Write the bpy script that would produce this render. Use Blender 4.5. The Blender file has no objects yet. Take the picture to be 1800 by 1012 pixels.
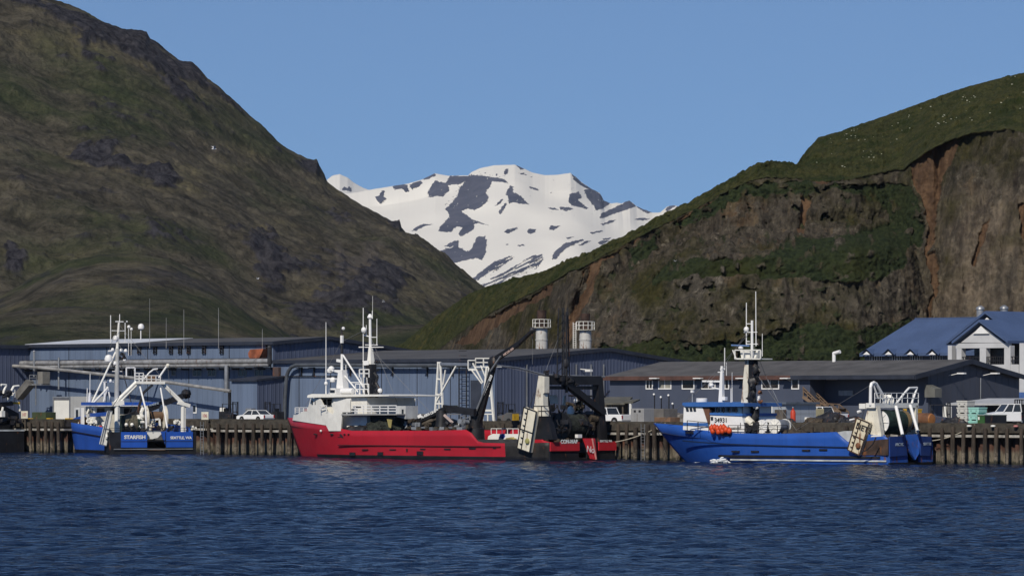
import bpy, math, random
import numpy as np
from mathutils import Vector, Matrix
random.seed(7); RNG = np.random.default_rng(11)
SC = bpy.context.scene; COL = SC.collection
# ------------------------------------------------------------------ camera, sky, sun, exposure
F = 7800.0; HC = 6.1; HY = 703.0           # focal length in photo pixels, eye height, horizon row
cam = bpy.data.objects.new("camera", bpy.data.cameras.new("camera")); COL.objects.link(cam)
cam.location = (0, 0, HC); cam.rotation_euler = (math.pi/2, 0, 0)
cam.data.sensor_width = 36; cam.data.lens = 36*F/1800; cam.data.shift_y = (HY-506)/1800
cam.data.clip_start = 1; cam.data.clip_end = 60000
SC.camera = cam
SUN_EL, SUN_AZ = math.radians(40), math.radians(200)      # azimuth clockwise from +Y
w = bpy.data.worlds.new("World"); SC.world = w; w.use_nodes = True
nt = w.node_tree; nt.nodes.clear()
sky = nt.nodes.new('ShaderNodeTexSky'); sky.sky_type = 'NISHITA'; sky.sun_disc = False
sky.sun_elevation = SUN_EL; sky.sun_rotation = SUN_AZ; sky.air_density = 1.0; sky.dust_density = 0.0; sky.ozone_density = 3.0
tc = nt.nodes.new('ShaderNodeTexCoord'); mp = nt.nodes.new('ShaderNodeMapping')
mp.inputs['Location'].default_value = (0, 0, 0.105)
tint = nt.nodes.new('ShaderNodeMix'); tint.data_type = 'RGBA'; tint.blend_type = 'MULTIPLY'; tint.inputs[0].default_value = 1.0
tint.inputs[7].default_value = (0.63, 0.80, 1.03, 1)
bg = nt.nodes.new('ShaderNodeBackground'); bg.inputs['Strength'].default_value = 0.077
wo = nt.nodes.new('ShaderNodeOutputWorld')
nt.links.new(tc.outputs['Generated'], mp.inputs['Vector']); nt.links.new(mp.outputs[0], sky.inputs[0])
nt.links.new(sky.outputs[0], tint.inputs[6]); nt.links.new(tint.outputs[2], bg.inputs['Color']); nt.links.new(bg.outputs[0], wo.inputs['Surface'])
sl = bpy.data.lights.new("sun", 'SUN'); sl.energy = 3.9; sl.angle = math.radians(0.5); sl.color = (1.0, 0.93, 0.82)
so = bpy.data.objects.new("sun", sl); COL.objects.link(so)
SUN_DIR = Vector((math.sin(SUN_AZ)*math.cos(SUN_EL), math.cos(SUN_AZ)*math.cos(SUN_EL), math.sin(SUN_EL)))
so.rotation_euler = SUN_DIR.to_track_quat('Z', 'Y').to_euler()
SC.view_settings.view_transform = 'Standard'; SC.view_settings.look = 'None'; SC.view_settings.exposure = 0.0; SC.view_settings.gamma = 1.0
SC.render.engine = 'CYCLES'
SC.cycles.sample_clamp_direct = 4; SC.cycles.sample_clamp_indirect = 4; SC.cycles.max_bounces = 5; SC.cycles.diffuse_bounces = 2; SC.cycles.glossy_bounces = 3; SC.cycles.transmission_bounces = 2; SC.cycles.volume_bounces = 0
SC.cycles.caustics_reflective = False; SC.cycles.caustics_refractive = False

# ------------------------------------------------------------------ noise
def _hash(i, j, k, s):
    h = (i*374761393 + j*668265263 + k*2147483647 + s*1274126177) & 0xFFFFFFFF
    h = ((h ^ (h >> 13))*1274126177) & 0xFFFFFFFF
    return h ^ (h >> 16)
_G = np.array([[1,1,0],[-1,1,0],[1,-1,0],[-1,-1,0],[1,0,1],[-1,0,1],[1,0,-1],[-1,0,-1],[0,1,1],[0,-1,1],[0,1,-1],[0,-1,-1]], dtype=np.float32)
def perlin(x, y, z, seed=0):
    x = np.asarray(x, dtype=np.float64); y = np.asarray(y, dtype=np.float64)+0*x; z = np.asarray(z, dtype=np.float64)+0*x
    xi = np.floor(x).astype(np.int64); yi = np.floor(y).astype(np.int64); zi = np.floor(z).astype(np.int64)
    fx = x-xi; fy = y-yi; fz = z-zi
    f = lambda t: t*t*t*(t*(t*6-15)+10)
    u, v, w_ = f(fx), f(fy), f(fz)
    out = 0
    for a in (0, 1):
        for b in (0, 1):
            for c in (0, 1):
                g = _G[_hash(xi+a, yi+b, zi+c, seed) % 12]
                d = g[..., 0]*(fx-a) + g[..., 1]*(fy-b) + g[..., 2]*(fz-c)
                out = out + d*(u if a else 1-u)*(v if b else 1-v)*(w_ if c else 1-w_)
    return out
def fbm(x, y, z, octs=5, seed=0, gain=.5, lac=2.03):
    o = 0; a = 1; t = 0
    for i in range(octs):
        o = o + a*perlin(x, y, z, seed+i*17); t += a
        x = x*lac; y = y*lac; z = z*lac; a *= gain
    return o/t*1.6
def ridged(x, y, z, octs=4, seed=0):
    o = 0; a = 1; t = 0
    for i in range(octs):
        o = o + a*(1-2.2*np.abs(perlin(x, y, z, seed+i*13))); t += a
        x = x*2.1; y = y*2.1; z = z*2.1; a *= .5
    return o/t
def sstep(a, b, x):
    t = np.clip((x-a)/(b-a), 0, 1); return t*t*(3-2*t)
def inpoly(px, py, poly):
    ins = np.zeros(px.shape, bool); n = len(poly); j = n-1
    for i in range(n):
        xi, yi = poly[i]; xj, yj = poly[j]
        c = ((yi > py) != (yj > py)) & (px < (xj-xi)*(py-yi)/((yj-yi)+1e-9)+xi)
        ins ^= c; j = i
    return ins
# ------------------------------------------------------------------ frames
class Frame:
    """a local frame: origin, x axis in plan, y axis to its left. p()/q() send a sight line to a plane of the frame."""
    def __init__(s, O, xdir):
        s.O = Vector((O[0], O[1], O[2] if len(O) > 2 else 0)); x = Vector((xdir[0], xdir[1], 0)).normalized()
        s.x = x; s.y = Vector((-x.y, x.x, 0)); s.rz = math.atan2(x.y, x.x)
    def w(s, x, y, z=0): return s.O + s.x*x + s.y*y + Vector((0, 0, z))
    def l(s, P):
        d = P-s.O; return Vector((d.dot(s.x), d.dot(s.y), d.z))
    def _ray(s, px, py, n, off):
        C = Vector((0, 0, HC)); d = Vector(((px-900)/F, 1, (HY-py)/F)); t = (off+(s.O-C).dot(n))/d.dot(n)
        return s.l(C+d*t)
    def p(s, px, py, y): return s._ray(px, py, s.y, y)
    def q(s, px, py, x): return s._ray(px, py, s.x, x)
def at(px, D, z=None, py=None):
    return Vector(((px-900)/F*D, D, z if z is not None else HC+(HY-py)*D/F))
QZ = 3.5                                     # quay level above the water
def onquay(px, py): return at(px, (HC-QZ)*F/(py-HY), z=QZ)
UX = Vector((.722, -.692, 0)).normalized(); VX = Vector((-UX.y, UX.x, 0))
K = Frame(VX*332 + UX*(-326), UX)            # quay frame: x along the wharf edge, y inland, y = 0 at the edge
# ------------------------------------------------------------------ mesh builder
class MB:
    def __init__(s): s.v = []; s.f = []; s.m = []; s.s = []
    def add(s, vs, fs, mi=0, smooth=False):
        o = len(s.v); s.v += [tuple(v) for v in vs]
        for f in fs: s.f.append([i+o for i in f]); s.m.append(mi); s.s.append(smooth)
        return s
    def box(s, c, d, rz=0, mi=0, R=None):
        c = Vector(c); R = R or Matrix.Rotation(rz, 3, 'Z')
        vs = [c+R@Vector((d[0]*i/2, d[1]*j/2, d[2]*k/2)) for k in (-1, 1) for j in (-1, 1) for i in (-1, 1)]
        return s.add(vs, [(0,2,3,1),(4,5,7,6),(0,1,5,4),(2,6,7,3),(0,4,6,2),(1,3,7,5)], mi)
    def box2(s, a, b, mi=0):
        return s.box([(a[i]+b[i])/2 for i in range(3)], [abs(a[i]-b[i]) for i in range(3)], 0, mi)
    def bar(s, p, q, w, h=None, mi=0, w2=None, h2=None, up=(0,0,1)):
        p = Vector(p); q = Vector(q); h = h or w; d = (q-p).normalized(); up = Vector(up)
        if abs(d.dot(up)) > .98: up = Vector((1, 0, 0))
        a = d.cross(up).normalized(); b = a.cross(d)
        w2 = w2 or w; h2 = h2 or h; vs = []
        for P, W, H in ((p, w, h), (q, w2, h2)):
            vs += [P-a*W/2-b*H/2, P+a*W/2-b*H/2, P+a*W/2+b*H/2, P-a*W/2+b*H/2]
        return s.add(vs, [(0,3,2,1),(4,5,6,7),(0,1,5,4),(1,2,6,5),(2,3,7,6),(3,0,4,7)], mi)
    def tube(s, p, q, r, r2=None, n=8, mi=0, smooth=True):
        p = Vector(p); q = Vector(q); r2 = r if r2 is None else r2; d = (q-p).normalized()
        up = Vector((0, 0, 1)) if abs(d.z) < .95 else Vector((1, 0, 0))
        a = d.cross(up).normalized(); b = a.cross(d); vs = []
        for P, R in ((p, r), (q, r2)):
            vs += [P+(a*math.cos(2*math.pi*i/n)+b*math.sin(2*math.pi*i/n))*R for i in range(n)]
        s.add(vs, [(i, (i+1) % n, n+(i+1) % n, n+i) for i in range(n)], mi, smooth)
        o = len(s.v)-2*n; s.f += [[o+i for i in range(n)][::-1], [o+n+i for i in range(n)]]; s.m += [mi, mi]; s.s += [False, False]
        return s
    def path(s, pts, r, n=8, mi=0):
        for a, b in zip(pts[:-1], pts[1:]): s.tube(a, b, r, n=n, mi=mi)
        return s
    def prism(s, pts, vec, mi=0):
        vec = Vector(vec); n = len(pts); pts = [Vector(p) for p in pts]
        vs = pts+[p+vec for p in pts]
        return s.add(vs, [list(range(n))[::-1], list(range(n, 2*n))]+[(i, (i+1) % n, n+(i+1) % n, n+i) for i in range(n)], mi)
    def ball(s, c, r, sc=(1,1,1), n=12, mi=0, lump=0, seed=0):
        c = Vector(c); rows = max(4, n//2); vs = []; fs = []
        rr = random.Random(seed)
        for i in range(rows+1):
            th = math.pi*i/rows
            for j in range(n):
                ph = 2*math.pi*j/n; k = r*(1+lump*rr.uniform(-1, 1))
                vs.append(c+Vector((k*sc[0]*math.sin(th)*math.cos(ph), k*sc[1]*math.sin(th)*math.sin(ph), k*sc[2]*math.cos(th))))
        for i in range(rows):
            for j in range(n):
                fs.append((i*n+j, (i+1)*n+j, (i+1)*n+(j+1) % n, i*n+(j+1) % n))
        return s.add(vs, fs, mi, True)
    def lathe(s, c, prof, axis='Z', n=20, mi=0):
        c = Vector(c); vs = []; m = len(prof)
        for r, h in prof:
            for j in range(n):
                a = 2*math.pi*j/n; x, y = r*math.cos(a), r*math.sin(a)
                vs.append(c+Vector({'Z': (x, y, h), 'X': (h, x, y), 'Y': (x, h, y)}[axis]))
        fs = [(i*n+j, i*n+(j+1) % n, (i+1)*n+(j+1) % n, (i+1)*n+j) for i in range(m-1) for j in range(n)]
        s.add(vs, fs, mi, True)
        o = len(s.v)-m*n; s.f += [[o+i for i in range(n)], [o+(m-1)*n+i for i in range(n)]]; s.m += [mi, mi]; s.s += [False, False]
        return s
    def junk(s, q, r, sc=(1,1,1), n=7, seed=0, mi=0, **k):
        """a cluster of machinery: housings, drums and struts meeting at one place"""
        rr = random.Random(seed); q = Vector(q)
        for i in range(n):
            d = Vector((rr.uniform(-1, 1)*sc[0], rr.uniform(-1, 1)*sc[1], rr.uniform(-.9, 1)*sc[2]))*r*.55; e = q+d
            kind = rr.random()
            if kind < .4: s.box(e, (r*rr.uniform(.4, 1.0), r*rr.uniform(.3, .9), r*rr.uniform(.3, .9)), rr.uniform(-.5, .5), mi)
            elif kind < .72:
                ax = Vector((rr.uniform(-.4, .4), rr.choice((-1, 1)), rr.uniform(-.3, .3))).normalized()*r*rr.uniform(.3, .6); s.tube(e-ax, e+ax, r*rr.uniform(.22, .45), n=10, mi=mi)
            else: s.bar(q+Vector((0, 0, -r*.7)), e+Vector((rr.uniform(-.5, .5), rr.uniform(-.5, .5), rr.uniform(.2, .7)))*r, r*.13, mi=mi)
        return s
    def rail(s, pts, h=1.0, rows=3, r=.035, step=1.2, mi=0):
        for a, b in zip(pts[:-1], pts[1:]):
            a = Vector(a); b = Vector(b); n = max(1, int(round((b-a).length/step)))
            for i in range(rows):
                o = Vector((0, 0, h*(i+1)/rows)); s.bar(a+o, b+o, 2*r, mi=mi)
            for i in range(n+1):
                P = a.lerp(b, i/n); s.bar(P, P+Vector((0, 0, h)), 2*r, mi=mi)
        return s
    def build(s, name, mats, parent=None, label=None, bevel=0):
        me = bpy.data.meshes.new(name); me.from_pydata(s.v, [], s.f)
        for m in (mats if isinstance(mats, (list, tuple)) else [mats]): me.materials.append(m)
        me.polygons.foreach_set('material_index', s.m); me.polygons.foreach_set('use_smooth', s.s)
        me.validate(); me.update()
        if any(s.s): me.set_sharp_from_angle(angle=.65)
        import bmesh
        bm = bmesh.new(); bm.from_mesh(me); bmesh.ops.recalc_face_normals(bm, faces=bm.faces); bm.to_mesh(me); bm.free()
        o = bpy.data.objects.new(name, me); COL.objects.link(o)
        if parent is not None: o.parent = parent
        if label: o['label'] = label
        if bevel:
            b = o.modifiers.new('bevel', 'BEVEL'); b.width = bevel; b.segments = 2; b.limit_method = 'ANGLE'
        return o
def tag(o, label=None, cat=None, group=None, kind=None):
    if label: o['label'] = label
    if cat: o['category'] = cat
    if group: o['group'] = group
    if kind: o['kind'] = kind
    return o
def thing(name, label, cat, loc=(0,0,0), rz=0, group=None):
    o = bpy.data.objects.new(name, None); o.empty_display_size = .3; COL.objects.link(o)
    o.location = loc; o.rotation_euler = (0, 0, rz)
    return tag(o, label, cat, group)
def fthing(fr, name, label, cat, x=0, y=0, z=0, group=None, turn=0):
    """a thing standing in a frame, and the frame of its own"""
    P = fr.w(x, y, z); t = thing(name, label, cat, P, fr.rz+turn, group)
    d = fr.x.copy(); d.rotate(Matrix.Rotation(turn, 3, 'Z')); return t, Frame(P, d)
def dup(root, loc=None, rz=None, label=None):
    r = root.copy(); COL.objects.link(r)
    if loc is not None: r.location = loc
    if rz is not None: r.rotation_euler = (0, 0, rz)
    if label: r['label'] = label
    for ch in root.children:
        c = ch.copy(); COL.objects.link(c); c.parent = r
        for g in ch.children:
            d = g.copy(); COL.objects.link(d); d.parent = c
    return r
def lettering(txt, size, M4, mat, parent, name='lettering', bold=0.0, sx=1.0):
    cu = bpy.data.curves.new(name, 'FONT'); cu.body = txt; cu.size = size; cu.extrude = .01; cu.offset = bold; cu.align_x = 'CENTER'; cu.align_y = 'CENTER'
    t = bpy.data.objects.new('t', cu); COL.objects.link(t)
    me = bpy.data.meshes.new_from_object(t.evaluated_get(bpy.context.evaluated_depsgraph_get())); bpy.data.objects.remove(t)
    me.transform(Matrix.Diagonal((sx, 1, 1, 1))); me.materials.clear(); me.materials.append(mat); me.name = name
    o = bpy.data.objects.new(name, me); COL.objects.link(o); o.parent = parent; o.matrix_local = M4
    return o
def facing(c, right, up):
    """matrix that lays text at c with the given reading direction and up direction"""
    r = Vector(right).normalized(); u = Vector(up).normalized(); n = r.cross(u).normalized(); u = n.cross(r)
    m = Matrix((r, u, n)).transposed().to_4x4(); m.translation = Vector(c); return m
# ------------------------------------------------------------------ materials
def nodes(name):
    m = bpy.data.materials.new(name); m.use_nodes = True; t = m.node_tree; t.nodes.clear()
    o = t.nodes.new('ShaderNodeOutputMaterial'); b = t.nodes.new('ShaderNodeBsdfPrincipled'); t.links.new(b.outputs[0], o.inputs[0])
    return m, t, b
def N(t, typ, **kw):
    n = t.nodes.new(typ)
    for k, v in kw.items():
        if k in n.inputs: n.inputs[k].default_value = v
        else: setattr(n, k, v)
    return n
def mixc(t, fac, a, b, mode='MIX'):
    n = t.nodes.new('ShaderNodeMix'); n.data_type = 'RGBA'; n.blend_type = mode
    for s_, v in ((0, fac), (6, a), (7, b)):
        if hasattr(v, 'is_output') or isinstance(v, bpy.types.NodeSocket): t.links.new(v, n.inputs[s_])
        else: n.inputs[s_].default_value = v if s_ == 0 else (tuple(v)+(1,))[:4]
    return n.outputs[2]
def ramp(t, src, lo, hi):
    n = t.nodes.new('ShaderNodeMapRange'); n.interpolation_type = 'SMOOTHSTEP'; t.links.new(src, n.inputs[0])
    n.inputs[1].default_value = lo; n.inputs[2].default_value = hi; return n.outputs[0]
def mul(t, a, k):
    n = t.nodes.new('ShaderNodeMath'); n.operation = 'MULTIPLY'
    for i, v in enumerate((a, k)):
        if isinstance(v, bpy.types.NodeSocket): t.links.new(v, n.inputs[i])
        else: n.inputs[i].default_value = v
    return n.outputs[0]
def noise(t, scale, detail=4, vec=None, stretch=None, rough=.55, coord='Object'):
    c = t.nodes.new('ShaderNodeTexCoord').outputs[coord] if vec is None else vec
    if stretch:
        mp_ = t.nodes.new('ShaderNodeMapping'); mp_.inputs['Scale'].default_value = stretch; t.links.new(c, mp_.inputs[0]); c = mp_.outputs[0]
    n = N(t, 'ShaderNodeTexNoise', Scale=scale, Detail=detail, Roughness=rough); t.links.new(c, n.inputs['Vector']); return n.outputs[0]
_MC = {}
def M(name, col, rough=.55, metal=0.0, var=.18, scale=.8, streak=0.0, rust=0.0, grime=0.0, bump=0.0, spec=.4):
    if name in _MC: return _MC[name]
    m, t, b = nodes(name); c = tuple(col)
    dk = tuple(x*(1-var) for x in c); lt = tuple(min(1, x*(1+var*.8)) for x in c)
    base = mixc(t, ramp(t, noise(t, scale, 5), .32, .68), dk, lt)
    if streak: base = mixc(t, mul(t, ramp(t, noise(t, 1.0, 5, stretch=(2.6, 2.6, .22)), .48, .75), streak), base, tuple(x*.45 for x in c))
    if grime: base = mixc(t, mul(t, ramp(t, noise(t, .9, 7, rough=.7), .5, .72), grime), base, (.07, .06, .05))
    if rust:
        r1 = ramp(t, noise(t, 1.3, 7, stretch=(1.5, 1.5, .45), rough=.68), .63-.22*rust, .72-.16*rust)
        base = mixc(t, mul(t, r1, .9), base, mixc(t, noise(t, 4, 3), (.05, .022, .012), (.26, .1, .035)))
    t.links.new(base, b.inputs['Base Color']); b.inputs['Metallic'].default_value = metal; b.inputs['Specular IOR Level'].default_value = spec
    rr = mixc(t, noise(t, 2.5, 4), (rough*.8,)*3, (min(1, rough*1.25),)*3); t.links.new(rr, b.inputs['Roughness'])
    if bump:
        bp = N(t, 'ShaderNodeBump', Strength=1.0, Distance=bump); t.links.new(noise(t, 6, 5), bp.inputs['Height']); t.links.new(bp.outputs[0], b.inputs['Normal'])
    _MC[name] = m; return m
def glass(name='window_glass', col=(.012, .014, .017)):
    if name in _MC: return _MC[name]
    m, t, b = nodes(name); t.links.new(mixc(t, noise(t, .7, 2), col, tuple(x*2.2 for x in col)), b.inputs['Base Color'])
    b.inputs['Roughness'].default_value = .08; b.inputs['Specular IOR Level'].default_value = .5; _MC[name] = m; return m
WHITE = M('white_paint', (.8, .78, .71), .45, var=.08, streak=.14, grime=.1)
WHITEC = M('clean_white_paint', (.8, .79, .76), .4, var=.05, grime=.05)
WHITER = M('rust_streaked_white_paint', (.7, .66, .55), .5, var=.1, streak=.25, rust=.42, grime=.2)
CREAM = M('weathered_cream_paint', (.68, .6, .43), .55, var=.12, rust=.5, grime=.15)
BLACK = M('black_paint', (.012, .012, .014), .5, var=.4, rust=.12)
DARK = M('dark_steel', (.02, .02, .023), .5, var=.5, rust=.2)
GREYST = M('galvanised_steel', (.3, .31, .32), .45, .5, var=.25, streak=.3)
RUST = M('rusted_steel', (.16, .065, .03), .8, var=.5, scale=2)
NETG = M('dark_net', (.022, .026, .02), .95, var=.6, scale=3, bump=.15)
NETB = M('brown_net', (.06, .045, .03), .95, var=.6, scale=3, bump=.15)
RED = M('red_hull_paint', (.38, .013, .024), .4, var=.1, scale=.3, streak=.16, grime=.08)
BLUE = M('blue_hull_paint', (.02, .085, .36), .4, var=.1, scale=.3, streak=.26, grime=.08)
BLUER = M('rust_streaked_blue_paint', (.022, .09, .36), .45, var=.15, streak=.55, rust=.45, grime=.3)
BLUED = M('deep_blue_paint', (.018, .05, .2), .4, var=.12, scale=.4, streak=.3)
ORANGE = M('orange_buoy_skin', (.55, .06, .012), .5, var=.3)
YEL = M('yellow_paint', (.6, .36, .02), .5, var=.2, rust=.25)
GLASS = glass()
TIMBER = M('weathered_timber', (.1, .082, .062), .9, var=.4, scale=2, streak=.5, bump=.05)
# ------------------------------------------------------------------ terrain
def grid_mesh(name, P, mat, attrs=None, smooth=True, parent=None):
    R, C_ = P.shape[:2]; n = R*C_
    me = bpy.data.meshes.new(name); me.vertices.add(n); me.vertices.foreach_set('co', P.reshape(-1).astype(np.float32))
    idx = np.arange(n).reshape(R, C_); q = np.stack([idx[:-1, :-1], idx[:-1, 1:], idx[1:, 1:], idx[1:, :-1]], -1).reshape(-1, 4)
    me.loops.add(q.size); me.loops.foreach_set('vertex_index', q.reshape(-1).astype(np.int32))
    me.polygons.add(len(q)); me.polygons.foreach_set('loop_start', np.arange(0, q.size, 4, dtype=np.int32)); me.polygons.foreach_set('loop_total', np.full(len(q), 4, np.int32))
    if smooth: me.polygons.foreach_set('use_smooth', np.ones(len(q), bool))
    for k, v in (attrs or {}).items():
        a = me.attributes.new(k, 'FLOAT', 'POINT'); a.data.foreach_set('value', v.reshape(-1).astype(np.float32))
    me.materials.append(mat); me.update(calc_edges=True)
    o = bpy.data.objects.new(name, me); COL.objects.link(o)
    if parent is not None: o.parent = parent
    return o
def attr(t, name):
    n = t.nodes.new('ShaderNodeAttribute'); n.attribute_name = name; return n.outputs['Fac']
def curve(tab, x):
    a = np.array(tab, float); return np.interp(x, a[:, 0], a[:, 1])
def gauss(px, py, cx, cy, rx, ry, ang=0):
    c, s_ = math.cos(ang), math.sin(ang); dx, dy = px-cx, py-cy
    return np.exp(-(((dx*c+dy*s_)/rx)**2+((-dx*s_+dy*c)/ry)**2))
def world(px, py, D):
    return np.stack([(px-900)/F*D, D, HC+(HY-py)*D/F], -1)

# ---- the tall brown mountain on the left
LM_SIL = [(-700,-190),(-300,-110),(0,-38),(95,0),(125,9),(150,20),(180,38),(215,50),(250,54),(258,56),(264,68),(280,76),(292,88),(312,103),(322,108),(338,109),(352,122),(365,138),(382,150),(400,166),(420,184),(440,204),(468,226),(485,246),(500,258),(522,270),(540,278),(552,281),(557,279),(562,292),(570,306),(575,319),(600,337),(620,351),(660,373),(688,388),(698,388),(703,385),(705,398),(713,408),(735,433),(770,462),(800,485),(832,505),(900,560),(980,620)]
cols = np.arange(-640, 975, 2.0); T = np.concatenate([np.linspace(0, 1, 430), np.linspace(1.02, 1.5, 14)])
px, t = np.meshgrid(cols, T)
ys0 = curve(LM_SIL, px); yb = 690.0; gk = np.exp(-.5*(np.arange(-60, 61)/22)**2); gk /= gk.sum(); ysm = np.convolve(np.pad(ys0[0], 60, 'edge'), gk, 'valid')[None, :]+0*px
ys = ys0
ys = ys + 2.2*fbm(px/14, 0*px, 0*px+3, 4, 5) + 1.5*sstep(.3, .8, fbm(px/30, 0*px, 0*px+9, 2, 6))*ridged(px/6, 0*px, 0*px, 3, 8)
Db, Dr = 1450.0, 2250.0
tt = np.minimum(t, 1); py = yb+(ysm-yb)*(tt**.92)+(ys-ysm)*np.clip((tt-.86)/.14, 0, 1)**1.6
D = Db+(Dr-Db)*tt
P = world(px, py, D); back = np.maximum(t-1, 0)
P[..., 1] += back*900; P[..., 2] -= back*520
fade = np.clip((1-tt)*9, 0, 1)*np.clip(tt*12, 0, 1); fade2 = np.clip((1-tt)*30+.12, 0, 1)
X, Y, Z = P[..., 0], P[..., 1], P[..., 2]
big = fbm(X/170, Y/260, Z/120, 4, 21); gul = ridged((X+Z*.9)/95+.25*big, Y/300, Z/230, 4, 33); med = fbm(X/38, Y/60, Z/30, 4, 41); fine = fbm(X/9, Y/14, Z/7, 4, 47)
ledge = np.clip(ridged((X*.22+Z*1.0)/26+.7*big, X/260, Y/400, 3, 55), -1, 1)
spots = [(75,38,75,22,.1,1),(185,88,75,20,.25,1.1),(280,120,60,26,.6,1.2),(345,140,40,20,.75,1.1),(120,118,60,14,.2,.6),(310,175,30,16,.6,.6),(400,185,40,14,.7,.6),(165,285,42,24,.4,1),(220,310,40,14,.4,.7),(288,335,32,18,.5,1),(30,340,30,20,0,.3),(470,465,30,50,.0,1.25),(510,490,34,24,.3,.9),(25,470,22,22,0,.8),(548,297,18,14,.9,1.6),(700,396,12,14,.9,1.6),(445,130,60,20,.8,.3),(565,500,26,40,.3,.5),(640,525,50,26,.2,.6),(690,520,22,28,0,.9),(545,565,40,26,.2,.8),(600,560,40,22,.2,.6),(480,560,30,20,.2,.4),(420,430,26,8,.2,.7),(100,440,40,12,.1,.5),(590,410,22,14,.4,.6),(225,60,60,12,.2,.6)]
rk = 0*px
for cx, cy, rx, ry, a, k in spots: rk += k*gauss(px, py, cx, cy, rx*1.0, ry*1.0, a)
rockm = sstep(.34, .58, .9*rk + .6*med + .5*fine + .12*gul)
scree = sstep(.45, .9, 1.0*gauss(px, py, 655, 490, 34, 38, .3)+.8*gauss(px, py, 600, 480, 12, 60, -.15)+.8*gauss(px, py, 632, 500, 40, 20, .4) + .35*med + .3*fine)
scree = np.maximum(scree, .8*sstep(.58, .85, fbm(X/30+.2*Z/30, Y/90, Z/9, 4, 71)+.15*fine))
crag = rockm*ridged(X/13, Y/20, Z/26, 4, 61)
disp = fade*(22*big+15*gul+4.5*med) + fade2*(1.9*fine+1.1*fbm(X/3.6, Y/6, Z/3, 3, 49)+1.5*ledge*(.25+.75*rockm)+2.6*ridged((X+Z*.9)/30+.35*med, Y/200, Z/260, 3, 39)) + rockm*4.2*(crag-.25)*np.clip((1-tt)*40, .15, 1)
# the low knolls at its foot
P[..., 1] -= disp*.8; P[..., 2] += disp*.45*np.clip((1-tt)*25, 0, 1)
green = sstep(-.15, .45, fbm(X/120, Y/190, Z/80, 4, 83) + .55*gauss(px, py, 500, 270, 120, 70, .8) + .5*gauss(px, py, 60, 130, 90, 40) + .5*gauss(px, py, 330, 420, 120, 30)+.45*gauss(px, py, 450, 600, 400, 70) + .35*med - .25)
ochre = sstep(.05, .6, fbm((X+.6*Z)/70, Y/150, Z/16, 5, 95) + .2*fine)

m, tr, b = nodes('mountain_turf')
n1 = noise(tr, .02, 8, coord='Object', rough=.7); n2 = noise(tr, .16, 6, rough=.7); mpt = tr.nodes.new('ShaderNodeMapping'); mpt.vector_type = 'TEXTURE'; mpt.inputs['Rotation'].default_value = (0, .5, 0); mpt.inputs['Scale'].default_value = (1.7, 1.3, .95); tr.links.new(tr.nodes.new('ShaderNodeTexCoord').outputs['Object'], mpt.inputs[0])
n3 = noise(tr, .09, 9, vec=mpt.outputs[0], rough=.75)
c = mixc(tr, ramp(tr, n3, .33, .67), (.028, .026, .02), (.118, .104, .076))
c = mixc(tr, mul(tr, attr(tr, 'ochre'), ramp(tr, n2, .3, .65)), c, (.15, .13, .075))
c = mixc(tr, mul(tr, attr(tr, 'green'), ramp(tr, n1, .25, .6)), c, mixc(tr, ramp(tr, n3, .3, .7), (.02, .03, .015), (.066, .074, .034)))
n6 = noise(tr, .5, 6, rough=.75); c = mixc(tr, mul(tr, ramp(tr, n6, .5, .68), .5), c, (.018, .018, .014)); c = mixc(tr, mul(tr, ramp(tr, n6, .46, .3), .45), c, (.12, .104, .078))
c = mixc(tr, mul(tr, ramp(tr, n2, .55, .75), .8), c, (.022, .022, .021))
c = mixc(tr, attr(tr, 'scree'), c, mixc(tr, n2, (.06, .052, .042), (.125, .11, .092)))
c = mixc(tr, attr(tr, 'rock'), c, mixc(tr, ramp(tr, n2, .3, .7), (.011, .011, .016), (.066, .063, .07)))
tr.links.new(c, b.inputs['Base Color']); b.inputs['Roughness'].default_value = .95; b.inputs['Specular IOR Level'].default_value = .05
bp = N(tr, 'ShaderNodeBump', Strength=1.0, Distance=2.4); tr.links.new(noise(tr, .35, 7, rough=.7), bp.inputs['Height']); tr.links.new(bp.outputs[0], b.inputs['Normal'])
MTURF = m
tag(grid_mesh('mountain', P, MTURF, dict(rock=rockm, scree=scree, green=green, ochre=ochre)), 'tall brown mountain slope with dark crags and green gullies', None, None, 'structure')

# ---- green knolls at its foot
def knoll(name, label, sil, D0, D1, seed, amp=3.0):
    c0, c1 = sil[0][0], sil[-1][0]
    cols = np.arange(c0, c1, 2.2); T = np.concatenate([np.linspace(0, 1, 130), np.linspace(1.03, 1.5, 10)])
    px, t = np.meshgrid(cols, T); ys = curve(sil, px)+1.3*fbm(px/15, 0*px, 0*px, 3, seed); tt = np.minimum(t, 1)
    s_ = np.sin(tt*math.pi/2)
    py = 700+(ys-700)*s_; P = world(px, py, D0+(D1-D0)*tt); back = np.maximum(t-1, 0); P[..., 1] += back*300; P[..., 2] -= back*110
    X, Y, Z = P[..., 0], P[..., 1], P[..., 2]
    big = fbm(X/60, Y/90, Z/40, 4, seed+1); fine = fbm(X/8, Y/14, Z/6, 4, seed+3); f2 = np.clip((1-tt)*8, 0, 1)
    led = ridged((X*.15+Z)/17+.5*big, X/150, Y/200, 3, seed+5)
    d = f2*amp*big*2+.7*fine*np.clip((1-tt)*20+.1, 0, 1)+f2*1.2*led
    P[..., 1] -= d*.7; P[..., 2] += d*.5*f2
    g = sstep(-.4, .3, fbm(X/50, Y/70, Z/25, 4, seed+7)+.1); oc = sstep(-.05, .5, fbm((X+.5*Z)/40, Y/80, Z/9, 5, seed+9)); z0 = 0*X
    tag(grid_mesh(name, P, MTURF, dict(rock=sstep(.75, .9, led+fine*.4)*.5, scree=z0, green=g, ochre=oc)), label, None, None, 'structure')
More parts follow.
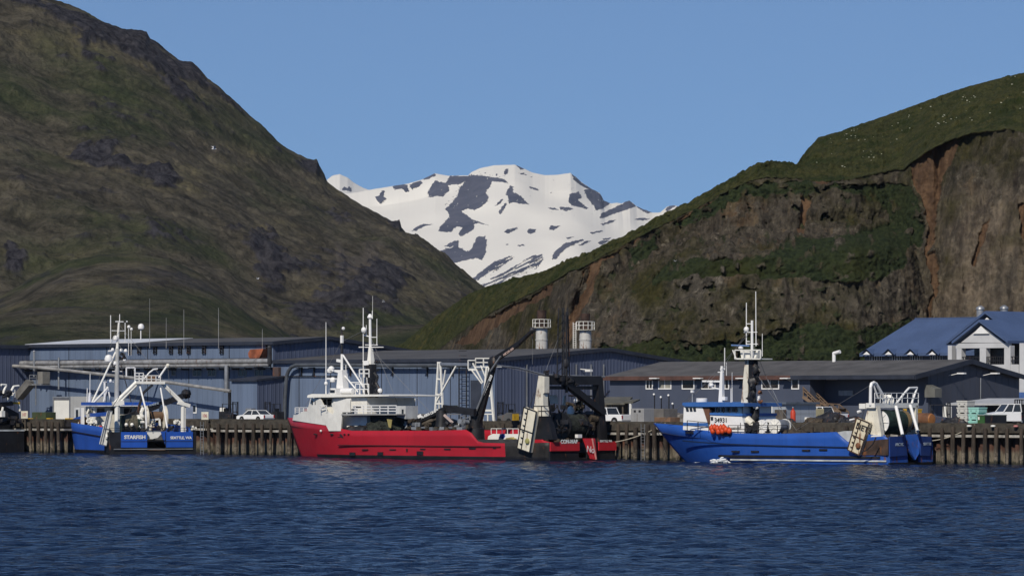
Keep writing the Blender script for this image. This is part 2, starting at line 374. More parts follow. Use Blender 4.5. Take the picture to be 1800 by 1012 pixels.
knoll('hill', 'rounded brown and green knoll at the foot of the mountain', [(-400,590),(-150,570),(0,522),(60,485),(120,458),(180,447),(240,446),(300,457),(350,480),(400,512),(450,548),(500,582),(560,622),(640,668),(700,690)], 1150, 1420, 201)
knoll('hill', 'low grassy rise above the warehouse roofs on the left', [(-400,560),(-100,560),(0,552),(60,545),(130,541),(230,543),(330,556),(400,578),(480,610),(580,660),(640,690)], 900, 1100, 231, 1.6)
knoll('hill', 'small low green hill in the valley between mountain and cliff', [(560,690),(590,604),(610,592),(640,581),(670,573),(720,570),(780,572),(850,590),(930,640)], 1050, 1200, 251, 1.6)

# ---- the snow mountain
SN_SIL = [(420,352),(560,345),(600,341),(631,337.6),(647,334),(691.6,326.9),(716,323),(741,316),(764.5,304.8),(787.6,309),(823,308.4),(828.5,302.7),(844.5,295.6),(869,290.6),(905,289.5),(919,295.6),(937,303.8),(958,308),(979.6,307.3),(1002.7,304),(1011.6,311),(1026,323),(1040,332),(1054,339),(1061,352),(1072,357),(1093,357),(1106,352.5),(1120,363),(1147,374),(1161,373),(1171.6,364),(1182,361),(1200,363),(1300,375),(1420,400)]
ROCKS = [[(745,108),(790,108),(850,118),(920,130),(940,155),(900,145),(855,140),(850,165),(825,190),(842,215),(835,240),(800,265),(770,278),(735,270),(700,285),(640,285),(622,270),(650,245),(680,205),(700,165),(725,135)],
[(640,280),(700,280),(760,320),(800,335),(845,355),(790,338),(765,345),(770,370),(735,390),(700,405),(690,395),(710,360),(680,355),(650,385),(625,385),(590,380),(600,355),(625,330),(645,310)],
[(650,110),(740,110),(735,130),(700,150),(640,155),(645,175),(610,205),(590,200),(540,205),(535,185),(555,155),(575,130),(600,140),(630,140)],
[(365,165),(395,150),(440,155),(445,185),(430,190),(415,175),(380,180)],[(445,155),(500,135),(515,145),(490,165),(460,175)],[(512,130),(570,90),(580,108),(550,125)],
[(275,210),(300,205),(315,180),(328,185),(320,210),(335,218),(300,240),(285,225)],[(945,165),(965,170),(960,195),(1000,215),(1040,258),(1000,255),(960,245),(940,255),(935,215),(925,205)],
[(870,262),(905,228),(915,232),(890,255)],[(890,285),(925,245),(930,255),(905,295),(895,300)],[(1240,205),(1285,195),(1300,225),(1280,230),(1315,265),(1330,275),(1320,280),(1250,260),(1232,240)],
[(1310,180),(1360,180),(1395,200),(1412,230),(1445,244),(1400,280),(1365,290),(1355,260),(1335,240),(1320,215)],[(1250,100),(1270,110),(1300,145),(1345,168),(1380,186),(1360,192),(1290,158),(1260,130)],
[(1130,272),(1170,275),(1190,288),(1150,285)],[(1190,268),(1240,272),(1260,282),(1225,292),(1190,285)],[(1380,330),(1400,300),(1450,275),(1500,250),(1535,225),(1570,262),(1510,285),(1460,305),(1400,330)],
[(1570,262),(1600,262),(1655,290),(1620,295)],[(455,378),(490,350),(520,342),(565,345),(520,355),(480,378)],
[(575,510),(600,480),(660,460),(690,430),(690,460),(740,490),(760,465),(775,425),(790,405),(825,410),(833,450),(825,500),(810,530),(780,520),(720,530),(650,548),(610,540),(580,525)],
[(620,455),(660,430),(690,425),(685,445),(650,460)],[(505,465),(530,455),(550,465),(540,485),(525,485)],[(915,388),(930,375),(985,365),(980,378),(935,397)],[(1028,390),(1040,375),(1075,378),(1070,395),(1050,403),(1035,400)],
[(1135,385),(1145,365),(1190,370),(1160,390)],[(735,630),(800,585),(870,535),(945,510),(970,515),(930,540),(880,575),(850,595),(800,610),(760,650)],[(760,650),(830,620),(900,590),(980,550),(1050,510),(1105,505),(1110,530),(1080,565),(1000,590),(930,610),(850,680),(780,720)],
[(1150,530),(1165,490),(1210,460),(1300,437),(1305,445),(1240,470),(1200,495),(1175,525)],[(1390,360),(1440,340),(1465,338),(1450,350),(1400,365)],[(1330,405),(1390,392),(1400,398),(1345,410)],[(1555,330),(1590,320),(1640,322),(1600,335)],
[(1220,430),(1260,425),(1225,438)],[(980,460),(1010,455),(1015,462),(990,465)],[(1275,470),(1320,445),(1340,445),(1300,468)],[(1370,455),(1400,440),(1430,440),(1390,465)],[(915,95),(930,75),(940,80),(935,100),(920,112)],[(970,50),(990,56),(1018,75),(1000,82)],
[(1036,170),(1070,175),(1095,190),(1050,182)],[(1390,432),(1440,425),(1430,436),(1400,438)],[(925,452),(940,452),(938,458),(926,458)],[(1715,275),(1745,250),(1765,258),(1720,290)],[(1690,215),(1660,222),(1672,226)],[(990,100),(1015,98),(1030,112),(1005,108)]]
cols = np.arange(430, 1400, 1.1); T = np.concatenate([np.linspace(0, 1, 330), np.linspace(1.03, 1.4, 8)])
px, t = np.meshgrid(cols, T)
ys = curve(SN_SIL, px); ys = ys+1.0*fbm(px/9, 0*px, 0*px, 4, 301)*(.35+sstep(1000, 1015, px)); tt = np.minimum(t, 1)
ysm = np.convolve(np.pad(curve(SN_SIL, px[0]), 60, 'edge'), np.exp(-.5*(np.arange(-60, 61)/26)**2)/np.exp(-.5*(np.arange(-60, 61)/26)**2).sum(), 'valid')[None, :]+0*px
py = 600+(ysm-600)*tt+(ys-ysm)*np.clip((tt-.7)/.3, 0, 1)**1.3; P = world(px, py, 6800+2900*tt); back = np.maximum(t-1, 0); P[..., 1] += 3000*back; P[..., 2] -= 900*back
wx = px+1.7*fbm(px/7, py/7, 0*px, 4, 311)+1.7*fbm(px/2.4, py/1.5, 0*px, 3, 313); wy = py+1.3*fbm(px/6, py/6, 0*px+5, 4, 312)
qx, qy = (wx-560)*2.8125, (wy-270)*2.8125
rk = np.zeros(px.shape, bool)
for po in ROCKS: rk |= inpoly(qx, qy, po)
stripe = fbm((.919*px-.394*py)/34, (.394*px+.919*py)/2.6, 0*px, 3, 321)
inst = inpoly(px, py, [(820,505),(900,450),(960,447),(955,480),(880,520),(830,540)])
rk = (rk & ~(inst & (stripe > .1)))
edge_ = fbm(px/5, py/3, 0*px, 4, 333); dil = inpoly(qx+9*edge_, qy+16+9*edge_, ROCKS[0]) | inpoly(qx-14, qy, ROCKS[11]) | inpoly(qx, qy+10, ROCKS[18]); rk |= dil & (edge_ > .32)
rk |= (fbm(px/9, py/5, 0*px, 4, 331) > .62) & (tt > .72) & (px > 900) & (px < 1040)
rk &= ~((fbm((px+.35*py)/2.0, py/8, 0*px, 3, 337) > .62) & (fbm(px/16, py/16, 0*px, 2, 338) > -.15))
snow = 1-rk.astype(float)
X, Y, Z = P[..., 0], P[..., 1], P[..., 2]; f2 = np.clip((1-tt)*10, 0, 1)
d = f2*(210*fbm(X/420, Y/1500, Z/300, 3, 341)+16*fbm(X/120, Y/600, Z/120, 2, 345)) + (1-snow)*(9*ridged(X/55, Y/90, Z/80, 4, 351)+4*fbm(X/18, Y/25, Z/15, 3, 355))*np.clip((1-tt)*25, .1, 1)
P[..., 1] -= d
m, tr, b = nodes('snow_and_rock')
n1 = noise(tr, .01, 7, rough=.7); rockc = mixc(tr, ramp(tr, n1, .3, .7), (.056, .064, .094), (.1, .106, .138))  # rock tinted blue: part of the distance haze is put into its colour
c = mixc(tr, ramp(tr, attr(tr, 'snow'), .35, .65), rockc, mixc(tr, noise(tr, .004, 5), (.7, .67, .6), (.76, .73, .655)))
tr.links.new(c, b.inputs['Base Color']); b.inputs['Roughness'].default_value = .9; b.inputs['Specular IOR Level'].default_value = .1
bp = N(tr, 'ShaderNodeBump', Strength=.3, Distance=4); tr.links.new(noise(tr, .018, 6), bp.inputs['Height']); tr.links.new(bp.outputs[0], b.inputs['Normal'])
MSNOW = m
tag(grid_mesh('snow_mountain', P, MSNOW, dict(snow=snow)), 'snow covered mountain with bare dark rock patches in the distance', None, None, 'structure')
FP = [(480,360),(540,334),(566,322),(575,316),(583,309.5),(590,307.5),(597,306),(604,309),(612,313),(622,321),(634,328),(645,333),(700,345),(760,360)]
cols = np.arange(490, 760, 1.5); T = np.concatenate([np.linspace(0, 1, 90), np.linspace(1.05, 1.4, 5)]); px, t = np.meshgrid(cols, T); tt = np.minimum(t, 1)
ys = curve(FP, px)+.6*fbm(px/8, 0*px, 0*px, 3, 361); py = 470+(ys-470)*tt; P = world(px, py, 12500+2500*tt); back = np.maximum(t-1, 0); P[..., 1] += 3000*back; P[..., 2] -= 900*back
d = np.clip((1-tt)*8, 0, 1)*(70*fbm(P[..., 0]/300, P[..., 1]/500, P[..., 2]/200, 4, 365)); P[..., 1] -= d
sn = 1-(sstep(.5, .6, gauss(px, py, 612, 333, 16, 6)*.75+.5*fbm(px/4, py/7, 0*px, 4, 371)))
tag(grid_mesh('snow_mountain', P, MSNOW, dict(snow=sn)), 'small white snow peak far behind the left mountain ridge', None, None, 'structure')

# ---- the quarried cliff hill on the right
SIL = [(560,690),(640,640),(680,618),(710,602),(740,577),(765,557),(790,540),(812,525),(832,513),(856,504),(880,498),(920,487),(960,476),(1000,459),(1035,444),(1050,437),(1080,424),(1110,410),(1140,396),(1175,378),(1205,364),(1240,343),(1265,329),(1290,315),(1310,305),(1330,297),(1345,291),(1360,288.5),(1375,289),(1392,292),(1400,292),(1408,280),(1418,266),(1428,254),(1438,242),(1465,235),(1500,224),(1550,206),(1600,188),(1650,170),(1700,153),(1750,140),(1800,128),(1860,118),(1950,108),(2300,90)]
LIP = [(560,700),(640,668),(700,650),(740,630),(780,607),(820,577),(850,558),(880,541),(905,529),(930,516),(950,506),(975,492),(1000,478),(1040,461),(1065,446),(1090,433),(1120,417),(1150,402),(1190,382),(1230,362),(1270,340),(1310,321),(1330,313),(1360,311),(1400,313),(1430,318),(1450,319),(1490,316),(1530,308),(1560,301),(1588,298),(1600,288),(1625,270),(1650,256),(1670,247),(1690,240),(1720,233),(1750,229),(1775,227),(1800,233),(1850,236),(2300,220)]
cols = np.arange(570, 2260, 1.45); nT = 440
T = np.concatenate([np.linspace(0, .70, 330), np.linspace(.702, 1.0, 130), np.linspace(1.01, 1.5, 12)])
px, t = np.meshgrid(cols, T)
ys = curve(SIL, px)+1.1*fbm(px/11, 0*px, 0*px, 4, 401); yl = curve(LIP, px)+3.4*fbm(px/22, 0*px, 0*px+2, 5, 403)+1.6*ridged(px/9, 0*px, 0*px, 3, 407)
yl = np.maximum(yl, ys+6)
tl = np.clip(t/.70, 0, 1); tg = np.clip((t-.70)/.30, 0, 1)
yb = 668.0
py = np.where(t <= .70, yb+(np.maximum(yl, 0)-yb)*tl, yl+(ys-yl)*np.sin(tg*math.pi/2)**.9)
near = curve([(560,900),(700,860),(850,760),(1000,700),(1250,680),(1500,680),(1650,700),(2300,640)], px)
# profile of the face: steep rock, a green bench, steep rock again
bench = curve([(560,668),(1000,600),(1080,540),(1140,500),(1200,470),(1400,455),(1560,445),(1600,470),(1650,668),(2300,668)], px)
step = sstep(0, 60, bench-py)*curve([(560,0),(1050,0),(1180,26),(1560,26),(1640,0),(2300,0)], px)
face = near+22*tl+step
gul = 5*gauss(px, py, 1640, 400, 26, 170, .05)+3.5*gauss(px, py, 1016, 540, 10, 90, .3)+3*gauss(px, py, 985, 570, 7, 60, .2)
D = np.where(t <= .70, face+gul, 0)
topD = near+22+curve([(560,0),(1050,0),(1180,26),(1560,26),(1640,0),(2300,0)], px)
D = np.where(t > .70, topD-(.7+2.3*gauss(px, py*0, 1660, 0, 110, 1)+1.1*gauss(px, py*0, 960, 0, 60, 1)+1.2*np.clip(fbm(px/45, 0*px, 0*px+31, 3, 418), 0, 1))+1.2*fbm(px/8, 0*px, 0*px+7, 4, 419)+tg*curve([(560,90),(1000,60),(1350,45),(1420,110),(1600,150),(2300,170)], px)+gul*(1-tg)*.6, D)
P = world(px, py, D); back = np.clip((t-1)/.5, 0, 1); P[..., 1] += back*160; P[..., 2] -= back*60
X, Y, Z = P[..., 0], P[..., 1], P[..., 2]
rock = (t <= .70)*1.0
wx = px+9*fbm(px/28, py/28, 0*px, 4, 411); wy = py+9*fbm(px/28, py/28, 0*px+4, 4, 412)
def region(*polys, soft=0):
    o = np.zeros(px.shape)
    for po in polys: o = np.maximum(o, inpoly(wx, wy, po)*1.0)
    return o
dirt = region([(1312,322),(1235,362),(1160,402),(1095,438),(1035,468),(1020,480),(1010,560),(1000,604),(985,604),(1005,540),(1018,500),(1028,478),(1055,470),(1085,450),(1110,425),(1150,402),(1230,362),(1305,322)],
   [(1040,470),(1058,470),(1045,505),(1035,530),(1020,560),(1008,590),(1000,604),(992,604),(1008,556),(1024,515)],
   [(1598,292),(1630,268),(1668,248),(1690,244),(1682,268),(1664,300),(1652,335),(1646,372),(1642,410),(1634,442),(1622,452),(1630,400),(1622,360),(1608,330)],
   [(1622,450),(1640,445),(1650,500),(1638,560),(1630,556),(1640,500)],[(1428,318),(1495,311),(1470,320),(1440,330)],[(1728,400),(1740,388),(1730,430),(1712,470),(1706,468),(1716,430)],
   [(1405,346),(1422,344),(1418,375),(1412,415),(1404,412),(1406,380)],[(975,497),(930,522),(880,550),(840,572),(800,604),(830,604),(880,572),(930,540),(968,520)],[(1300,322),(1250,352),(1200,380),(1185,392),(1240,368),(1310,330)],
   [(1790,360),(1830,350),(1830,420),(1795,425)])
dirt = dirt*rock
bush = region([(1140,505),(1165,470),(1200,458),(1280,455),(1350,452),(1400,418),(1440,425),(1490,415),(1560,395),(1545,360),(1500,345),(1440,335),(1500,325),(1600,328),(1615,360),(1625,410),(1618,435),(1590,448),(1592,470),(1540,492),(1480,500),(1430,492),(1300,488),(1200,492)],
   [(1040,612),(1150,600),(1240,606),(1300,596),(1360,588),(1420,568),(1450,574),(1500,585),(1560,570),(1600,560),(1560,700),(1040,700)],[(1180,395),(1230,365),(1300,325),(1420,320),(1440,340),(1380,345),(1300,350),(1260,380),(1200,400)],
   [(1100,440),(1150,420),(1160,440),(1120,470)])
bnoise = fbm(px/20, py/20, 0*px, 4, 421)
moss = rock*sstep(.0, .5, fbm(X/18, Y/30, Z/14, 5, 431)+.35*(bench < py-15)*0+.3*gauss(px, py, 1300, 380, 200, 50)+.25*gauss(px, py, 800, 600, 150, 60)+.06+.3*gauss(px, py, 1700, 330, 80, 60)+.25*gauss(px, py, 1300, 560, 250, 40))
moss = np.maximum(moss, rock*sstep(.60, .69, t)*sstep(-.35, .15, fbm(px/16, py/10, 0*px, 4, 437)))
moss = np.clip(np.maximum(moss, 1.3*rock*gauss(px, py, 1500, 320, 110, 15)), 0, 1)
bush = np.clip(bush*rock*sstep(-.55, -.2, bnoise)+rock*.8*sstep(.42, .6, bnoise+.1)*sstep(1000, 1100, px)*sstep(1660, 1560, px), 0, 1)
grass = 1-rock
warp = fbm(X/25, Y/40, Z/25, 3, 441)
strat = ridged(X/4.0+.9*warp, Y/20, Z/15, 4, 443); blocky = ridged(X/2.8+.4*warp, Y/5, Z/7.0+.5*warp, 3, 445); bigf = fbm(X/28, Y/50, Z/34, 4, 447); fine = fbm(X/1.7, Y/2, Z/1.7, 3, 449)
bz = np.clip(1-np.abs(py-(bench-28))/48, 0, 1)*sstep(1010, 1090, px)*sstep(1640, 1580, px)
rr = rock*(1-bush*.8)*(1-dirt*.75)*(1-.75*bz)
edge = np.clip((1-t)*25, 0, 1)
lipf = np.clip(np.abs(t-.70)*45, 0, 1)
tuft = np.abs(perlin(X/1.9, Y/3, Z/1.7, 451))*1.2+.8*np.abs(perlin(X/.9, Y/1.5, Z/.8, 453)); hum = fbm(X/9, Y/14, Z/7, 3, 455)
d = rr*(2.4*bigf+1.8*strat+.95*blocky+.45*fine)*lipf + bush*(1.2*hum+.9*tuft) + dirt*(.5*fine+.5*bigf) + grass*(1.6*hum+1.3*tuft)*np.clip((1-t)*10, .3, 1)*lipf
P[..., 1] -= d; P[..., 2] += bz*rock*(1-bush)*(1.0*blocky+.9*fine+1.3*fbm(X/5, Y/6, Z/5, 3, 461))+rr*lipf*.6*(blocky*.6+fine*.5)+(bush*.35+grass*.45)*d*edge
m, tr, b = nodes('cliff_rock_and_turf')
n1 = noise(tr, .12, 8, rough=.7); n2 = noise(tr, .55, 7, rough=.72); n3 = noise(tr, .35, 7, stretch=(1.6, 1, .3), rough=.7); n4 = noise(tr, .03, 4)
n5 = noise(tr, .22, 6, stretch=(2.2, 1, .16), rough=.65)
rockc = mixc(tr, ramp(tr, n3, .3, .7), (.024, .021, .017), (.125, .104, .077))
rockc = mixc(tr, ramp(tr, n4, .35, .65), rockc, mixc(tr, ramp(tr, n2, .3, .7), (.045, .041, .034), (.15, .13, .1)))
rockc = mixc(tr, ramp(tr, n2, .57, .72), rockc, (.27, .235, .18)); n8 = noise(tr, 1.1, 6, stretch=(1.3, 1, .6), rough=.8); rockc = mixc(tr, mul(tr, ramp(tr, n8, .48, .34), .75), rockc, (.016, .014, .012)); rockc = mixc(tr, mul(tr, ramp(tr, n8, .54, .7), .5), rockc, (.25, .21, .15))
rockc = mixc(tr, mul(tr, ramp(tr, n1, .55, .72), .55), rockc, (.16, .085, .035))
rockc = mixc(tr, mul(tr, ramp(tr, n5, .56, .68), .7), rockc, (.17, .125, .075)); rockc = mixc(tr, mul(tr, ramp(tr, n5, .44, .3), .8), rockc, (.032, .025, .021))
rockc = mixc(tr, ramp(tr, n2, .44, .28), rockc, (.02, .017, .014))
rockc = mixc(tr, mul(tr, attr(tr, 'tan'), ramp(tr, n1, .32, .62)), rockc, mixc(tr, ramp(tr, n3, .3, .7), (.07, .055, .044), (.27, .215, .15)))
mossc = mixc(tr, ramp(tr, n2, .3, .7), (.022, .024, .009), (.07, .062, .022))
c = mixc(tr, mul(tr, attr(tr, 'moss'), ramp(tr, n1, .3, .62)), rockc, mossc)
dirtc = mixc(tr, ramp(tr, noise(tr, .3, 7, stretch=(1.4, 1, .5), rough=.7), .3, .7), (.075, .045, .029), (.19, .115, .066))
c = mixc(tr, mul(tr, attr(tr, 'dirt'), ramp(tr, n1, .15, .42)), c, dirtc)
bushc = mixc(tr, ramp(tr, noise(tr, .9, 7, rough=.75), .32, .68), (.013, .022, .012), (.048, .062, .026)); bushc = mixc(tr, ramp(tr, n4, .5, .7), bushc, (.045, .05, .016))
c = mixc(tr, attr(tr, 'bush'), c, bushc)
gr = mixc(tr, ramp(tr, n2, .28, .72), (.026, .032, .012), (.088, .09, .034)); gr = mixc(tr, ramp(tr, noise(tr, .1, 6, rough=.7), .5, .75), gr, (.1, .088, .03))
gr = mixc(tr, mul(tr, ramp(tr, n1, .52, .38), .7), gr, (.022, .036, .01))
n7 = noise(tr, 1.7, 6, rough=.8); gr = mixc(tr, mul(tr, ramp(tr, n7, .5, .68), .65), gr, (.018, .024, .009)); gr = mixc(tr, mul(tr, ramp(tr, n7, .46, .3), .5), gr, (.15, .145, .06))
c = mixc(tr, attr(tr, 'grass'), c, gr)
tr.links.new(c, b.inputs['Base Color']); b.inputs['Roughness'].default_value = .95; b.inputs['Specular IOR Level'].default_value = .08
bp = N(tr, 'ShaderNodeBump', Strength=1.0, Distance=.8); tr.links.new(noise(tr, 1.4, 8, rough=.78), bp.inputs['Height']); tr.links.new(bp.outputs[0], b.inputs['Normal'])
HP = P; Hg = (px, py, t)
tag(grid_mesh('cliff_hill', P, m, dict(grass=grass, bush=bush, dirt=dirt, moss=moss, tan=np.clip(sstep(1610, 1680, px)*sstep(300, 380, py)+.8*gauss(px, py, 1720, 470, 40, 110, .25)+.5*gauss(px, py, 1640, 520, 30, 60), 0, 1))), 'quarried rock cliff with grassy top and green bench', None, None, 'structure')
# white flower heads on the grassy top
sel = np.argwhere((t > .74) & (t < .93) & (px > 1430) & (px < 1830) & (py > 100))
mb = MB(); rr_ = random.Random(3)
clump = fbm(px/40, py/16, 0*px, 3, 471)
sel = sel[RNG.permutation(len(sel))]; cnt = 0
for i, j in sel:
    if clump[i, j] < .22 and rr_.random() > .04: continue
    p_ = P[i, j]; s_ = rr_.uniform(.04, .13)
    mb.ball((p_[0], p_[1]-.25, p_[2]+.3), s_, (1.5, 1, .55), n=5, lump=.3, seed=cnt); cnt += 1
    if cnt > 80: break
tag(mb.build('flowers', M('pale_flower_heads', (.55, .55, .42), .9)), 'pale flower clumps dotted over the grassy hilltop', None, None, 'stuff')

# ---- water: one sheet, finest between the camera and the wharf
def spaced(core0, core1, step, far0, far1, k=1.35):
    a = list(np.arange(core0, core1, step)); s_ = step*2; x = core0; lo = []
    while x > far0: x -= s_; s_ *= k; lo.append(max(x, far0))
    s_ = step*2; x = core1; hi = []
    while x < far1: x += s_; s_ *= k; hi.append(min(x, far1))
    return np.array(lo[::-1]+a+hi)
gx = spaced(-72, 62, .4, -9000, 9000); gy = np.concatenate([spaced(138, 330, .27, -9000, 330.1)[:-1], np.arange(330.1, 540, .75), np.array([560., 620.])])
gx, gy = np.meshgrid(gx, gy)
u_ = gx*.94+gy*.34; v_ = -gx*.34+gy*.94
amp = np.interp(gy, [-100, 150, 330, 480, 560], [.3, 1, 1, .8, .6])*(1-sstep(75, 140, np.abs(gx)))
hz = .10*fbm(u_/3.6, v_/2.1, 0*u_, 3, 501)+.065*ridged(u_/1.8, v_/1.15, 0*u_+.3, 3, 503)+.08*fbm(u_/15, v_/8, 0*u_, 2, 505)+.05*ridged(u_/5.2+3, v_/3.3, 0*u_, 2, 507)
P = np.stack([gx, gy, hz*amp*1.5], -1)
m, tr, b = nodes('sea_water')
tr.links.new(mixc(tr, ramp(tr, noise(tr, .02, 3), .35, .65), (.003, .009, .029), (.004, .012, .036)), b.inputs['Base Color'])
b.inputs['Roughness'].default_value = .1; b.inputs['IOR'].default_value = 1.33; b.inputs['Specular IOR Level'].default_value = .18
wn = tr.nodes.new('ShaderNodeMath'); wn.operation = 'ADD'
tr.links.new(noise(tr, .8, 5, stretch=(.75, 1.3, 1), rough=.65), wn.inputs[0]); tr.links.new(mul(tr, noise(tr, 2.2, 3, stretch=(.8, 1.2, 1)), .35), wn.inputs[1])
bp = N(tr, 'ShaderNodeBump', Strength=1.0, Distance=.85); tr.links.new(wn.outputs[0], bp.inputs['Height']); tr.links.new(bp.outputs[0], b.inputs['Normal'])
tag(grid_mesh('water', P, m), 'dark blue choppy harbour water', None, None, 'structure')
# ------------------------------------------------------------------ quay ground and wharf
def A_(px, b=0.0): return K.p(px, 700, b)[0]
SL0, SL1, SLB = A_(112), A_(366), 15.0             # a slip cut into the wharf for the stern-on boat
def kz(px, py, b): return K.p(px, py, b)[2]
m, tr, b = nodes('quay_gravel')
c = mixc(tr, ramp(tr, noise(tr, .25, 7, rough=.7), .3, .7), (.1, .09, .078), (.19, .175, .15)); c = mixc(tr, mul(tr, ramp(tr, noise(tr, .05, 4), .5, .7), .6), c, (.06, .055, .05))
tr.links.new(c, b.inputs['Base Color']); b.inputs['Roughness'].default_value = .9
mb = MB(); EB = 2.6
def kw(x, y, z): return K.w(x, y, z)
far = 9000
outline = [(-far, EB), (SL0-EB, EB), (SL0-EB, SLB+EB), (SL1+EB, SLB+EB), (SL1+EB, EB), (far, EB), (far, 3000), (-far, 3000)]
vs = [kw(x, y, QZ) for x, y in outline]
mb.add(vs, [(0, 1, 2, 7), (2, 3, 6, 7), (3, 4, 5, 6)])
mb.add([Vector((-9000, 2300, 3.3)), Vector((9000, 2300, 3.3)), Vector((9000, 30000, 3.3)), Vector((-9000, 30000, 3.3))], [(0, 1, 2, 3)])
tag(mb.build('ground', m), 'flat gravel quay yard behind the timber wharf', None, None, 'structure')

m, tr, b = nodes('sheet_pile_steel')
tcz = tr.nodes.new('ShaderNodeSeparateXYZ'); tr.links.new(tr.nodes.new('ShaderNodeTexCoord').outputs['Object'], tcz.inputs[0])
n = noise(tr, .8, 6, stretch=(1.5, 1.5, .5), rough=.7)
c = mixc(tr, ramp(tr, n, .3, .7), (.04, .02, .014), (.125, .055, .033))
add = tr.nodes.new('ShaderNodeMath'); add.operation = 'ADD'; tr.links.new(tcz.outputs[2], add.inputs[0]); tr.links.new(mul(tr, n, -1.6), add.inputs[1])
c = mixc(tr, ramp(tr, add.outputs[0], .75, .25), c, mixc(tr, ramp(tr, noise(tr, 2.2, 6, stretch=(2, 2, .4), rough=.75), .3, .7), (.05, .042, .03), (.23, .195, .14)))
c = mixc(tr, ramp(tr, add.outputs[0], -.35, -.6), c, (.03, .03, .02))
tr.links.new(c, b.inputs['Base Color']); b.inputs['Roughness'].default_value = .85
SHEET = m
m, tr, b = nodes('barnacled_pile_timber')
tcz = tr.nodes.new('ShaderNodeSeparateXYZ'); tr.links.new(tr.nodes.new('ShaderNodeTexCoord').outputs['Object'], tcz.inputs[0])
oi = tr.nodes.new('ShaderNodeObjectInfo'); vm = tr.nodes.new('ShaderNodeVectorMath'); vm.operation = 'ADD'
cmb = tr.nodes.new('ShaderNodeCombineXYZ'); tr.links.new(mul(tr, oi.outputs['Random'], 50.0), cmb.inputs[0]); tr.links.new(tr.nodes.new('ShaderNodeTexCoord').outputs['Object'], vm.inputs[0]); tr.links.new(cmb.outputs[0], vm.inputs[1])
n = noise(tr, 1.5, 6, vec=vm.outputs[0], stretch=(2, 2, .4), rough=.7)
c = mixc(tr, ramp(tr, n, .3, .7), (.019, .014, .01), (.066, .049, .035))
add = tr.nodes.new('ShaderNodeMath'); add.operation = 'ADD'; tr.links.new(tcz.outputs[2], add.inputs[0]); tr.links.new(mul(tr, n, -1.7), add.inputs[1])
c = mixc(tr, ramp(tr, add.outputs[0], .6, .1), c, mixc(tr, ramp(tr, noise(tr, 3, 5, vec=vm.outputs[0], rough=.75), .35, .65), (.035, .028, .02), (.21, .175, .13)))
c = mixc(tr, ramp(tr, add.outputs[0], -.45, -.7), c, (.025, .025, .018))
tr.links.new(c, b.inputs['Base Color']); b.inputs['Roughness'].default_value = .9
PILEM = m
DECKM = M('weathered_deck_timber', (.06, .052, .042), .9, var=.35, scale=1.5, grime=.4)
WX0, WX1 = A_(-220), A_(2060)
wharf, W = fthing(K, 'wharf', 'long timber faced wharf with rusty sheet pile wall along the harbour', 'wharf')
segs = [((WX0, 0), (SL0, 0)), ((SL0, 0), (SL0, SLB)), ((SL0, SLB), (SL1, SLB)), ((SL1, SLB), (SL1, 0)), ((SL1, 0), (WX1, 0))]
deck = MB(); sheet = MB(); cap = MB(); waler = MB()
deck.box2((WX0, .45, QZ-.45), (SL0-.45, 3.4, QZ+.012)); deck.box2((SL1+.45, .45, QZ-.45), (WX1, 3.4, QZ+.012))
deck.box2((SL0-.45-3, 3.42, QZ-.45), (SL0-.45, SLB+3.4, QZ+.012)); deck.box2((SL1+.45, 3.42, QZ-.45), (SL1+3.4, SLB+3.4, QZ+.012)); deck.box2((SL0-.43, SLB+.45, QZ-.45), (SL1+.43, SLB+3.4, QZ+.012))
for (x0, y0), (x1, y1) in segs:
    p = Vector((x0, y0, 0)); q = Vector((x1, y1, 0)); d = (q-p).normalized(); nrm = Vector((-d.y, d.x, 0)); L = (q-p).length
    cap.bar(p+nrm*.2+Vector((0,0,QZ-.1)), q+nrm*.2+Vector((0,0,QZ-.1)), .4, .75)
    cap.bar(p+nrm*.3+Vector((0,0,QZ+.36)), q+nrm*.3+Vector((0,0,QZ+.36)), .3, .16)
    waler.bar(p+nrm*.12+Vector((0,0,QZ-.78)), q+nrm*.12+Vector((0,0,QZ-.78)), .22, .24)
    s_ = 0; prof = []
    while s_ < L:
        for ds, o in ((0, .72), (.35, .72), (.52, 1.05), (.87, 1.05)):
            if s_+ds <= L: prof.append(p+d*(s_+ds)+nrm*o)
        s_ += 1.04
    for k in range(0, int(L/2.6)):
        P0 = p+d*(k*2.6)+nrm*.32; cap.bar(P0+Vector((0,0,QZ+.2)), P0+d*.5+Vector((0,0,QZ+.2)), .3, .2)
    for a_, c_ in zip(prof[:-1], prof[1:]):
        sheet.add([a_+Vector((0,0,-2)), c_+Vector((0,0,-2)), c_+Vector((0,0,QZ-.46)), a_+Vector((0,0,QZ-.46))], [(0,1,2,3)])
deck.build('deck', DECKM, wharf); sheet.build('sheet_pile_wall', SHEET, wharf); cap.build('bull_rail', M('dark_bull_rail_timber', (.055, .047, .036), .9, var=.4, scale=2, grime=.4), wharf)
waler.build('waler', M('bleached_timber', (.36, .34, .3), .85, var=.4, scale=1.2, grime=.5), wharf)
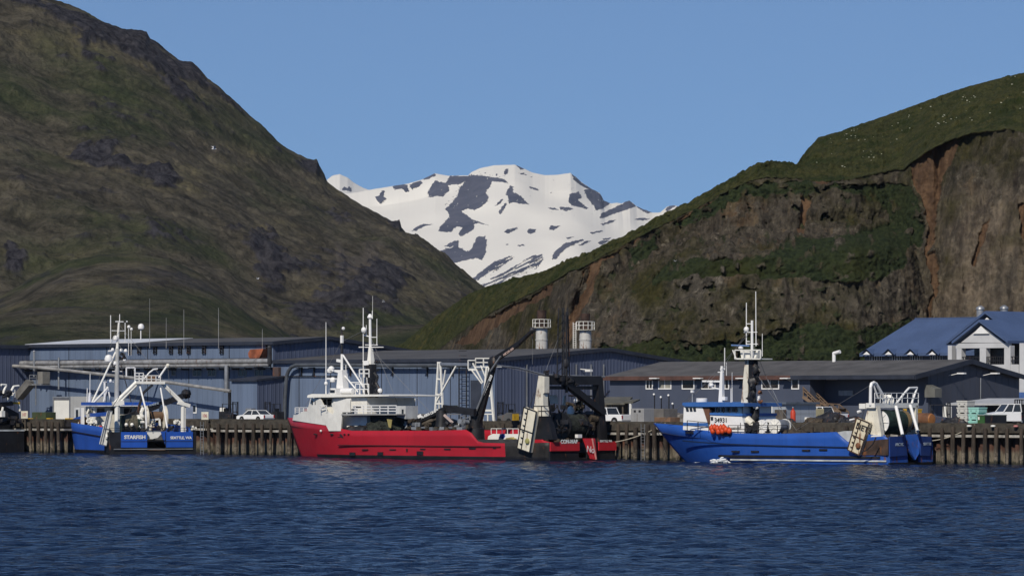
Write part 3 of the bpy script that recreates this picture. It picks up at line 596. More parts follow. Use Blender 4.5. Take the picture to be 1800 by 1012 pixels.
# fender piles, every one its own
pile0 = None; x = WX0+.6; rp = random.Random(5)
def pile(x, y, tall=0.0):
    global pile0
    P = K.w(x, y, 0)
    if pile0 is None:
        mb = MB(); pts = [(.17, -2.5), (.185, 0), (.2, 1.2), (.19, 2.4), (.2, 3.45), (.17, 3.5)]; mb.lathe((0,0,0), pts, n=9)
        pile0 = tag(mb.build('fender_pile', PILEM), 'round weathered timber fender pile along the front of the wharf', 'pile', 'fender piles along the wharf'); o = pile0
    else:
        o = pile0.copy(); COL.objects.link(o)
    o.location = P; o.rotation_euler = (rp.uniform(-.03, .03), rp.uniform(-.04, .04), rp.uniform(0, 6)); k = rp.uniform(.85, 1.15); o.scale = (k, k, rp.uniform(.97, 1.07)+tall)
while x < WX1:
    if not (SL0-.3 < x < SL1+.3): pile(x, -.2)
    x += rp.choice((rp.uniform(1.25, 1.75), rp.uniform(1.25, 1.75), rp.uniform(1.0, 1.3)))
for k in range(5): pile(SL0+.22, 1.5+2.8*k); pile(SL1-.22, 1.5+2.8*k)
def ladder(px, label):
    t, fr = fthing(K, 'dock_ladder', label, 'ladder', A_(px), -.5, -.6); mb = MB()
    for sx in (-.24, .24): mb.bar((sx, 0, 0), (sx, 0, 4.3), .07, .05)
    mb.build('rail', GREYST, t); mb = MB()
    for i in range(13): mb.bar((-.24, 0, .3+i*.3), (.24, 0, .3+i*.3), .04)
    mb.build('rung', GREYST, t)
ladder(361, 'steel ladder down the wharf face right of the stern-on blue boat'); ladder(1136, 'steel ladder down the wharf face left of the blue trawler bow')

# ------------------------------------------------------------------ buildings
def siding(name, col, axis, seam=1.0, dark=.72, tone=.1):
    m, t, b = nodes(name); s3 = t.nodes.new('ShaderNodeSeparateXYZ'); t.links.new(t.nodes.new('ShaderNodeTexCoord').outputs['Object'], s3.inputs[0])
    k = mul(t, s3.outputs[axis], 1/seam); fl = t.nodes.new('ShaderNodeMath'); fl.operation = 'FLOOR'; t.links.new(k, fl.inputs[0])
    wn_ = t.nodes.new('ShaderNodeTexWhiteNoise'); wn_.noise_dimensions = '1D'; t.links.new(fl.outputs[0], wn_.inputs['W'])
    c = mixc(t, wn_.outputs['Value'], tuple(x*(1-tone) for x in col), tuple(x*(1+tone) for x in col))
    c = mixc(t, mul(t, ramp(t, noise(t, .35, 6, stretch=(1, 1, .35), rough=.65), .45, .75), .4), c, tuple(x*.7 for x in col))
    c = mixc(t, mul(t, ramp(t, noise(t, 1.2, 5, stretch=(3, 3, .12)), .55, .8), .45), c, (.1, .085, .075))
    c = mixc(t, mul(t, ramp(t, noise(t, .12, 3), .5, .8), .3), c, tuple(min(1, x*1.35) for x in col))
    t.links.new(c, b.inputs['Base Color']); b.inputs['Roughness'].default_value = .45; b.inputs['Metallic'].default_value = .0; b.inputs['Specular IOR Level'].default_value = .35
    return m
SIDF = siding('blue_metal_siding', (.128, .168, .245), 0, 1.05); SIDG = siding('shaded_blue_ribbed_siding', (.085, .103, .16), 1, .7)  # ribbed gable siding is darker: the ends' shade is put into its colour
SIDC = siding('slate_blue_siding', (.068, .08, .115), 0, 1.2, tone=.04); SIDCG = siding('shaded_slate_siding', (.058, .064, .086), 1, 1.2, tone=.05)  # gable slate is darker than the front: shade put into its colour
ROOFM = M('dark_grey_roofing', (.075, .073, .072), .85, var=.22, scale=.25, streak=.2, grime=.3); ROOFW = M('white_metal_roofing', (.62, .63, .64), .4, var=.1, scale=.3, grime=.15)
ROOFC = M('brown_grey_shingle_roof', (.084, .08, .077), .9, var=.25, scale=.4, streak=.2, grime=.25); TRIM = M('dark_blue_trim', (.025, .03, .045), .6, var=.2)
TRIMB = M('brown_eave_trim', (.09, .045, .035), .7, var=.3)
def hall(name, label, cat, x0, x1, y0, prof, wf, wg, roofm, ribs=None, over=.4, thick=.28, trim=TRIM, seams=None, zb=QZ-.2, ribd=.045):
    """a gabled hall: prof is [(y from the front, z)] of eave, ridge(s), eave; the front faces the water"""
    t, fr = fthing(K, name, label, cat, x0, y0, 0); L = x1-x0; dep = prof[-1][0]
    mb = MB(); zf = prof[0][1]-thick; zk = prof[-1][1]-thick
    mb.add([(0,0,zb),(L,0,zb),(L,0,zf),(0,0,zf)], [(0,1,2,3)]); mb.add([(0,dep,zb),(0,dep,zk),(L,dep,zk),(L,dep,zb)], [(0,1,2,3)])
    for s_ in (seams or []): mb.box2((s_-.05, -.045, zb), (s_+.05, .01, zf), 1)
    if ribs:
        s_ = .4
        while s_ < L: mb.box2((s_-.03, -.035, zb), (s_+.03, .01, zf)); s_ += ribs[0]
    mb.build('wall', [wf, TRIM], t)
    for X in (0, L): mb = MB(); mb.add([(X,0,zb)]+[(X, y, z-thick) for y, z in prof]+[(X,dep,zb)], [list(range(len(prof)+2))]); X or mb.build('gable_wall', wg, t)
    if ribs:
        s_ = .35
        while s_ < dep-.1:
            z = np.interp(s_, [q[0] for q in prof], [q[1] for q in prof])-thick; mb.box2((L-.01, s_-.06, zb), (L+ribd, s_+.06, z-.02)); s_ += ribs[1]
    mb.build('gable_wall', wg, t)
    mb = MB()
    pr = [(y, z) for y, z in prof]
    sl = (pr[1][1]-pr[0][1])/(pr[1][0]-pr[0][0]); pr[0] = (-over, pr[0][1]-sl*over)
    sl = (pr[-1][1]-pr[-2][1])/(pr[-1][0]-pr[-2][0]); pr[-1] = (pr[-1][0]+over, pr[-1][1]+sl*over)
    for (ya, za), (yb_, zb_) in zip(pr[:-1], pr[1:]):
        mb.prism([(-over, ya, za), (-over, yb_, zb_), (-over, yb_, zb_-thick), (-over, ya, za-thick)], (L+2*over, 0, 0))
    mb.build('roof', roofm, t)
    mb = MB(); mb.box2((-over-.02, -over-.09, pr[0][1]-thick-.12), (L+over+.02, -over-.004, pr[0][1]+.04))
    for (ya, za), (yb_, zb_) in zip(pr[:-1], pr[1:]):
        mb.prism([(L+over+.004, ya, za+.05), (L+over+.004, yb_, zb_+.05), (L+over+.004, yb_, zb_-thick-.14), (L+over+.004, ya, za-thick-.14)], (.08, 0, 0))
    mb.build('eave_trim', trim, t)
    return t, fr
def window(t, x, z, w_, h, y=0, mull=1, frame=WHITEC, pane=GLASS, name='window', fw=.12, blind=None, slide=False):
    mb = MB(); f = fw
    mb.box2((x, y-.07, z), (x+w_, y-.002, z+f)); mb.box2((x, y-.07, z+h-f), (x+w_, y-.002, z+h)); mb.box2((x, y-.07, z+f), (x+f, y-.002, z+h-f)); mb.box2((x+w_-f, y-.07, z+f), (x+w_, y-.002, z+h-f))
    for i in range(mull): X = x+w_*(i+1)/(mull+1); mb.box2((X-.045, y-.065, z+f), (X+.045, y-.003, z+h-f))
    o = mb.build(name, frame, t); g = MB(); g.box2((x+f, y-.03, z+f), (x+w_-f, y-.006, z+h-f)); g.build('pane', pane, o)
    return o

# -- the long upper warehouse on the left
AB = 72.0; ax1 = A_(480, AB); ax0 = A_(52, AB)
zf = kz(480, 600, AB); zl = kz(572, 591, AB+9.9)
WA, WAF = hall('warehouse', 'long pale blue warehouse with pipes along its front behind the stern-on boat', 'warehouse', ax0, ax1, AB, [(0, zf), (10.2, zf+.75), (30, zf-1.4)], SIDF, SIDG, ROOFM, ribs=(1.05, .72), seams=[8.5, 16.5, 25, 33.4, 41.5])
aL = ax1-ax0
mb = MB(); ex = WAF.l(K.w(A_(290, AB+5), AB+5, 0))[0]
mb.prism([(-.6, -.35, zf+.03), (-.6, 10.2, zf+.79), (-.6, 10.2, zf+.83), (-.6, -.35, zf+.07)], (ex+.6, 0, 0)); mb.build('bright_roof_sheet', ROOFW, WA)
def ax_(px, py, b=AB): q = K.p(px, py, b); return q[0]-ax0, q[2]
for pxa, pxb, ya, yb_, d in ((339, 354, 648, 661, 1), (366, 380, 648, 661, 1), (419, 434, 648, 661, 1), (448, 463, 648, 661, 1), (220, 238, 648, 661, 2), (302, 309, 650, 660, 0)):
    xa, za = ax_(pxa, yb_); xb, zb_ = ax_(pxb, ya); window(WA, xa, za, xb-xa, zb_-za, mull=d, frame=M('grey_window_frame', (.3, .3, .28), .6), fw=.08)
xa, za = ax_(332, 726); xb, zb_ = ax_(346, 710); window(WA, xa, za, xb-xa, zb_-za, mull=0, fw=.16)
for pxx in (228, 244, 272, 300, 316, 331, 358, 389, 470):
    mb = MB(); xa, za = ax_(pxx, 622); xb, zb_ = ax_(pxx, 603)
    for o in (0, .5): mb.box2((xa+o-.03, -.3, za), (xa+o+.03, -.02, zb_))
    for q in range(4): Z = za+(zb_-za)*(q+.5)/4; mb.box2((xa-.1, -.32, Z-.05), (xa+.6, -.26, Z+.05))
    mb.build('wall_bracket', DARK, WA)
for pxx, py0, hh in ((268, 612, 8.5), (297, 612, 5.2), (328, 612, 6.6), (389, 612, 6.8), (466, 612, 3.2), (18, 612, 3.0)):
    xa, za = ax_(pxx, py0)
    if xa > 0: mb = MB(); mb.tube((xa, -.5, za), (xa, -.5, za+hh*.8), .035, .02, n=5); mb.build('antenna', M('grey_whip_antenna', (.33, .33, .33), .5), WA)
# door and lamp details
mb = MB(); xa, za = ax_(340, 745); xb, zb_ = ax_(327, 706); mb.box2((xb, -.12, QZ), (xa, -.002, zb_)); mb.build('door', M('pale_grey_door', (.2, .24, .33), .5), WA)
mb = MB(); xa, za = ax_(306, 640); mb.box2((xa-.5, -.9, za-.2), (xa+.5, -.02, za+.5)); mb.tube((xa, -.95, za+.3), (xa, -1.3, za-.1), .3, n=10); mb.build('flood_lamp', GREYST, WA)

# -- its ribbed end block at the far left
xb = A_(54, AB); t, fr = hall('warehouse', 'dark ribbed blue building end at the left edge behind the black ship', 'warehouse', xb-26, xb-.25, AB-27, [(0, kz(-60, 606, AB-27)), (13.5, zf-.1), (27.2, zf-.15)], SIDG, SIDG, ROOFW, ribs=(1.05, .72))

# -- the middle warehouse
BB = 70.8; bx1 = A_(870, BB); bx0 = A_(480, BB)+.02
zf = kz(870, 629.5, BB); zr = kz(1068, 611.5, BB+21)
WB, WBF = hall('warehouse', 'blue metal warehouse with long low gable behind the red trawler', 'warehouse', bx0, bx1, BB, [(0, zf), (21, zr), (42, zf-.75)], SIDF, SIDG, ROOFM, ribs=(1.05, .62), seams=[5, 11, 17, 20.5, 27, 33], ribd=.06)
def bxz(px, py, b=BB): q = K.p(px, py, b); return q[0]-bx0, q[2]
def byz(px, py): q = K.q(px, py, bx1); return q[1]-BB, q[2]
BL = bx1-bx0
mb = MB()
for pxx in (925, 1012, 1038, 1060): ya, za = byz(pxx, 640); mb.box2((BL+.06, ya-.07, QZ), (BL+.2, ya+.07, za))
mb.build('downpipe', GREYST, WB)
mb = MB(); ya, za = byz(1020, 651); mb.bar((BL+.05, ya, za+.2), (BL+1.3, ya, za+.1), .1); mb.box((BL+1.5, ya, za), (.9, .5, .3)); mb.build('wall_lamp', WHITEC, WB)
mb = MB(); xa, za = bxz(828, 740); xb, zb_ = bxz(846, 668); mb.box2((xa, -.1, QZ), (xb, -.003, zb_)); mb.build('door', M('dark_blue_door', (.035, .042, .06), .6), WB)
mb = MB(); xa, za = bxz(816, 700); xb, zb_ = bxz(829, 645)
for X in (xa, xb): mb.box2((X-.06, -1.0, QZ), (X+.06, -.88, zb_))
for i in range(14): Z = QZ+1+i*.6; mb.box2((xa, -.98, Z), (xb, -.92, Z+.07))
mb.build('caged_ladder', DARK, WB)
mb = MB(); xa, za = bxz(497, 662); xb, zb_ = bxz(487, 645); mb.box2((xb-.3, -.5, za-6.5), (xa-.3, -.04, zb_)); mb.build('vent_duct', M('rusty_duct', (.08, .055, .05), .7, rust=.5), WB)
# bent duct along its front
duct, fr = fthing(K, 'duct', 'large round duct rising and running along the middle warehouse front', 'duct', bx0, BB, 0)
pts = [(500, 737), (501, 700), (504, 660), (507, 652), (512, 645), (520, 641.5), (560, 641), (700, 642), (827, 642)]; P3 = []
for a, b_ in pts: x, z = bxz(a, b_, BB-.8); P3.append(Vector((x, -.8, z)))
mb = MB(); mb.path(P3, .25, n=10)
for p in P3[1:-1]: mb.ball(p, .25, n=10)
mb.build('pipe', M('grey_painted_duct', (.07, .078, .09), .5, var=.2, streak=.3), duct)
for a in (524, 546, 610, 684, 745, 790): x, z = bxz(a, 642, BB-.8); mb = MB(); mb.box2((x-.04, -.3, z-1.4), (x+.04, -.06, z-.24)); mb.box2((x-.12, -1.1, z-.36), (x+.12, -.06, z-.26)); mb.build('bracket', DARK, duct)
mb = MB(); x0_, z0_ = bxz(482, 661); x1_, z1_ = bxz(612, 661); mb.tube((x0_, -.2, z0_), (x1_, -.2, z1_), .07, n=6); mb.build('conduit', DARK, duct)

# pipeline along the left warehouse
pl, fr = fthing(K, 'pipeline', 'pair of long grey pipes on brackets along the left warehouse front', 'pipeline', ax0, AB-1.6, 0)
for dpy, r in ((634.5, .34), (641.5, .24)):
    x1_, z1_ = ax_(474, dpy, AB-1.6); x0_, _ = ax_(-60, dpy, AB-1.6); mb = MB(); mb.tube((x0_, 0, z1_), (x1_, 0, z1_), r, n=12)
    for i in range(12): X = x0_+(x1_-x0_)*(i+.5)/12; mb.tube((X-.1, 0, z1_), (X+.1, 0, z1_), r+.06, n=12)
    if r > .3: mb.ball((x1_, 0, z1_), r, n=10)
    mb.build('pipe', M('silver_lagged_pipe', (.3, .3, .3), .5, .3, var=.3, streak=.4, rust=.2), pl)
mb = MB(); x1_, z1_ = ax_(474, 629.5, AB-1.6); mb.bar((ax_(-60, 629, AB-1.6)[0], .2, z1_), (x1_, .2, z1_), .1)
for i in range(26): X = -12+(x1_+12)*i/25; mb.box2((X-.06, .15, z1_-1.5), (X+.06, 1.5, z1_-1.2)); mb.box2((X-.04, .16, z1_-1.3), (X+.04, .24, z1_))
mb.build('pipe_rack', DARK, pl)
for pxx, pyt in ((403, 642), (108, 628)):
    X, Z = ax_(pxx, pyt, AB-1.6); mb = MB(); mb.tube((X, -.5, Z), (X, -.5, kz(pxx, 690 if pxx > 300 else 684, AB-2)), .3 if pxx > 300 else .13, n=10); mb.build('drop_pipe', GREYST, pl)
X, Z = ax_(60, 618, AB-2); mb = MB(); mb.tube((X, -.4, Z), (X, -.4, Z-3.5), .16, n=8); mb.ball((X, -.4, Z), .22, n=8); mb.build('vent_pipe', GREYST, pl)
X, Z = ax_(473, 640, AB-2); mb = MB(); mb.tube((X, -.3, Z), (X, -.3, Z+2.2), .3, n=8); mb.ball((X, -.3, Z+2.2), .34, n=8); mb.build('valve_stack', DARK, pl)
t, fr = fthing(K, 'pipe', 'thin sloping pipe sagging across the left warehouse front', 'pipe', ax0, AB-3, 0); mb = MB(); P3 = []
for a, b_ in ((-40, 640), (47, 644), (120, 651), (200, 660), (290, 671), (405, 687)): x, z = ax_(a, b_, AB-3); P3.append(Vector((x, 0, z)))
mb.path(P3, .22, n=8); mb.build('tube', M('silver_pipe', (.36, .35, .33), .45, .3, var=.3), t)
mb = MB()
for a, b_ in ((403, 686), (250, 666), (64, 646)): x, z = ax_(a, b_, AB-3); mb.box2((x-.1, -.1, QZ if a > 300 else z-.5), (x+.1, 3-.01, z-.22)) if a < 300 else mb.box2((x-.16, -.1, QZ), (x+.16, .2, z-.2))
mb.build('support', DARK, t)
# orange rusty hood
t, fr = fthing(K, 'vent_hood', 'rusty orange vent hood above the pipes on the left warehouse', 'vent hood', ax0, AB, 0)
q = [ax_(a, b_, AB-1.3) for a, b_ in ((437, 627), (436, 620), (440, 614), (463, 612.5), (459, 622), (455, 630), (440, 630))]
mb = MB(); mb.prism([(x, -1.3, z) for x, z in q], (0, 1.28, 0)); mb.build('hood', M('rusty_orange_hood', (.3, .09, .04), .8, var=.45, scale=.7, grime=.3), t)
# annex in front of the left warehouse
a0, a1 = A_(407, AB-6), A_(452, AB-6); t, fr = fthing(K, 'annex', 'blue metal annex block with sloped roof standing before the left warehouse', 'annex', a0, AB-6, 0)
L = a1-a0; z0_ = kz(430, 669, AB-6); z1_ = z0_+.55; mb = MB()
mb.add([(0,0,QZ-.1),(L,0,QZ-.1),(L,0,z0_),(0,0,z0_)], [(0,1,2,3)])
for i in range(int(L/.9)): mb.box2((i*.9+.3, -.03, QZ), (i*.9+.36, .01, z0_-.05))
mb.build('wall', SIDF, t); mb = MB()
for X in (0, L): mb.add([(X,0,QZ-.1),(X,5.9,QZ-.1),(X,5.9,z1_),(X,0,z0_)], [(0,1,2,3)])
for i in range(8): mb.box2((L-.01, i*.72+.2, QZ), (L+.05, i*.72+.32, z0_))
mb.build('end_wall', SIDG, t); mb = MB(); mb.prism([(-.3,-.4,z0_-.05),(-.3,5.95,z1_),(-.3,5.95,z1_+.22),(-.3,-.4,z0_+.2)], (L+.6, 0, 0)); mb.build('roof', TRIM, t)
# stair up the left end
t, fr = fthing(K, 'staircase', 'grey covered stair and landing against the building end at far left', 'staircase', A_(63, AB-5), AB-5, 0)
sx = lambda a, b_: (lambda q: Vector((q[0]-A_(63, AB-5), 0, q[2])))(K.p(a, b_, AB-5))
mb = MB(); p, q = sx(33, 697), sx(54, 672); mb.bar(p, q, 1.2, 1.0); mb.build('flight', M('grey_stair_steel', (.14, .135, .125), .7, var=.3), t)
mb = MB(); mb.box2(sx(52, 677), sx(73, 674)+Vector((0, 1.6, 0))); mb.build('landing', GREYST, t)
mb = MB(); mb.box2(sx(64, 676)+Vector((0, .2, 0)), sx(73, 653)+Vector((0, 1.5, 0))); mb.build('cabin', M('grey_cabin_panel', (.2, .19, .17), .7, streak=.3), t)
mb = MB(); mb.rail([sx(52, 674), sx(64, 674)], 1.2, 3, .04); mb.bar(sx(63, 677), sx(63, 712), .12); mb.build('railing', GREYST, t)
# chimneys behind the middle warehouse
for pxx, pyt, pyr, pyp, lb in ((952, 545, 574, 566, 'left of two rusty white exhaust stacks behind the middle warehouse'), (1029, 551, 578, 571, 'right of two rusty white exhaust stacks, the one with a ladder')):
    bb = BB+30; a0 = A_(pxx, bb); t, fr = fthing(K, 'exhaust_stack', lb, 'chimney', a0, bb, 0); z_ = lambda y_: kz(pxx, y_, bb)
    STK = M('rusty_white_stack', (.5, .49, .46), .6, var=.15, rust=.5, streak=.3)
    mb = MB(); mb.lathe((0,0,0), [(.8, QZ-.1), (.8, z_(598)), (.86, z_(598)), (.86, z_(596)), (.8, z_(596)), (.78, z_(pyr+2))], n=20); mb.build('stack', STK, t)
    mb = MB(); mb.lathe((0,0,0), [(.62, z_(pyr+2)+.003), (.62, z_(pyt)), (.5, z_(pyt)), (.5, z_(pyr))], n=18); mb.build('flue', M('brown_flue_steel', (.055, .03, .022), .8, var=.5, streak=.4), t)
    mb = MB(); mb.lathe((0,0,0), [(.79, z_(pyr+2)), (1.25, z_(pyr+2)), (1.25, z_(pyr+1)), (.79, z_(pyr+1))], n=14); mb.build('platform', WHITER, t)
    mb = MB(); n = 12
    for i in range(n):
        a, b_ = 2*math.pi*i/n, 2*math.pi*(i+1)/n; P, Q = (Vector((1.22*math.cos(g), 1.22*math.sin(g), z_(pyr+1))) for g in (a, b_))
        for h in (.55, 1.05): mb.bar(P+Vector((0,0,h)), Q+Vector((0,0,h)), .06)
        mb.bar(P, P+Vector((0,0,1.05)), .06)
    mb.build('railing', WHITE, t)
    if pxx > 1000:
        mb = MB()
        for o in (-.25, .25): mb.bar((-1.4+o, -.6, z_(612)), (-1.4+o, -.6, z_(566)), .07)
        for i in range(14): z0 = z_(612)+(z_(566)-z_(612))*i/14; mb.bar((-1.65, -.6, z0), (-1.15, -.6, z0), .05)
        mb.build('ladder', WHITE, t)

# -- the low slate building on the right
CB = 60.3; cx0 = A_(1072, CB); cxm = A_(1424, CB); cx1 = A_(1606, CB); dep = 19.5
zf = kz(1606, 657.5, CB-.5); zr = kz(1695, 631.5, CB+9.7)
t, fr = fthing(K, 'low_building', 'long low slate blue building with white framed windows behind the blue trawler', 'building', cx0, CB, 0); WC, WCF = t, fr
L = cx1-cx0; M_ = cxm-cx0; th = .3; set_ = 2.6
mb = MB(); mb.box2((0, .0, QZ-.1), (M_, set_, zf-th)); mb.box2((0, set_, QZ-.1), (L-.02, set_+.2, zf-th+.35)); mb.add([(0,dep,QZ-.1),(L,dep,QZ-.1),(L,dep,zf-th),(0,dep,zf-th)], [(0,1,2,3)]); mb.build('wall', SIDC, t)
mb = MB(); gp = [(set_, QZ-.1), (set_, zf-th+.4), (dep/2, zr-th), (dep, zf-th), (dep, QZ-.1)]
for X in (0, L): mb = MB(); mb.add([(X, y, z) for y, z in gp], [list(range(5))]); X or mb.build('gable_wall', SIDCG, t)
for i in range(14): y = set_+.5+i*1.2; z = np.interp(y, [0, dep/2, dep], [zf, zr, zf])-th; mb.box2((L-.01, y-.03, QZ), (L+.025, y+.03, z-.05))
mb.build('gable_wall', SIDCG, t)
mb = MB(); sl = (zr-zf)/(dep/2); o = .55
for ya, za, yb_, zb_ in ((-o, zf-sl*o, dep/2, zr), (dep/2, zr, dep+o, zf-sl*o)):
    mb.prism([(-.6, ya, za), (-.6, yb_, zb_), (-.6, yb_, zb_-th), (-.6, ya, za-th)], (L+1.2, 0, 0))
mb.build('roof', ROOFC, t)
mb = MB(); mb.box2((-.62, -o-.1, zf-sl*o-th-.15), (L*.62, -o-.004, zf-sl*o+.03)); mb.build('eave_trim', TRIMB, t)
mb = MB(); mb.box2((L*.62, -o-.1, zf-sl*o-th-.15), (L+.62, -o-.004, zf-sl*o+.03), 0)
for ya, za, yb_, zb_ in ((-o, zf-sl*o, dep/2, zr), (dep/2, zr, dep+o, zf-sl*o)):
    mb.prism([(L+.604, ya, za+.05), (L+.604, yb_, zb_+.05), (L+.604, yb_, zb_-th-.2), (L+.604, ya, za-th-.2)], (.1, 0, 0))
mb.build('barge_board', TRIM, t)
cxz = lambda px, py, b=CB: (lambda q: (q[0]-cx0, q[2]))(K.p(px, py, b))
INT = M('dim_room_glass', (.035, .028, .022), .12, var=.6, scale=.6)
BLIND = M('pale_blind', (.3, .29, .24), .6, var=.15)
for pxa, pxb, n, gl in ((1135.5, 1148, 1, INT), (1157.5, 1180.5, 1, BLIND), (1199, 1221, 0, INT), (1233.5, 1258, 1, INT), (1268, 1282, 1, INT), (1339, 1370, 1, INT), (1391.5, 1405, 0, INT)):
    xa, za = cxz(pxa, 684); xb, zb_ = cxz(pxb, 665); window(t, xa, za, xb-xa, zb_-za, mull=n, pane=gl, fw=.13)
for pxx in (1150, 1227, 1302, 1380):
    mb = MB(); x, z = cxz(pxx, 664.5, CB-1); mb.box((x, -1.0, z), (1.2, .5, .12)); mb.bar((x, -.02, z-.3), (x, -1, z), .08); mb.build('eave_lamp', WHITEC, t)
mb = MB(); xa, za = cxz(1475, 695, CB+set_); xb, zb_ = cxz(1500, 686, CB+set_)
mb.box2((xa, set_-.12, za), (xb, set_-.002, zb_))
mb.build('louvre_vent', GREYST, t)
mb = MB(); x, z = cxz(1462, 666, CB+set_-1.6); mb.box((x, set_-1.6, z), (1.2, .6, .14)); x2, z2 = cxz(1560, 665, CB+set_-1.6); mb.box((x2, set_-1.6, z2), (1.2, .6, .14)); mb.build('soffit_lamp', WHITEC, t)
cyz = lambda px, py: (lambda q: (q[1]-CB, q[2]))(K.q(px, py, cx1))
for pxx in (1667, 1726):
    y, z = cyz(pxx, 656); mb = MB(); mb.bar((L+.02, y, z-.25), (L+1.5, y, z), .07); mb.box((L+1.9, y, z), (1.0, .45, .16)); mb.build('wall_lamp', WHITEC, t)
mb = MB(); y, z = cyz(1723, 664); mb.tube((L+.08, y, z), (L+.08, y, QZ+2), .06, n=6); mb.build('conduit', GREYST, t)
ya, za = cyz(1625, 698); yb_, zb_ = cyz(1637, 675)
mb = MB(); mb.prism([(L+.02, ya, za), (L+1.5, ya, za), (L+1.5, ya, zb_-.5), (L+.02, ya, zb_)], (0, yb_-ya, 0)); mb.build('vent_hood', M('olive_grey_hood', (.13, .13, .115), .7, var=.15), t)
mb = MB(); x, z = cxz(1466, 630, CB+9); mb.tube((x, 9, z-.5), (x, 9, z+.6), .22, n=10); mb.tube((x, 9, z+.6), (x+.9, 9, z+.8), .22, n=10); mb.ball((x, 9, z+.6), .23, n=8); mb.build('roof_vent', WHITEC, t)
# timber stair on its front
t, fr = fthing(K, 'staircase', 'brown timber stair rising to the low building beside the pale siding shed', 'staircase', A_(1424, CB+.6), CB+.6, 0)
sx = lambda a, b_, y=0: (lambda q: Vector((q[0]-A_(1424, CB+.6), y, q[2])))(K.p(a, b_, CB+.6))
STB = M('brown_stair_timber', (.17, .115, .075), .8, var=.3)
mb = MB()
for y in (-.9, .5):
    mb.bar(sx(1420, 697, y), sx(1450, 717, y), .12, .35); mb.bar(sx(1450, 717, y), sx(1484, 722, y), .12, .3)
mb.build('stringer', STB, t); mb = MB()
for y in (-.9, .5):
    for k, (p, q) in enumerate(((sx(1420, 680, y), sx(1450, 709, y)), (sx(1420, 685, y), sx(1450, 714, y)), (sx(1450, 709, y), sx(1470, 710, y)), (sx(1470, 710, y), sx(1487, 724, y)))): mb.bar(p, q, .1)
    for a, b0, b1 in ((1421, 698, 681), (1428, 703, 687), (1436, 708, 695), (1444, 713, 703), (1451, 735, 709), (1460, 735, 710), (1470, 735, 710), (1487, 738, 724)): mb.bar(sx(a, b0, y), sx(a, b1, y), .1)
mb.build('railing', STB, t); mb = MB()
for i in range(11): p = sx(1420+30*i/10, 697+20*i/10); mb.box((p.x, -.2, p.z), (.32, 1.3, .06))
mb.box2(sx(1449, 718)+Vector((0,-.85,0)), sx(1484, 717.2)+Vector((0, .45, 0))); mb.build('tread', STB, t)

# -- the blue roofed lodge
LB = 134.0; BROOF = M('blue_metal_roof', (.066, .1, .19), .45, var=.1, scale=.3, streak=.15); LW = M('grey_white_clapboard', (.52, .52, .52), .6, var=.08, scale=.5); LWD = M('lodge_dark_glass', (.02, .022, .028), .2)  # last one: dark glass for the lodge windows and porch back wall
lx0 = A_(1520, LB); t, LF = fthing(K, 'lodge', 'large pale lodge with steep blue hipped roof below the cliff at right', 'lodge', lx0, LB, 0); LO = t
lp = lambda px, py, y: (lambda q: Vector((q[0]-lx0, y, q[2])))(K.p(px, py, LB+y))
ze = lp(1520, 621, 0).z; e0 = lp(1511, 622, -1); e1 = lp(1900, 600, -1).x; rd = 9.0
r0 = lp(1609, 560, rd); zr = r0.z
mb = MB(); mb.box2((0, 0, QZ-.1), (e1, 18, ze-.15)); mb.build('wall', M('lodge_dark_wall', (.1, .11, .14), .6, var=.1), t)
for i in range(4):
    p = lp(1541+35.5*i, 628, 0)
    for k in range(5): window(t, p.x-1.15+k*.42, p.z-1.2, .36, 1.5, mull=0, fw=.05, pane=LWD)
mb = MB(); E = e0.x
mb.add([(E,-1,ze),(e1,-1,ze),(e1,rd,zr),(r0.x,rd,zr),(E,19,ze),(e1,19,ze)], [(0,1,2,3),(0,3,4),(4,3,2,5)])
mb.box2((E, -1.02, ze-.4), (e1, -.98, ze+.02)); mb.box2((E-.02, -.98, ze-.4), (E+.02, 19, ze+.02)); mb.box2((r0.x, rd-.15, zr-.05), (e1, rd+.15, zr+.1))
mb.build('roof', BROOF, t)
for i in range(4):                          # small triangular roof vents
    ap = lp(1536+39*i, 611, 0); mb = MB(); sl = (zr-ze)/(rd+1); z0 = ap.z-.15; yb0 = -1+(z0-.95-ze)/sl
    w_, h = 1.15, .85; yf = -1+(z0-h*.95-ze)/sl
    apx = Vector((ap.x, yf-.25, z0)); l_ = Vector((ap.x-w_, yf-.25, z0-h)); r_ = Vector((ap.x+w_, yf-.25, z0-h)); bk = Vector((ap.x, yf+2.0, z0))
    mb.add([apx, l_, r_, bk], [(0,3,1),(0,2,3)]); v = mb.build('roof_dormer', BROOF, t)
    mb = MB(); g = Vector((0, .1, 0)); mb.prism([apx+g+Vector((0,0,-.36)), l_+g+Vector((.55,0,.06)), r_+g+Vector((-.55,0,.06))], (0, .05, 0)); mb.build('louvre', WHITEC, v)
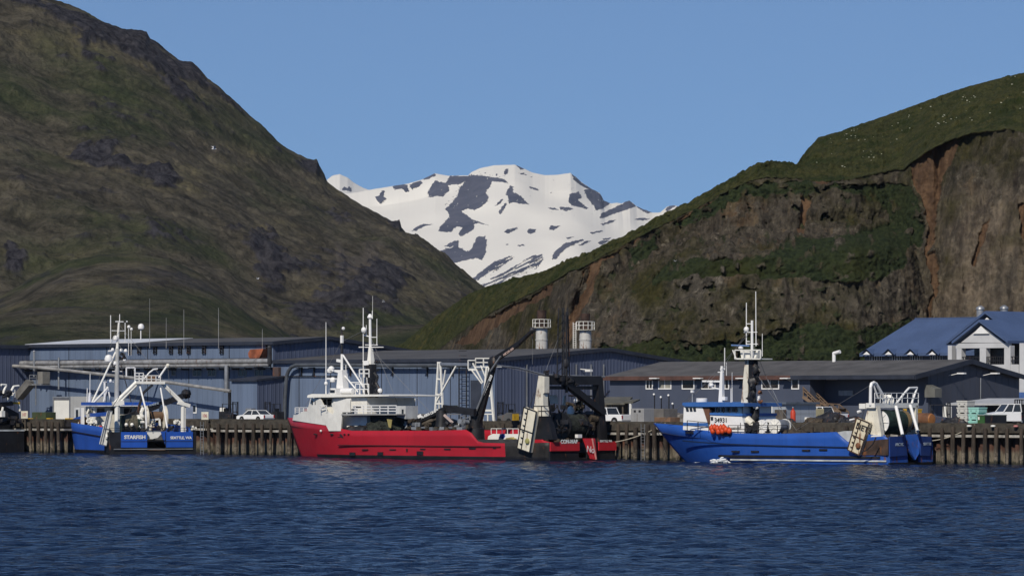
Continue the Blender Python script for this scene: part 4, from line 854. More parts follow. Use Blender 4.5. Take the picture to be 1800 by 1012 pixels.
# raised main roof on the right
r1 = lp(1722, 551, rd+2); zr2 = lp(1735, 551, rd+2).z; xe = r1.x-.5; z2 = lp(1778, 600, -2).z
xf = lp(1708, 600, -2).x; xE = e1+4; mb = MB(); mb.add([(xf,-2,z2),(xE,-2,z2),(xE,rd+2,zr2),(r1.x,rd+2,zr2),(r1.x,24,z2),(xE,24,z2),(r1.x,rd+2,zr)], [(0,1,2,3),(3,2,5,4),(0,3,6)]); mb.box2((xf,-2.05,z2-.35), (xE,-1.95,z2+.03)); mb.build('main_roof', BROOF, t)
mb = MB(); mb.box2((xf+.3, -.9, QZ-.1), (e1+4, 20, z2-.05)); mb.build('main_wall', LW, t)
for a in (1723, 1765):
    p = lp(a, 548, rd+2); mb = MB(); mb.lathe((p.x, rd+2, 0), [(.5, zr2-.6), (.5, zr2+.55), (.62, zr2+.6), (.55, zr2+.85), (.15, zr2+1.1)], n=12); mb.build('roof_ventilator', GREYST, t)
# the gabled porch with two storeys of balcony
PY = -8.0
def pp(px, py, y=PY): return lp(px, py, y)
ap, el, er = pp(1726, 566), pp(1680, 603), pp(1774, 600)
mb = MB()
for ya in (PY,):
    w0 = pp(1685, 603); w1 = pp(1774, 603); mb.prism([pp(1726, 573), pp(1689, 602), pp(1765, 602)], (0, .3, 0))
    mb.box2(pp(1680, 612), pp(1774, 602.3)+Vector((0, .5, 0)))
mb.build('gable', LW, t)
mb = MB(); thk = Vector((0, 0, .35))
el2 = Vector((el.x-.2, PY-.6, el.z-.1)); er2 = Vector((er.x+.2, PY-.6, el.z-.1)); ap2 = Vector((ap.x, PY-.6, ap.z))
for a, b_ in ((el2, ap2), (ap2, er2)): mb.prism([a, b_, b_+thk, a+thk], (0, rd+8, 0))
mb.build('porch_roof', BROOF, t)
mb = MB(); g2 = lp(1733, 551, -3); l2 = lp(1664, 606, -3); dx = g2.x-l2.x
a, b_, c_ = Vector((g2.x-dx, -3.2, l2.z)), Vector((g2.x, -3.2, g2.z)), Vector((g2.x+dx, -3.2, l2.z))
for p, q in ((a, b_), (b_, c_)): mb.prism([p, q, q+thk, p+thk], (0, rd+4, 0))
mb.build('rear_gable_roof', BROOF, t)
mb = MB(); mb.prism([b_+Vector((0, .4, -.5)), b_+Vector((-1.9, .4, -2.0)), b_+Vector((1.9, .4, -2.0))], (0, .2, 0)); mb.build('gable_vent', WHITEC, t); mb = MB(); mb.prism([ap2+Vector((0, .35, -.5)), ap2+Vector((-1.3, .35, -1.5)), ap2+Vector((1.3, .35, -1.5))], (0, .2, 0)); mb.build('gable_vent', WHITEC, t)
for a0_, a1_ in ((1666, 1673), (1681, 1690), (1722, 1733), (1765, 1776)):
    yy = PY if a0_ > 1670 else PY+4; p = pp(a0_, 640, yy); q = pp(a1_, 607, yy); mb = MB(); mb.box2((p.x, yy+.02, QZ), (q.x, yy+.9, q.z)); mb.build('column', LW, t)
mb = MB(); p = pp(1681, 690); q = pp(1790, 640); mb.box2((p.x+.05, PY+.1, QZ), (q.x, PY+.8, q.z-.2)); mb.box2((p.x, PY+.1, q.z-.2), (q.x, PY+5, q.z)); mb.build('balcony_front', LW, t)
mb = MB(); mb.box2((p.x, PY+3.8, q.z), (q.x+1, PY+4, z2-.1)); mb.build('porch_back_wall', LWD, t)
mb = MB(); mb.rail([(p.x, PY+.15, q.z), (q.x, PY+.15, q.z)], 1.0, 2, .04, .35); mb.build('railing', DARK, t)
mb = MB(); p = pp(1792, 690, PY-1); mb.box2((p.x, PY-1, QZ), (p.x+14, PY+6, pp(1792, 603).z)); mb.build('end_wall', LW, t)
mb = MB(); p = pp(1786, 712, PY-3); mb.box2((p.x, PY-3, QZ), (p.x+12, PY-2.2, pp(1786, 689, PY-3).z)); mb.build('blue_porch_wall', M('bright_blue_panel', (.06, .12, .3), .5), t)
# dark shrubs behind? the ground under the cliff is the hill's own
# ------------------------------------------------------------------ boats
class Ship(Frame):
    def __init__(s, name, label, O, xdir, group=None):
        super().__init__(O, xdir); s.t = thing(name, label, 'fishing boat', s.O, s.rz, group); s.root = s.t
    def slab(s, mb, pts, y1, y0, mi=0):
        """an outline seen on the plane y1, carried across to y0"""
        return mb.prism([s.p(a, b, y1) for a, b in pts], (0, y0-y1, 0), mi)
    def part(s, name, mat, fn, parent=None, label=None):
        mb = MB(); fn(mb); return mb.build(name, mat, parent or s.t, label)
    def side(s, name, mat, pts, y1, y0, parent=None): return s.part(name, mat, lambda m: s.slab(m, pts, y1, y0), parent)
    def tubes(s, name, mat, segs, parent=None):
        for a, b, y, r in segs:
            P, Q = s.p(a[0], a[1], y), s.p(b[0], b[1], y); s.part(name, mat, lambda m: m.tube(P, Q, r, r*.8, n=7), parent)
    def aft(s, px, py, x): return s.q(px, py, x)
def hull(S, L, B, sheer, mats, zone, rake=3.5, boot=.4, bulw=1.1, fine_=2.3, wlb=.86, full=.5, deckm=None, stern_cut=None, low=-1.3):
    """shell plating lofted from stations; zone(x, z) gives each plate its paint"""
    ns = 64; zt = lambda x: float(np.interp(x, [q[0] for q in sheer], [q[1] for q in sheer]))
    zb = zt(L); ss = np.concatenate([np.linspace(0, .6, 34), np.linspace(.6, 1, ns-34)[1:]])
    def fd(s_): return 1.0 if s_ < full else max(0.0, 1-((s_-full)/(1-full))**fine_)
    def fw(s_): return (1.0 if s_ < full-.05 else max(0.0, 1-((s_-full+.05)/(1.05-full))**(fine_*.95)))*min(1, .93+s_*1.5)
    fr_ = [None, 0, 'b', .25, .5, .75, 1.0]; mb = MB(); rows = []
    for s_ in ss:
        top = zt(s_*L); row = []
        for f in fr_:
            z = low if f is None else (0.0 if f == 0 else (boot if f == 'b' else boot+(top-boot)*f))
            k = max(0, z)/max(top, .1); xe = L-rake*(1-min(1, max(0, z)/zb)**.9) - (1.2 if z < 0 else 0)
            hb = B/2*(fw(s_)*(1-k)+fd(s_)*k)*(.82 if z < 0 else 1)
            row.append((s_*xe, max(hb, .04), z))
        rows.append(row)
    nz = len(fr_)
    for sg in (1, -1):
        vs = [Vector((x, sg*y, z)) for row in rows for x, y, z in row]; o = len(mb.v); mb.v += [tuple(v) for v in vs]
        for i in range(len(rows)-1):
            for j in range(nz-1):
                a, b, c, d = i*nz+j, (i+1)*nz+j, (i+1)*nz+j+1, i*nz+j+1
                mx = sum(vs[k].x for k in (a, b, c, d))/4; mz = sum(vs[k].z for k in (a, b, c, d))/4
                mb.f.append([o+k for k in (a, b, c, d)]); mb.m.append(zone(mx, mz)); mb.s.append(True)
    o = mb.build('hull', mats, S.t)
    so_ = o.modifiers.new('plate', 'SOLIDIFY'); so_.thickness = .12; so_.offset = -1
    S.rows = rows; S.zt = zt; S.L = L; S.B = B
    S.hb = lambda x, z: np.interp(x, [r[-1][0] for r in rows], [np.interp(z, [q[2] for q in r], [q[1] for q in r]) for r in rows])
    # deck
    dk = MB(); n = 40; pts = []
    for i in range(n+1):
        x = L*.985*i/n; z = zt(x)-bulw*(1 if x < L*.7 else .75); pts.append((x, max(.03, float(S.hb(x, z))-.1), z))
    for p, q in zip(pts[:-1], pts[1:]): dk.add([(p[0], p[1], p[2]), (q[0], q[1], q[2]), (q[0], -q[1], q[2]), (p[0], -p[1], p[2])], [(0,1,2,3)])
    dk.build('deck', deckm or M('dark_deck_paint', (.045, .045, .045), .8, var=.4, grime=.4), S.t); S.dk = lambda x: zt(x)-bulw
    return o
def clip(poly, k, lim, keep_less):
    out = []
    for i in range(len(poly)):
        a, b = poly[i], poly[(i+1) % len(poly)]; ia = (a[k] <= lim) == keep_less; ib = (b[k] <= lim) == keep_less
        if ia: out.append(a)
        if ia != ib and a[k] != b[k]: f = (lim-a[k])/(b[k]-a[k]); out.append((a[0]+(b[0]-a[0])*f, a[1]+(b[1]-a[1])*f))
    return out
def wrap(S, m, pts, step=5.0, off=.03, cap=9):
    """plating that follows the flare of the hull above the rail, on both sides"""
    def at_hull(a, b):
        y = 4.0
        for _ in range(5): P = S.p(a, b, y); y = min(cap, max(.3, float(S.hb(P.x, S.zt(P.x)))+off))
        return S.p(a, b, y)
    x = min(p[0] for p in pts); x1 = max(p[0] for p in pts)
    while x < x1:
        q = clip(clip(pts, 0, x+step, True), 0, x, False)
        if len(q) >= 3:
            V = [at_hull(a, b) for a, b in q]; n = len(V)
            for sg in (1, -1):
                W1 = [Vector((v.x, sg*v.y, v.z)) for v in V]; W2 = [Vector((v.x, sg*(v.y-.12), v.z)) for v in V]
                m.add(W1, [list(range(n))]); m.add(W2, [list(range(n))[::-1]])
        x += step
def strake(S, x0, x1, zf, r, mat, name='rub_rail', sides=(1, -1)):
    for sg in sides:
        pts = []
        for i in range(25):
            x = x0+(x1-x0)*i/24; z = zf(x); pts.append(Vector((x, sg*(float(S.hb(x, z))+.06), z)))
        S.part(name, mat, lambda m: m.path(pts, r, n=5))
def reel(S, c, rf, rd, hw, fl, dr, name='net_reel', holes=0):
    t = S.part(name, dr, lambda m: m.lathe(c, [(rd, -hw), (rd*1.03, -hw*.5), (rd*.97, 0), (rd*1.04, hw*.6), (rd, hw)], 'Y', 22))
    for sg in (1, -1):
        def fn(m):
            m.lathe((c[0], c[1]+sg*hw, c[2]), [(.05, -.06), (rf, -.06), (rf, .06), (.05, .06)], 'Y', 26)
            for k in range(8):
                a = k*math.pi/4; m.bar((c[0], c[1]+sg*(hw+.09), c[2]), (c[0]+rf*.97*math.cos(a), c[1]+sg*(hw+.09), c[2]+rf*.97*math.sin(a)), .07)
        S.part('flange', fl, fn, t)
    return t
def netpile(name, label, S, c, r, sc, mat, seed, world=True):
    """a heap of netting lying on deck: a thing of its own"""
    vs_ = MB().ball((0,0,0), r, sc, n=40); P = np.array(vs_.v); nz_ = fbm(P[:, 0]*1.1+seed, P[:, 1]*1.1, P[:, 2]*1.4, 4, seed)
    f_ = 1+.42*nz_+.14*ridged(P[:, 0]*3, P[:, 1]*3, P[:, 2]*3+seed, 2, seed); P *= f_[:, None]; P[:, 2] = np.maximum(P[:, 2], -r*sc[2]*.3); vs_.v = [tuple(p) for p in P]
    o = vs_.build(name, mat); o.location = S.w(*c); o.rotation_euler = (0, 0, S.rz); tag(o, label, 'net pile'); return o
def trawl_door(S, pts, y, label, mat, rim, brace, th=.45, txt=None, x=None):
    """a steel trawl door hung at the boat's side; pts = four photo corners, clockwise from the top left, seen on the plane y"""
    Q = [S.p(a, b, y) if x is None else S.q(a, b, x) for a, b in pts]; f_ = Vector((0, 1, 0)) if x is None else Vector((-1, 0, 0)); base = S.w(*Q[3]); t = thing('trawl_door', label, 'trawl door', base, S.rz, 'trawl doors hung at the sterns'); Q = [q-Q[3] for q in Q] if False else [q-S.l(base) for q in Q]
    n = f_*-th; mb = MB(); mb.prism(Q, n); mb.build('plate', mat, t)
    tl, tr_, br, bl = Q; o = f_*.03; mb = MB()
    for a, b in ((tl, tr_), (tr_, br), (br, bl), (bl, tl)): mb.bar(a+o, b+o, .05, .1)
    k0, k1 = tl.lerp(tr_, .34), bl.lerp(br, .34); mb.bar(k0+o, k1+o, .06, .1); mb.bar(tl.lerp(bl, .53)+o, tr_.lerp(br, .53)+o, .06, .1); mb.build('rim', rim, t)
    for i in range(6):
        f = .12+.15*i; a = k0.lerp(k1, f); m = MB(); m.bar(a+f_*.08, a+f_*.08+(tl-tr_)*.16, .06, .09); m.build('bracket', rim, t)
    mb = MB(); c = tr_.lerp(br, .75).lerp(tl.lerp(bl, .75), .28)+f_*.1; mb.ball(c, .3, (1, .6, 1), n=8); mb.build('shackle', brace, t)
    mb = MB(); a = tl.lerp(tr_, .4); mb.bar(a, a+Vector((.4, -1.2, 1.6)), .05); mb.build('chain', DARK, t)
    if txt:
        c = tl.lerp(tr_, .72).lerp(bl.lerp(br, .72), .22)+f_*.06; lettering(txt, .75, facing(c, tr_-tl, tl-bl), M('black_lettering', (.02, .02, .02), .6), t, bold=.012)
    return t
def rust_streaks(S): pass

# ================================================== the red trawler
SR = Ship('fishing_trawler', 'long red hulled trawler with white forward bridge and black stern gantry', K.w(K.p(963.5, 700, -10.7)[0], -5.7), -UX)
S = SR; B = 9.8; L = S.p(503, 735, .2).x
sh = [(0, S.q(1000, 770, 0).z)]
for a, b, y in [(886, 778.6, 4.9), (842, 777.5, 4.9), (837, 776, 4.9), (832, 770, 4.9), (827, 762, 4.9), (822, 754.8, 4.9), (760, 756.3, 4.9), (610, 756.6, 4.9), (590, 753, 4.8), (574, 747, 4.5), (545, 742, 3.2), (516, 737, 1.2)]:
    q = S.p(a, b, y); sh.append((q.x, q.z))
sh.append((L, S.p(503, 734, .1).z)); sh.sort()
sh[0] = (0, sh[1][1]+.1)
xblk = S.p(884, 780, 4.9).x; xb2 = S.p(553, 800, 3).x
hull(S, L, B, sh, [RED, BLACK, M('weathered_black_plating', (.022, .02, .018), .6, var=.5, rust=.25, streak=.5)], lambda x, z: (1 if z < .3 and x < xb2 else (2 if x < xblk else 0)), rake=2.2, boot=.42, bulw=1.0, full=.57, fine_=2.35)
strake(S, xblk+.3, S.p(584, 783, 5.2).x, lambda x: 1.42, .07, M('dark_red_rail', (.09, .01, .012), .5))
for a in (536, 575, 602, 610): # freeing ports and scuppers
    q = S.p(a, 763, 4.9); S.part('scupper', BLACK, lambda m: m.ball((q.x, float(S.hb(q.x, q.z))+.02, q.z), .2, (1.5 if a < 600 else .7, .5, .45), n=8))
for a, b, w_, h_ in ((612, 797.5, .8, .35), (665, 797, .8, .35), (735, 796, .9, .4), (712, 791, .2, .3), (740, 789, .7, .12), (637, 790, .9, .12), (687, 790, .9, .12), (783, 789, .9, .14), (827, 788, .9, .14), (866, 787, .4, .14)):
    q = S.p(a, b, 5.2); S.part('scupper', BLACK, lambda m: m.box((q.x, float(S.hb(q.x, max(q.z, .45)))+.0, q.z), (w_, .14, h_)))
q = S.p(557, 757, 4.4); S.part('hull_light', WHITEC, lambda m: m.ball((q.x, float(S.hb(q.x, q.z))+.03, q.z), .13, n=8))
# draught ramps at the transom
zt0 = sh[0][1]
def tpl(m, y0, y1, z0, z1, x=0.0, mi=0): m.box2((x-.1, y0, z0), (x+.1, y1, z1), mi)
yA, yB, yC, yD = [S.q(a, 780, 0).y for a in (965, 1016, 1031, 1080)]
REDS = M('faded_red_transom', (.46, .02, .03), .4, var=.12, scale=.5, streak=.25, grime=.1)
S.part('transom', BLACK, lambda m: (tpl(m, 4.8, yB, -1.3, zt0), tpl(m, yC, -4.8, -1.3, zt0), tpl(m, yB, yC, -1.3, .3)))
zr0 = S.q(990, 792, 0).z
S.part('name_panel', REDS, lambda m: tpl(m, 4.82, yB+.02, zr0, zt0+.06, -.14)); S.part('port_panel', REDS, lambda m: tpl(m, S.q(1050, 780, 0).y, -4.82, zr0, zt0+.06, -.14))
S.part('stern_flap', REDS, lambda m: m.prism([S.q(1027, 770, -.3), S.q(1046, 770, -.3), S.q(1050, 808, -.9), S.q(1040, 806, -.9)], (.25, 0, 0)))
S.part('flap_edge', M('pale_red_edge', (.5, .22, .2), .5), lambda m: m.bar(S.q(1041, 770, -.45), S.q(1048, 807, -1.05), .12, .12))
S.part('stern_ramp', DARK, lambda m: m.prism([(-.1, yB-.02, .3), (6, yB-.02, zt0-.9), (6, yB-.02, zt0-1.0), (-.1, yB-.02, .2)], (0, yC-yB+.04, 0)))
LETW = M('white_lettering', (.75, .75, .72), .5)
c = S.q(997.5, 776, 0); lettering('CON-MAR', .54, facing((-.26, c.y, c.z), (0, -1, 0), (0, 0, 1)), LETW, S.t, bold=.02, sx=1.0)
c = S.q(1062, 775, 0); lettering('SEATTLE, WA', .3, facing((-.26, c.y, c.z), (0, -1, 0), (0, 0, 1)), LETW, S.t, bold=.008)
c = S.q(1037, 790, -.75); lettering('No', .9, facing((-.85, c.y, c.z), (0, -1, -.15), (0, 0, 1)), LETW, S.t, bold=.01)
# white forward plating, bridge and roof
SUP = S.part('superstructure', WHITE, lambda m: (
    wrap(S, m, [(514, 738.2), (516, 728.5), (522, 728.5), (534, 722), (541, 722), (541, 718), (546, 699.5), (563, 699.5), (566, 706), (571, 716), (578, 724), (585, 727.5), (588, 722), (583, 712), (583, 708), (610, 700), (616, 700), (616, 724), (602, 724), (599, 757), (578, 757), (573, 747), (545, 743)]),
    S.slab(m, [(549, 727), (551, 698.5), (586, 698.5), (586, 757), (577, 757), (573, 747)], 2.9, -2.9), S.slab(m, [(586, 698.5), (645, 698.5), (645, 757), (586, 757)], 3.5, -3.5)))
S.side('bridge_roof', WHITE, [(540, 696), (541, 694), (548, 692), (640, 692.8), (684, 694.4), (684, 695.8), (648, 696.6), (540, 698.5)], 4.0, -4.0)
S.side('shelter_deck', M('grey_shelter_deck', (.3, .3, .29), .6), [(600, 727), (697, 727), (697, 729), (600, 729.5)], 4.7, -4.7)
def win(pts, y, d=.05, fr_=None):
    P_ = [S.p(a, b, y) for a, b in pts]; o = S.part('window', GLASS, lambda m: m.prism([p+Vector((0, d, 0)) for p in P_], (0, -d*1.5, 0)))
win([(547.5, 703), (551, 703), (552, 711), (548, 711)], float(S.hb(S.p(550, 705, 3.3).x, 3.4))+.06); win([(553.5, 703), (557, 703), (557, 711), (554, 711)], float(S.hb(S.p(555, 705, 3.4).x, 3.4))+.06)
for a0, a1 in ((561, 567), (569, 574), (576, 583)): win([(a0, 701), (a1, 701), (a1, 712), (a0, 712)], 2.92)
S.part('door', M('grey_door', (.4, .42, .45), .5), lambda m: S.slab(m, [(620, 728), (620, 712), (628, 712), (628, 728)], 3.56, 3.48))
S.part('window', GLASS, lambda m: S.slab(m, [(622, 714), (634, 714), (634, 716), (622, 716)], 3.6, 3.57))
S.part('railing', WHITEC, lambda m: (m.rail([S.p(519, 727, 1.6), S.p(541, 727, 2.8)], S.p(530, 716, 2.2).z-S.p(530, 727, 2.2).z, 3, .04, 1.0),))
S.part('deck_locker', M('red_locker', (.3, .03, .02), .5), lambda m: S.slab(m, [(535, 726), (540, 726), (540, 718), (535, 718)], 1.6, .6))
S.part('wing_railing', WHITEC, lambda m: m.rail([S.p(562, 724, 4.3), S.p(574, 724, 4.3)], .7, 2, .04, .9))
hh = S.p(650, 712.5, 4.6).z-S.p(650, 727, 4.6).z
S.part('upper_railing', WHITEC, lambda m: m.rail([S.p(610, 727, 4.6), S.p(697, 727, 4.6)], hh, 3, .045, 1.15))
S.part('cabin', M('pale_grey_cabin', (.5, .51, .5), .5, streak=.2), lambda m: S.slab(m, [(697, 713), (713, 713), (713, 736), (697, 732)], 3.4, 1.6))
S.part('window', GLASS, lambda m: S.slab(m, [(706, 719), (709, 719), (709, 728), (706, 728)], 3.46, 3.42))
S.part('under_deck_dark', DARK, lambda m: (S.slab(m, [(604, 757), (608, 729), (694, 729), (700, 745), (712, 757)], 3.0, -3.4)))  # dark block stands in for the shaded open space and gear under the deck
# bridge roof gear
S.part('antenna', WHITEC, lambda m: m.tube(S.p(573, 692, 3), S.p(573, 566, 3), .07, .03, n=6)); S.part('dome', WHITEC, lambda m: m.ball(S.p(573, 673.5, 3), .2, n=10))
S.side('radar_tower', WHITEC, [(590, 692), (592, 672), (594, 655), (583, 652), (583, 649.5), (601, 650), (604, 692)], 1.0, .2)
for a, b in ((582.5, 648), (585, 667.5), (580, 651)): q = S.p(a, b, .6); S.part('dome', WHITEC, lambda m: m.lathe((q.x, q.y, q.z-.25), [(.1, 0), (.3, .05), (.34, .3), (.2, .5), (.05, .55)], n=12))
S.part('radar_scanner', WHITEC, lambda m: m.bar(S.p(573, 665, .6), S.p(592, 665.5, .6), .16, .18)); S.part('radar_scanner', WHITEC, lambda m: m.bar(S.p(592, 633, .6), S.p(601, 634.5, .6), .14, .3))
S.part('control_box', WHITEC, lambda m: S.slab(m, [(577, 692), (578, 682), (589, 682), (590, 692)], 2.2, 1)); S.part('window', GLASS, lambda m: S.slab(m, [(580, 690), (580, 685), (588, 685), (588, 690)], 2.26, 2.21))
for dx in (0, 1): q = S.p(607+7*dx, 687, 2.4); S.part('liferaft', WHITEC, lambda m: m.lathe(q, [(.25, -.55), (.32, -.5), (.32, .5), (.25, .55)], 'X', 14))
S.part('forward_mast', WHITEC, lambda m: m.tube(S.p(601, 692, .6), S.p(601, 615, .6), .17, .13, n=8)); S.part('mast_top', DARK, lambda m: m.tube(S.p(601, 622, .6), S.p(600.5, 574, .6), .15, .08, n=8))
S.part('mast_light', WHITEC, lambda m: m.ball(S.p(603.5, 577, .6), .18, n=8)); S.part('mast_light', WHITEC, lambda m: m.box(S.p(601, 596, .75), (.3, .2, .8)))
S.tubes('stay', WHITEC, [((603, 624), (645, 690), .6, .1), ((606, 660), (634, 694), .6, .09), ((617, 672), (633, 672), .6, .06), ((608, 641), (608, 650), .6, .05)])
# black main mast with white top
S.part('main_mast', BLACK, lambda m: m.bar(S.p(652, 752, .5), S.p(652, 640, .5), 1.0, .9, w2=.75)); S.part('mast_trunk', WHITE, lambda m: m.bar(S.p(652, 641, .5), S.p(651.5, 609, .5), .62, .6, w2=.3, h2=.3))
S.part('topmast', WHITEC, lambda m: m.tube(S.p(651, 610, .5), S.p(650.5, 557, .5), .16, .13, n=8)); S.part('mast_light', WHITEC, lambda m: m.lathe(S.p(650.5, 560, .5), [(.15, 0), (.3, .1), (.3, .2), (.12, .5)], n=10))
S.tubes('yard', WHITEC, [((631, 610), (674, 610), .5, .06), ((640, 589), (652, 592), .5, .07), ((642, 606), (664, 606), .5, .05), ((652, 592.5), (662, 592.5), .5, .05)])
S.tubes('antenna', WHITEC, [((638.5, 692), (638.5, 541), .9, .055), ((654.5, 560), (654.5, 546), .5, .05), ((662.5, 607), (662.5, 560), .5, .045), ((644, 590), (644, 571), .5, .04), ((655, 548), (655, 520), .5, .02)])
S.part('dome', WHITEC, lambda m: m.ball(S.p(639.5, 580, .9), .29, (1, 1, 1.15), n=12))
S.side('mast_bracket', WHITEC, [(637, 634), (648, 633), (648, 641), (640, 642)], .9, .2)
S.part('crows_nest', WHITEC, lambda m: (m.rail([S.p(632, 663, .9), S.p(649, 663, .9)], S.p(640, 649, .9).z-S.p(640, 663, .9).z, 2, .05, .6), m.bar(S.p(634, 663, .9), S.p(640, 690, .9), .08), m.bar(S.p(645, 663, .9), S.p(647, 690, .9), .08)))
S.part('mast_railing', WHITEC, lambda m: m.rail([S.p(625, 693, 1.4), S.p(648, 693, 1.4)], 1.1, 2, .045, .6))
for a, b, r in ((664, 637, .35), (663, 650, .22), (662, 690, .5), (667, 688, .4), (661, 697, .55), (656, 703, .5), (659, 675, .3)):
    q = S.p(a, b, .9); S.part('block', DARK, lambda m: m.junk(q, r, n=5, seed=a))
for a, b in ((668, 686), (656, 700)): q = S.p(a, b, 1.5); S.part('flood_lamp', WHITEC, lambda m: m.ball(q, .26, n=8))
S.part('hose_bundle', DARK, lambda m: m.path([S.p(*k) for k in ((658, 655, 1), (664, 662, 1), (661, 672, 1), (666, 682, 1), (662, 700, 1), (672, 712, 1), (668, 728, 1))], .14, n=6))
# knuckle crane amidships
def boom(nm, a, b, y, w0, w1, mat=BLACK): S.part(nm, mat, lambda m: m.bar(S.p(*a, y), S.p(*b, y), .42, w0*.74, w2=.36, h2=w1*.72))
S.part('crane_pedestal', BLACK, lambda m: m.lathe(S.p(836, 775, .5), [(1.0, -.3), (.9, 1.3), (.75, 1.4), (.75, 2.6)], n=14))
boom('crane_boom', (838, 752), (868, 640), .5, 1.0, .75); boom('crane_jib', (864, 636), (913, 603), .4, .75, .55); boom('crane_jib_tip', (912, 603.5), (938, 579), .4, .42, .32)
S.part('crane_knuckle', BLACK, lambda m: m.ball(S.p(866, 638, .5), .62, (1, .6, 1.2), n=10)); S.part('crane_cylinder', GREYST, lambda m: m.tube(S.p(831, 738, .9), S.p(859, 668, .9), .11, n=8)); S.part('crane_cylinder', GREYST, lambda m: m.tube(S.p(862, 652, .9), S.p(880, 626, .9), .1, n=8))
q = S.p(936, 580, .4); S.part('crane_hook', DARK, lambda m: (m.ball(q, .32, n=8), m.bar(q, q+Vector((0, 0, -.9)), .08)))
c = S.p(855, 676, 1.0); d1 = S.p(862, 661, 1)-S.p(849, 692, 1); lettering('NICOR 850', .46, facing((c.x, .82, c.z), d1, Vector((0,0,1)).cross(d1).cross(d1)*-1 if False else (d1.z, 0, -d1.x)), LETW, S.t, bold=.012)
c = S.p(890, 618, 1.0); d1 = S.p(903, 609, 1)-S.p(880, 625, 1); lettering('NICOR 850', .32, facing((c.x, .68, c.z), d1, (d1.z, 0, -d1.x)), M('faded_pink_lettering', (.55, .4, .34), .6), S.t, bold=.01)
# the low crane laid along the deck
boom('deck_crane_boom', (735, 740), (783, 718), 1.6, .75, .6); boom('deck_crane_boom', (720, 748), (752, 733), 1.4, .55, .5)
S.part('crane_plate', WHITEC, lambda m: S.slab(m, [(733.5, 730), (739, 727), (741, 733), (735, 735)], 1.98, 1.9))
c = S.p(754, 727, 2); d1 = S.p(765, 721.8, 2)-S.p(742, 732.3, 2); lettering('ALASKA CRANE', .36, facing((c.x, 1.9, c.z), d1, (d1.z, 0, -d1.x)), LETW, S.t, bold=.02)
S.part('deck_crane_post', DARK, lambda m: m.lathe(S.p(776, 748, 1.6), [(.8, -.5), (.6, .4), (.55, 1.6)], n=12)); S.part('deck_crane_jib', DARK, lambda m: m.bar(S.p(780, 717, 1.4), S.p(835, 724, 1.4), .4, .7))
S.part('crane_strut', M('pink_grey_strut', (.5, .4, .36), .6), lambda m: m.bar(S.p(781, 729, 2.2), S.p(796, 743, 2.2), .2, .2)); S.part('winch_cover', M('olive_tarp', (.06, .065, .03), .9), lambda m: S.slab(m, [(778, 713), (788, 712), (788, 725), (779, 726)], .8, -.6))
S.part('deck_winch', M('brown_grey_winch', (.1, .085, .07), .8, var=.4, rust=.3), lambda m: S.slab(m, [(736, 757), (737, 738), (770, 735), (783, 740), (788, 757)], .6, -1.5))
for a, b, r in ((724, 745, .7), (731, 750, .6), (795, 750, .55), (806, 748, .5), (815, 746, .6), (716, 748, .6), (748, 748, .5), (786, 748, .45)):
    q = S.p(a, b, 2.4); S.part('deck_gear', [DARK, NETB, GREYST][a % 3], lambda m: m.junk(q, r, seed=a))
S.part('winch_frame', GREYST, lambda m: m.rail([S.p(810, 744, 1.5), S.p(826, 738, 1.5)], .7, 2, .06, .8))
for i in range(12):
    q = S.p(722+i*8, 751+((i*7) % 3)*1.2, 3.8); S.part('deck_fitting', GREYST if i % 2 else NETB, lambda m: m.box(q, (.7, .5, .16+.1*(i % 3)), .3*i))
# stern gantry: white port leg, black everything else
S.side('gantry_leg', WHITER, [(946.5, 660), (957, 662), (957, 690), (954.5, 692), (955, 712), (959, 731), (936.5, 731)], 5.0, 4.3)
S.side('gantry_foot', BLACK, [(936.5, 731), (959, 731), (966, 745), (972, 772), (936, 772), (942, 745)], 4.9, 4.2)
gx_ = S.p(950, 700, 4.6).x
S.part('gantry_leg', BLACK, lambda m: m.bar((gx_-.2, -4.2, S.dk(1)), (gx_-.2, -3.6, S.q(990, 664, gx_).z), 1.0, .8, w2=.7)); S.part('gantry_beam', BLACK, lambda m: m.bar((gx_-.2, 4.6, S.p(950, 668, 4.6).z), (gx_-.2, -3.7, S.p(950, 668, 4.6).z), .9, .9))
S.part('gantry_beam', BLACK, lambda m: m.bar((gx_-.2, 4.3, S.p(950, 681, 4.6).z), (gx_-.2, -3.9, S.p(950, 681, 4.6).z), .5, .35))
S.part('gantry_brace', BLACK, lambda m: m.bar((gx_-.4, 1.5, S.p(950, 672, 4.6).z), (gx_-.6, -4.0, S.p(950, 726, 4.6).z), .7, .6)); S.part('gantry_brace', BLACK, lambda m: m.bar((gx_, 4.3, S.p(950, 690, 4.6).z), (gx_, 3.6, S.p(950, 740, 4.6).z), .9, .7))
S.part('wing_plate', WHITER, lambda m: m.prism([S.q(965, 694, gx_+.6), S.q(979, 694, gx_+.6), S.q(982, 709, gx_+.6), S.q(964, 709, gx_+.6)], (.15, 0, 0)))
S.part('wing_plate', WHITER, lambda m: m.prism([S.q(992, 696, gx_+1), S.q(995, 694, gx_+1), S.q(994, 712, gx_+1), S.q(990, 712, gx_+1)], (.15, 0, 0)))
q = S.q(1003, 720, gx_+1.5); S.part('stern_cover', WHITE, lambda m: m.lathe((q.x, q.y, q.z-.7), [(.35, 0), (.38, .6), (.28, .95), (.08, 1.1)], n=12))
mtop = S.q(990, 541, gx_); mb_ = S.q(990, 668, gx_)
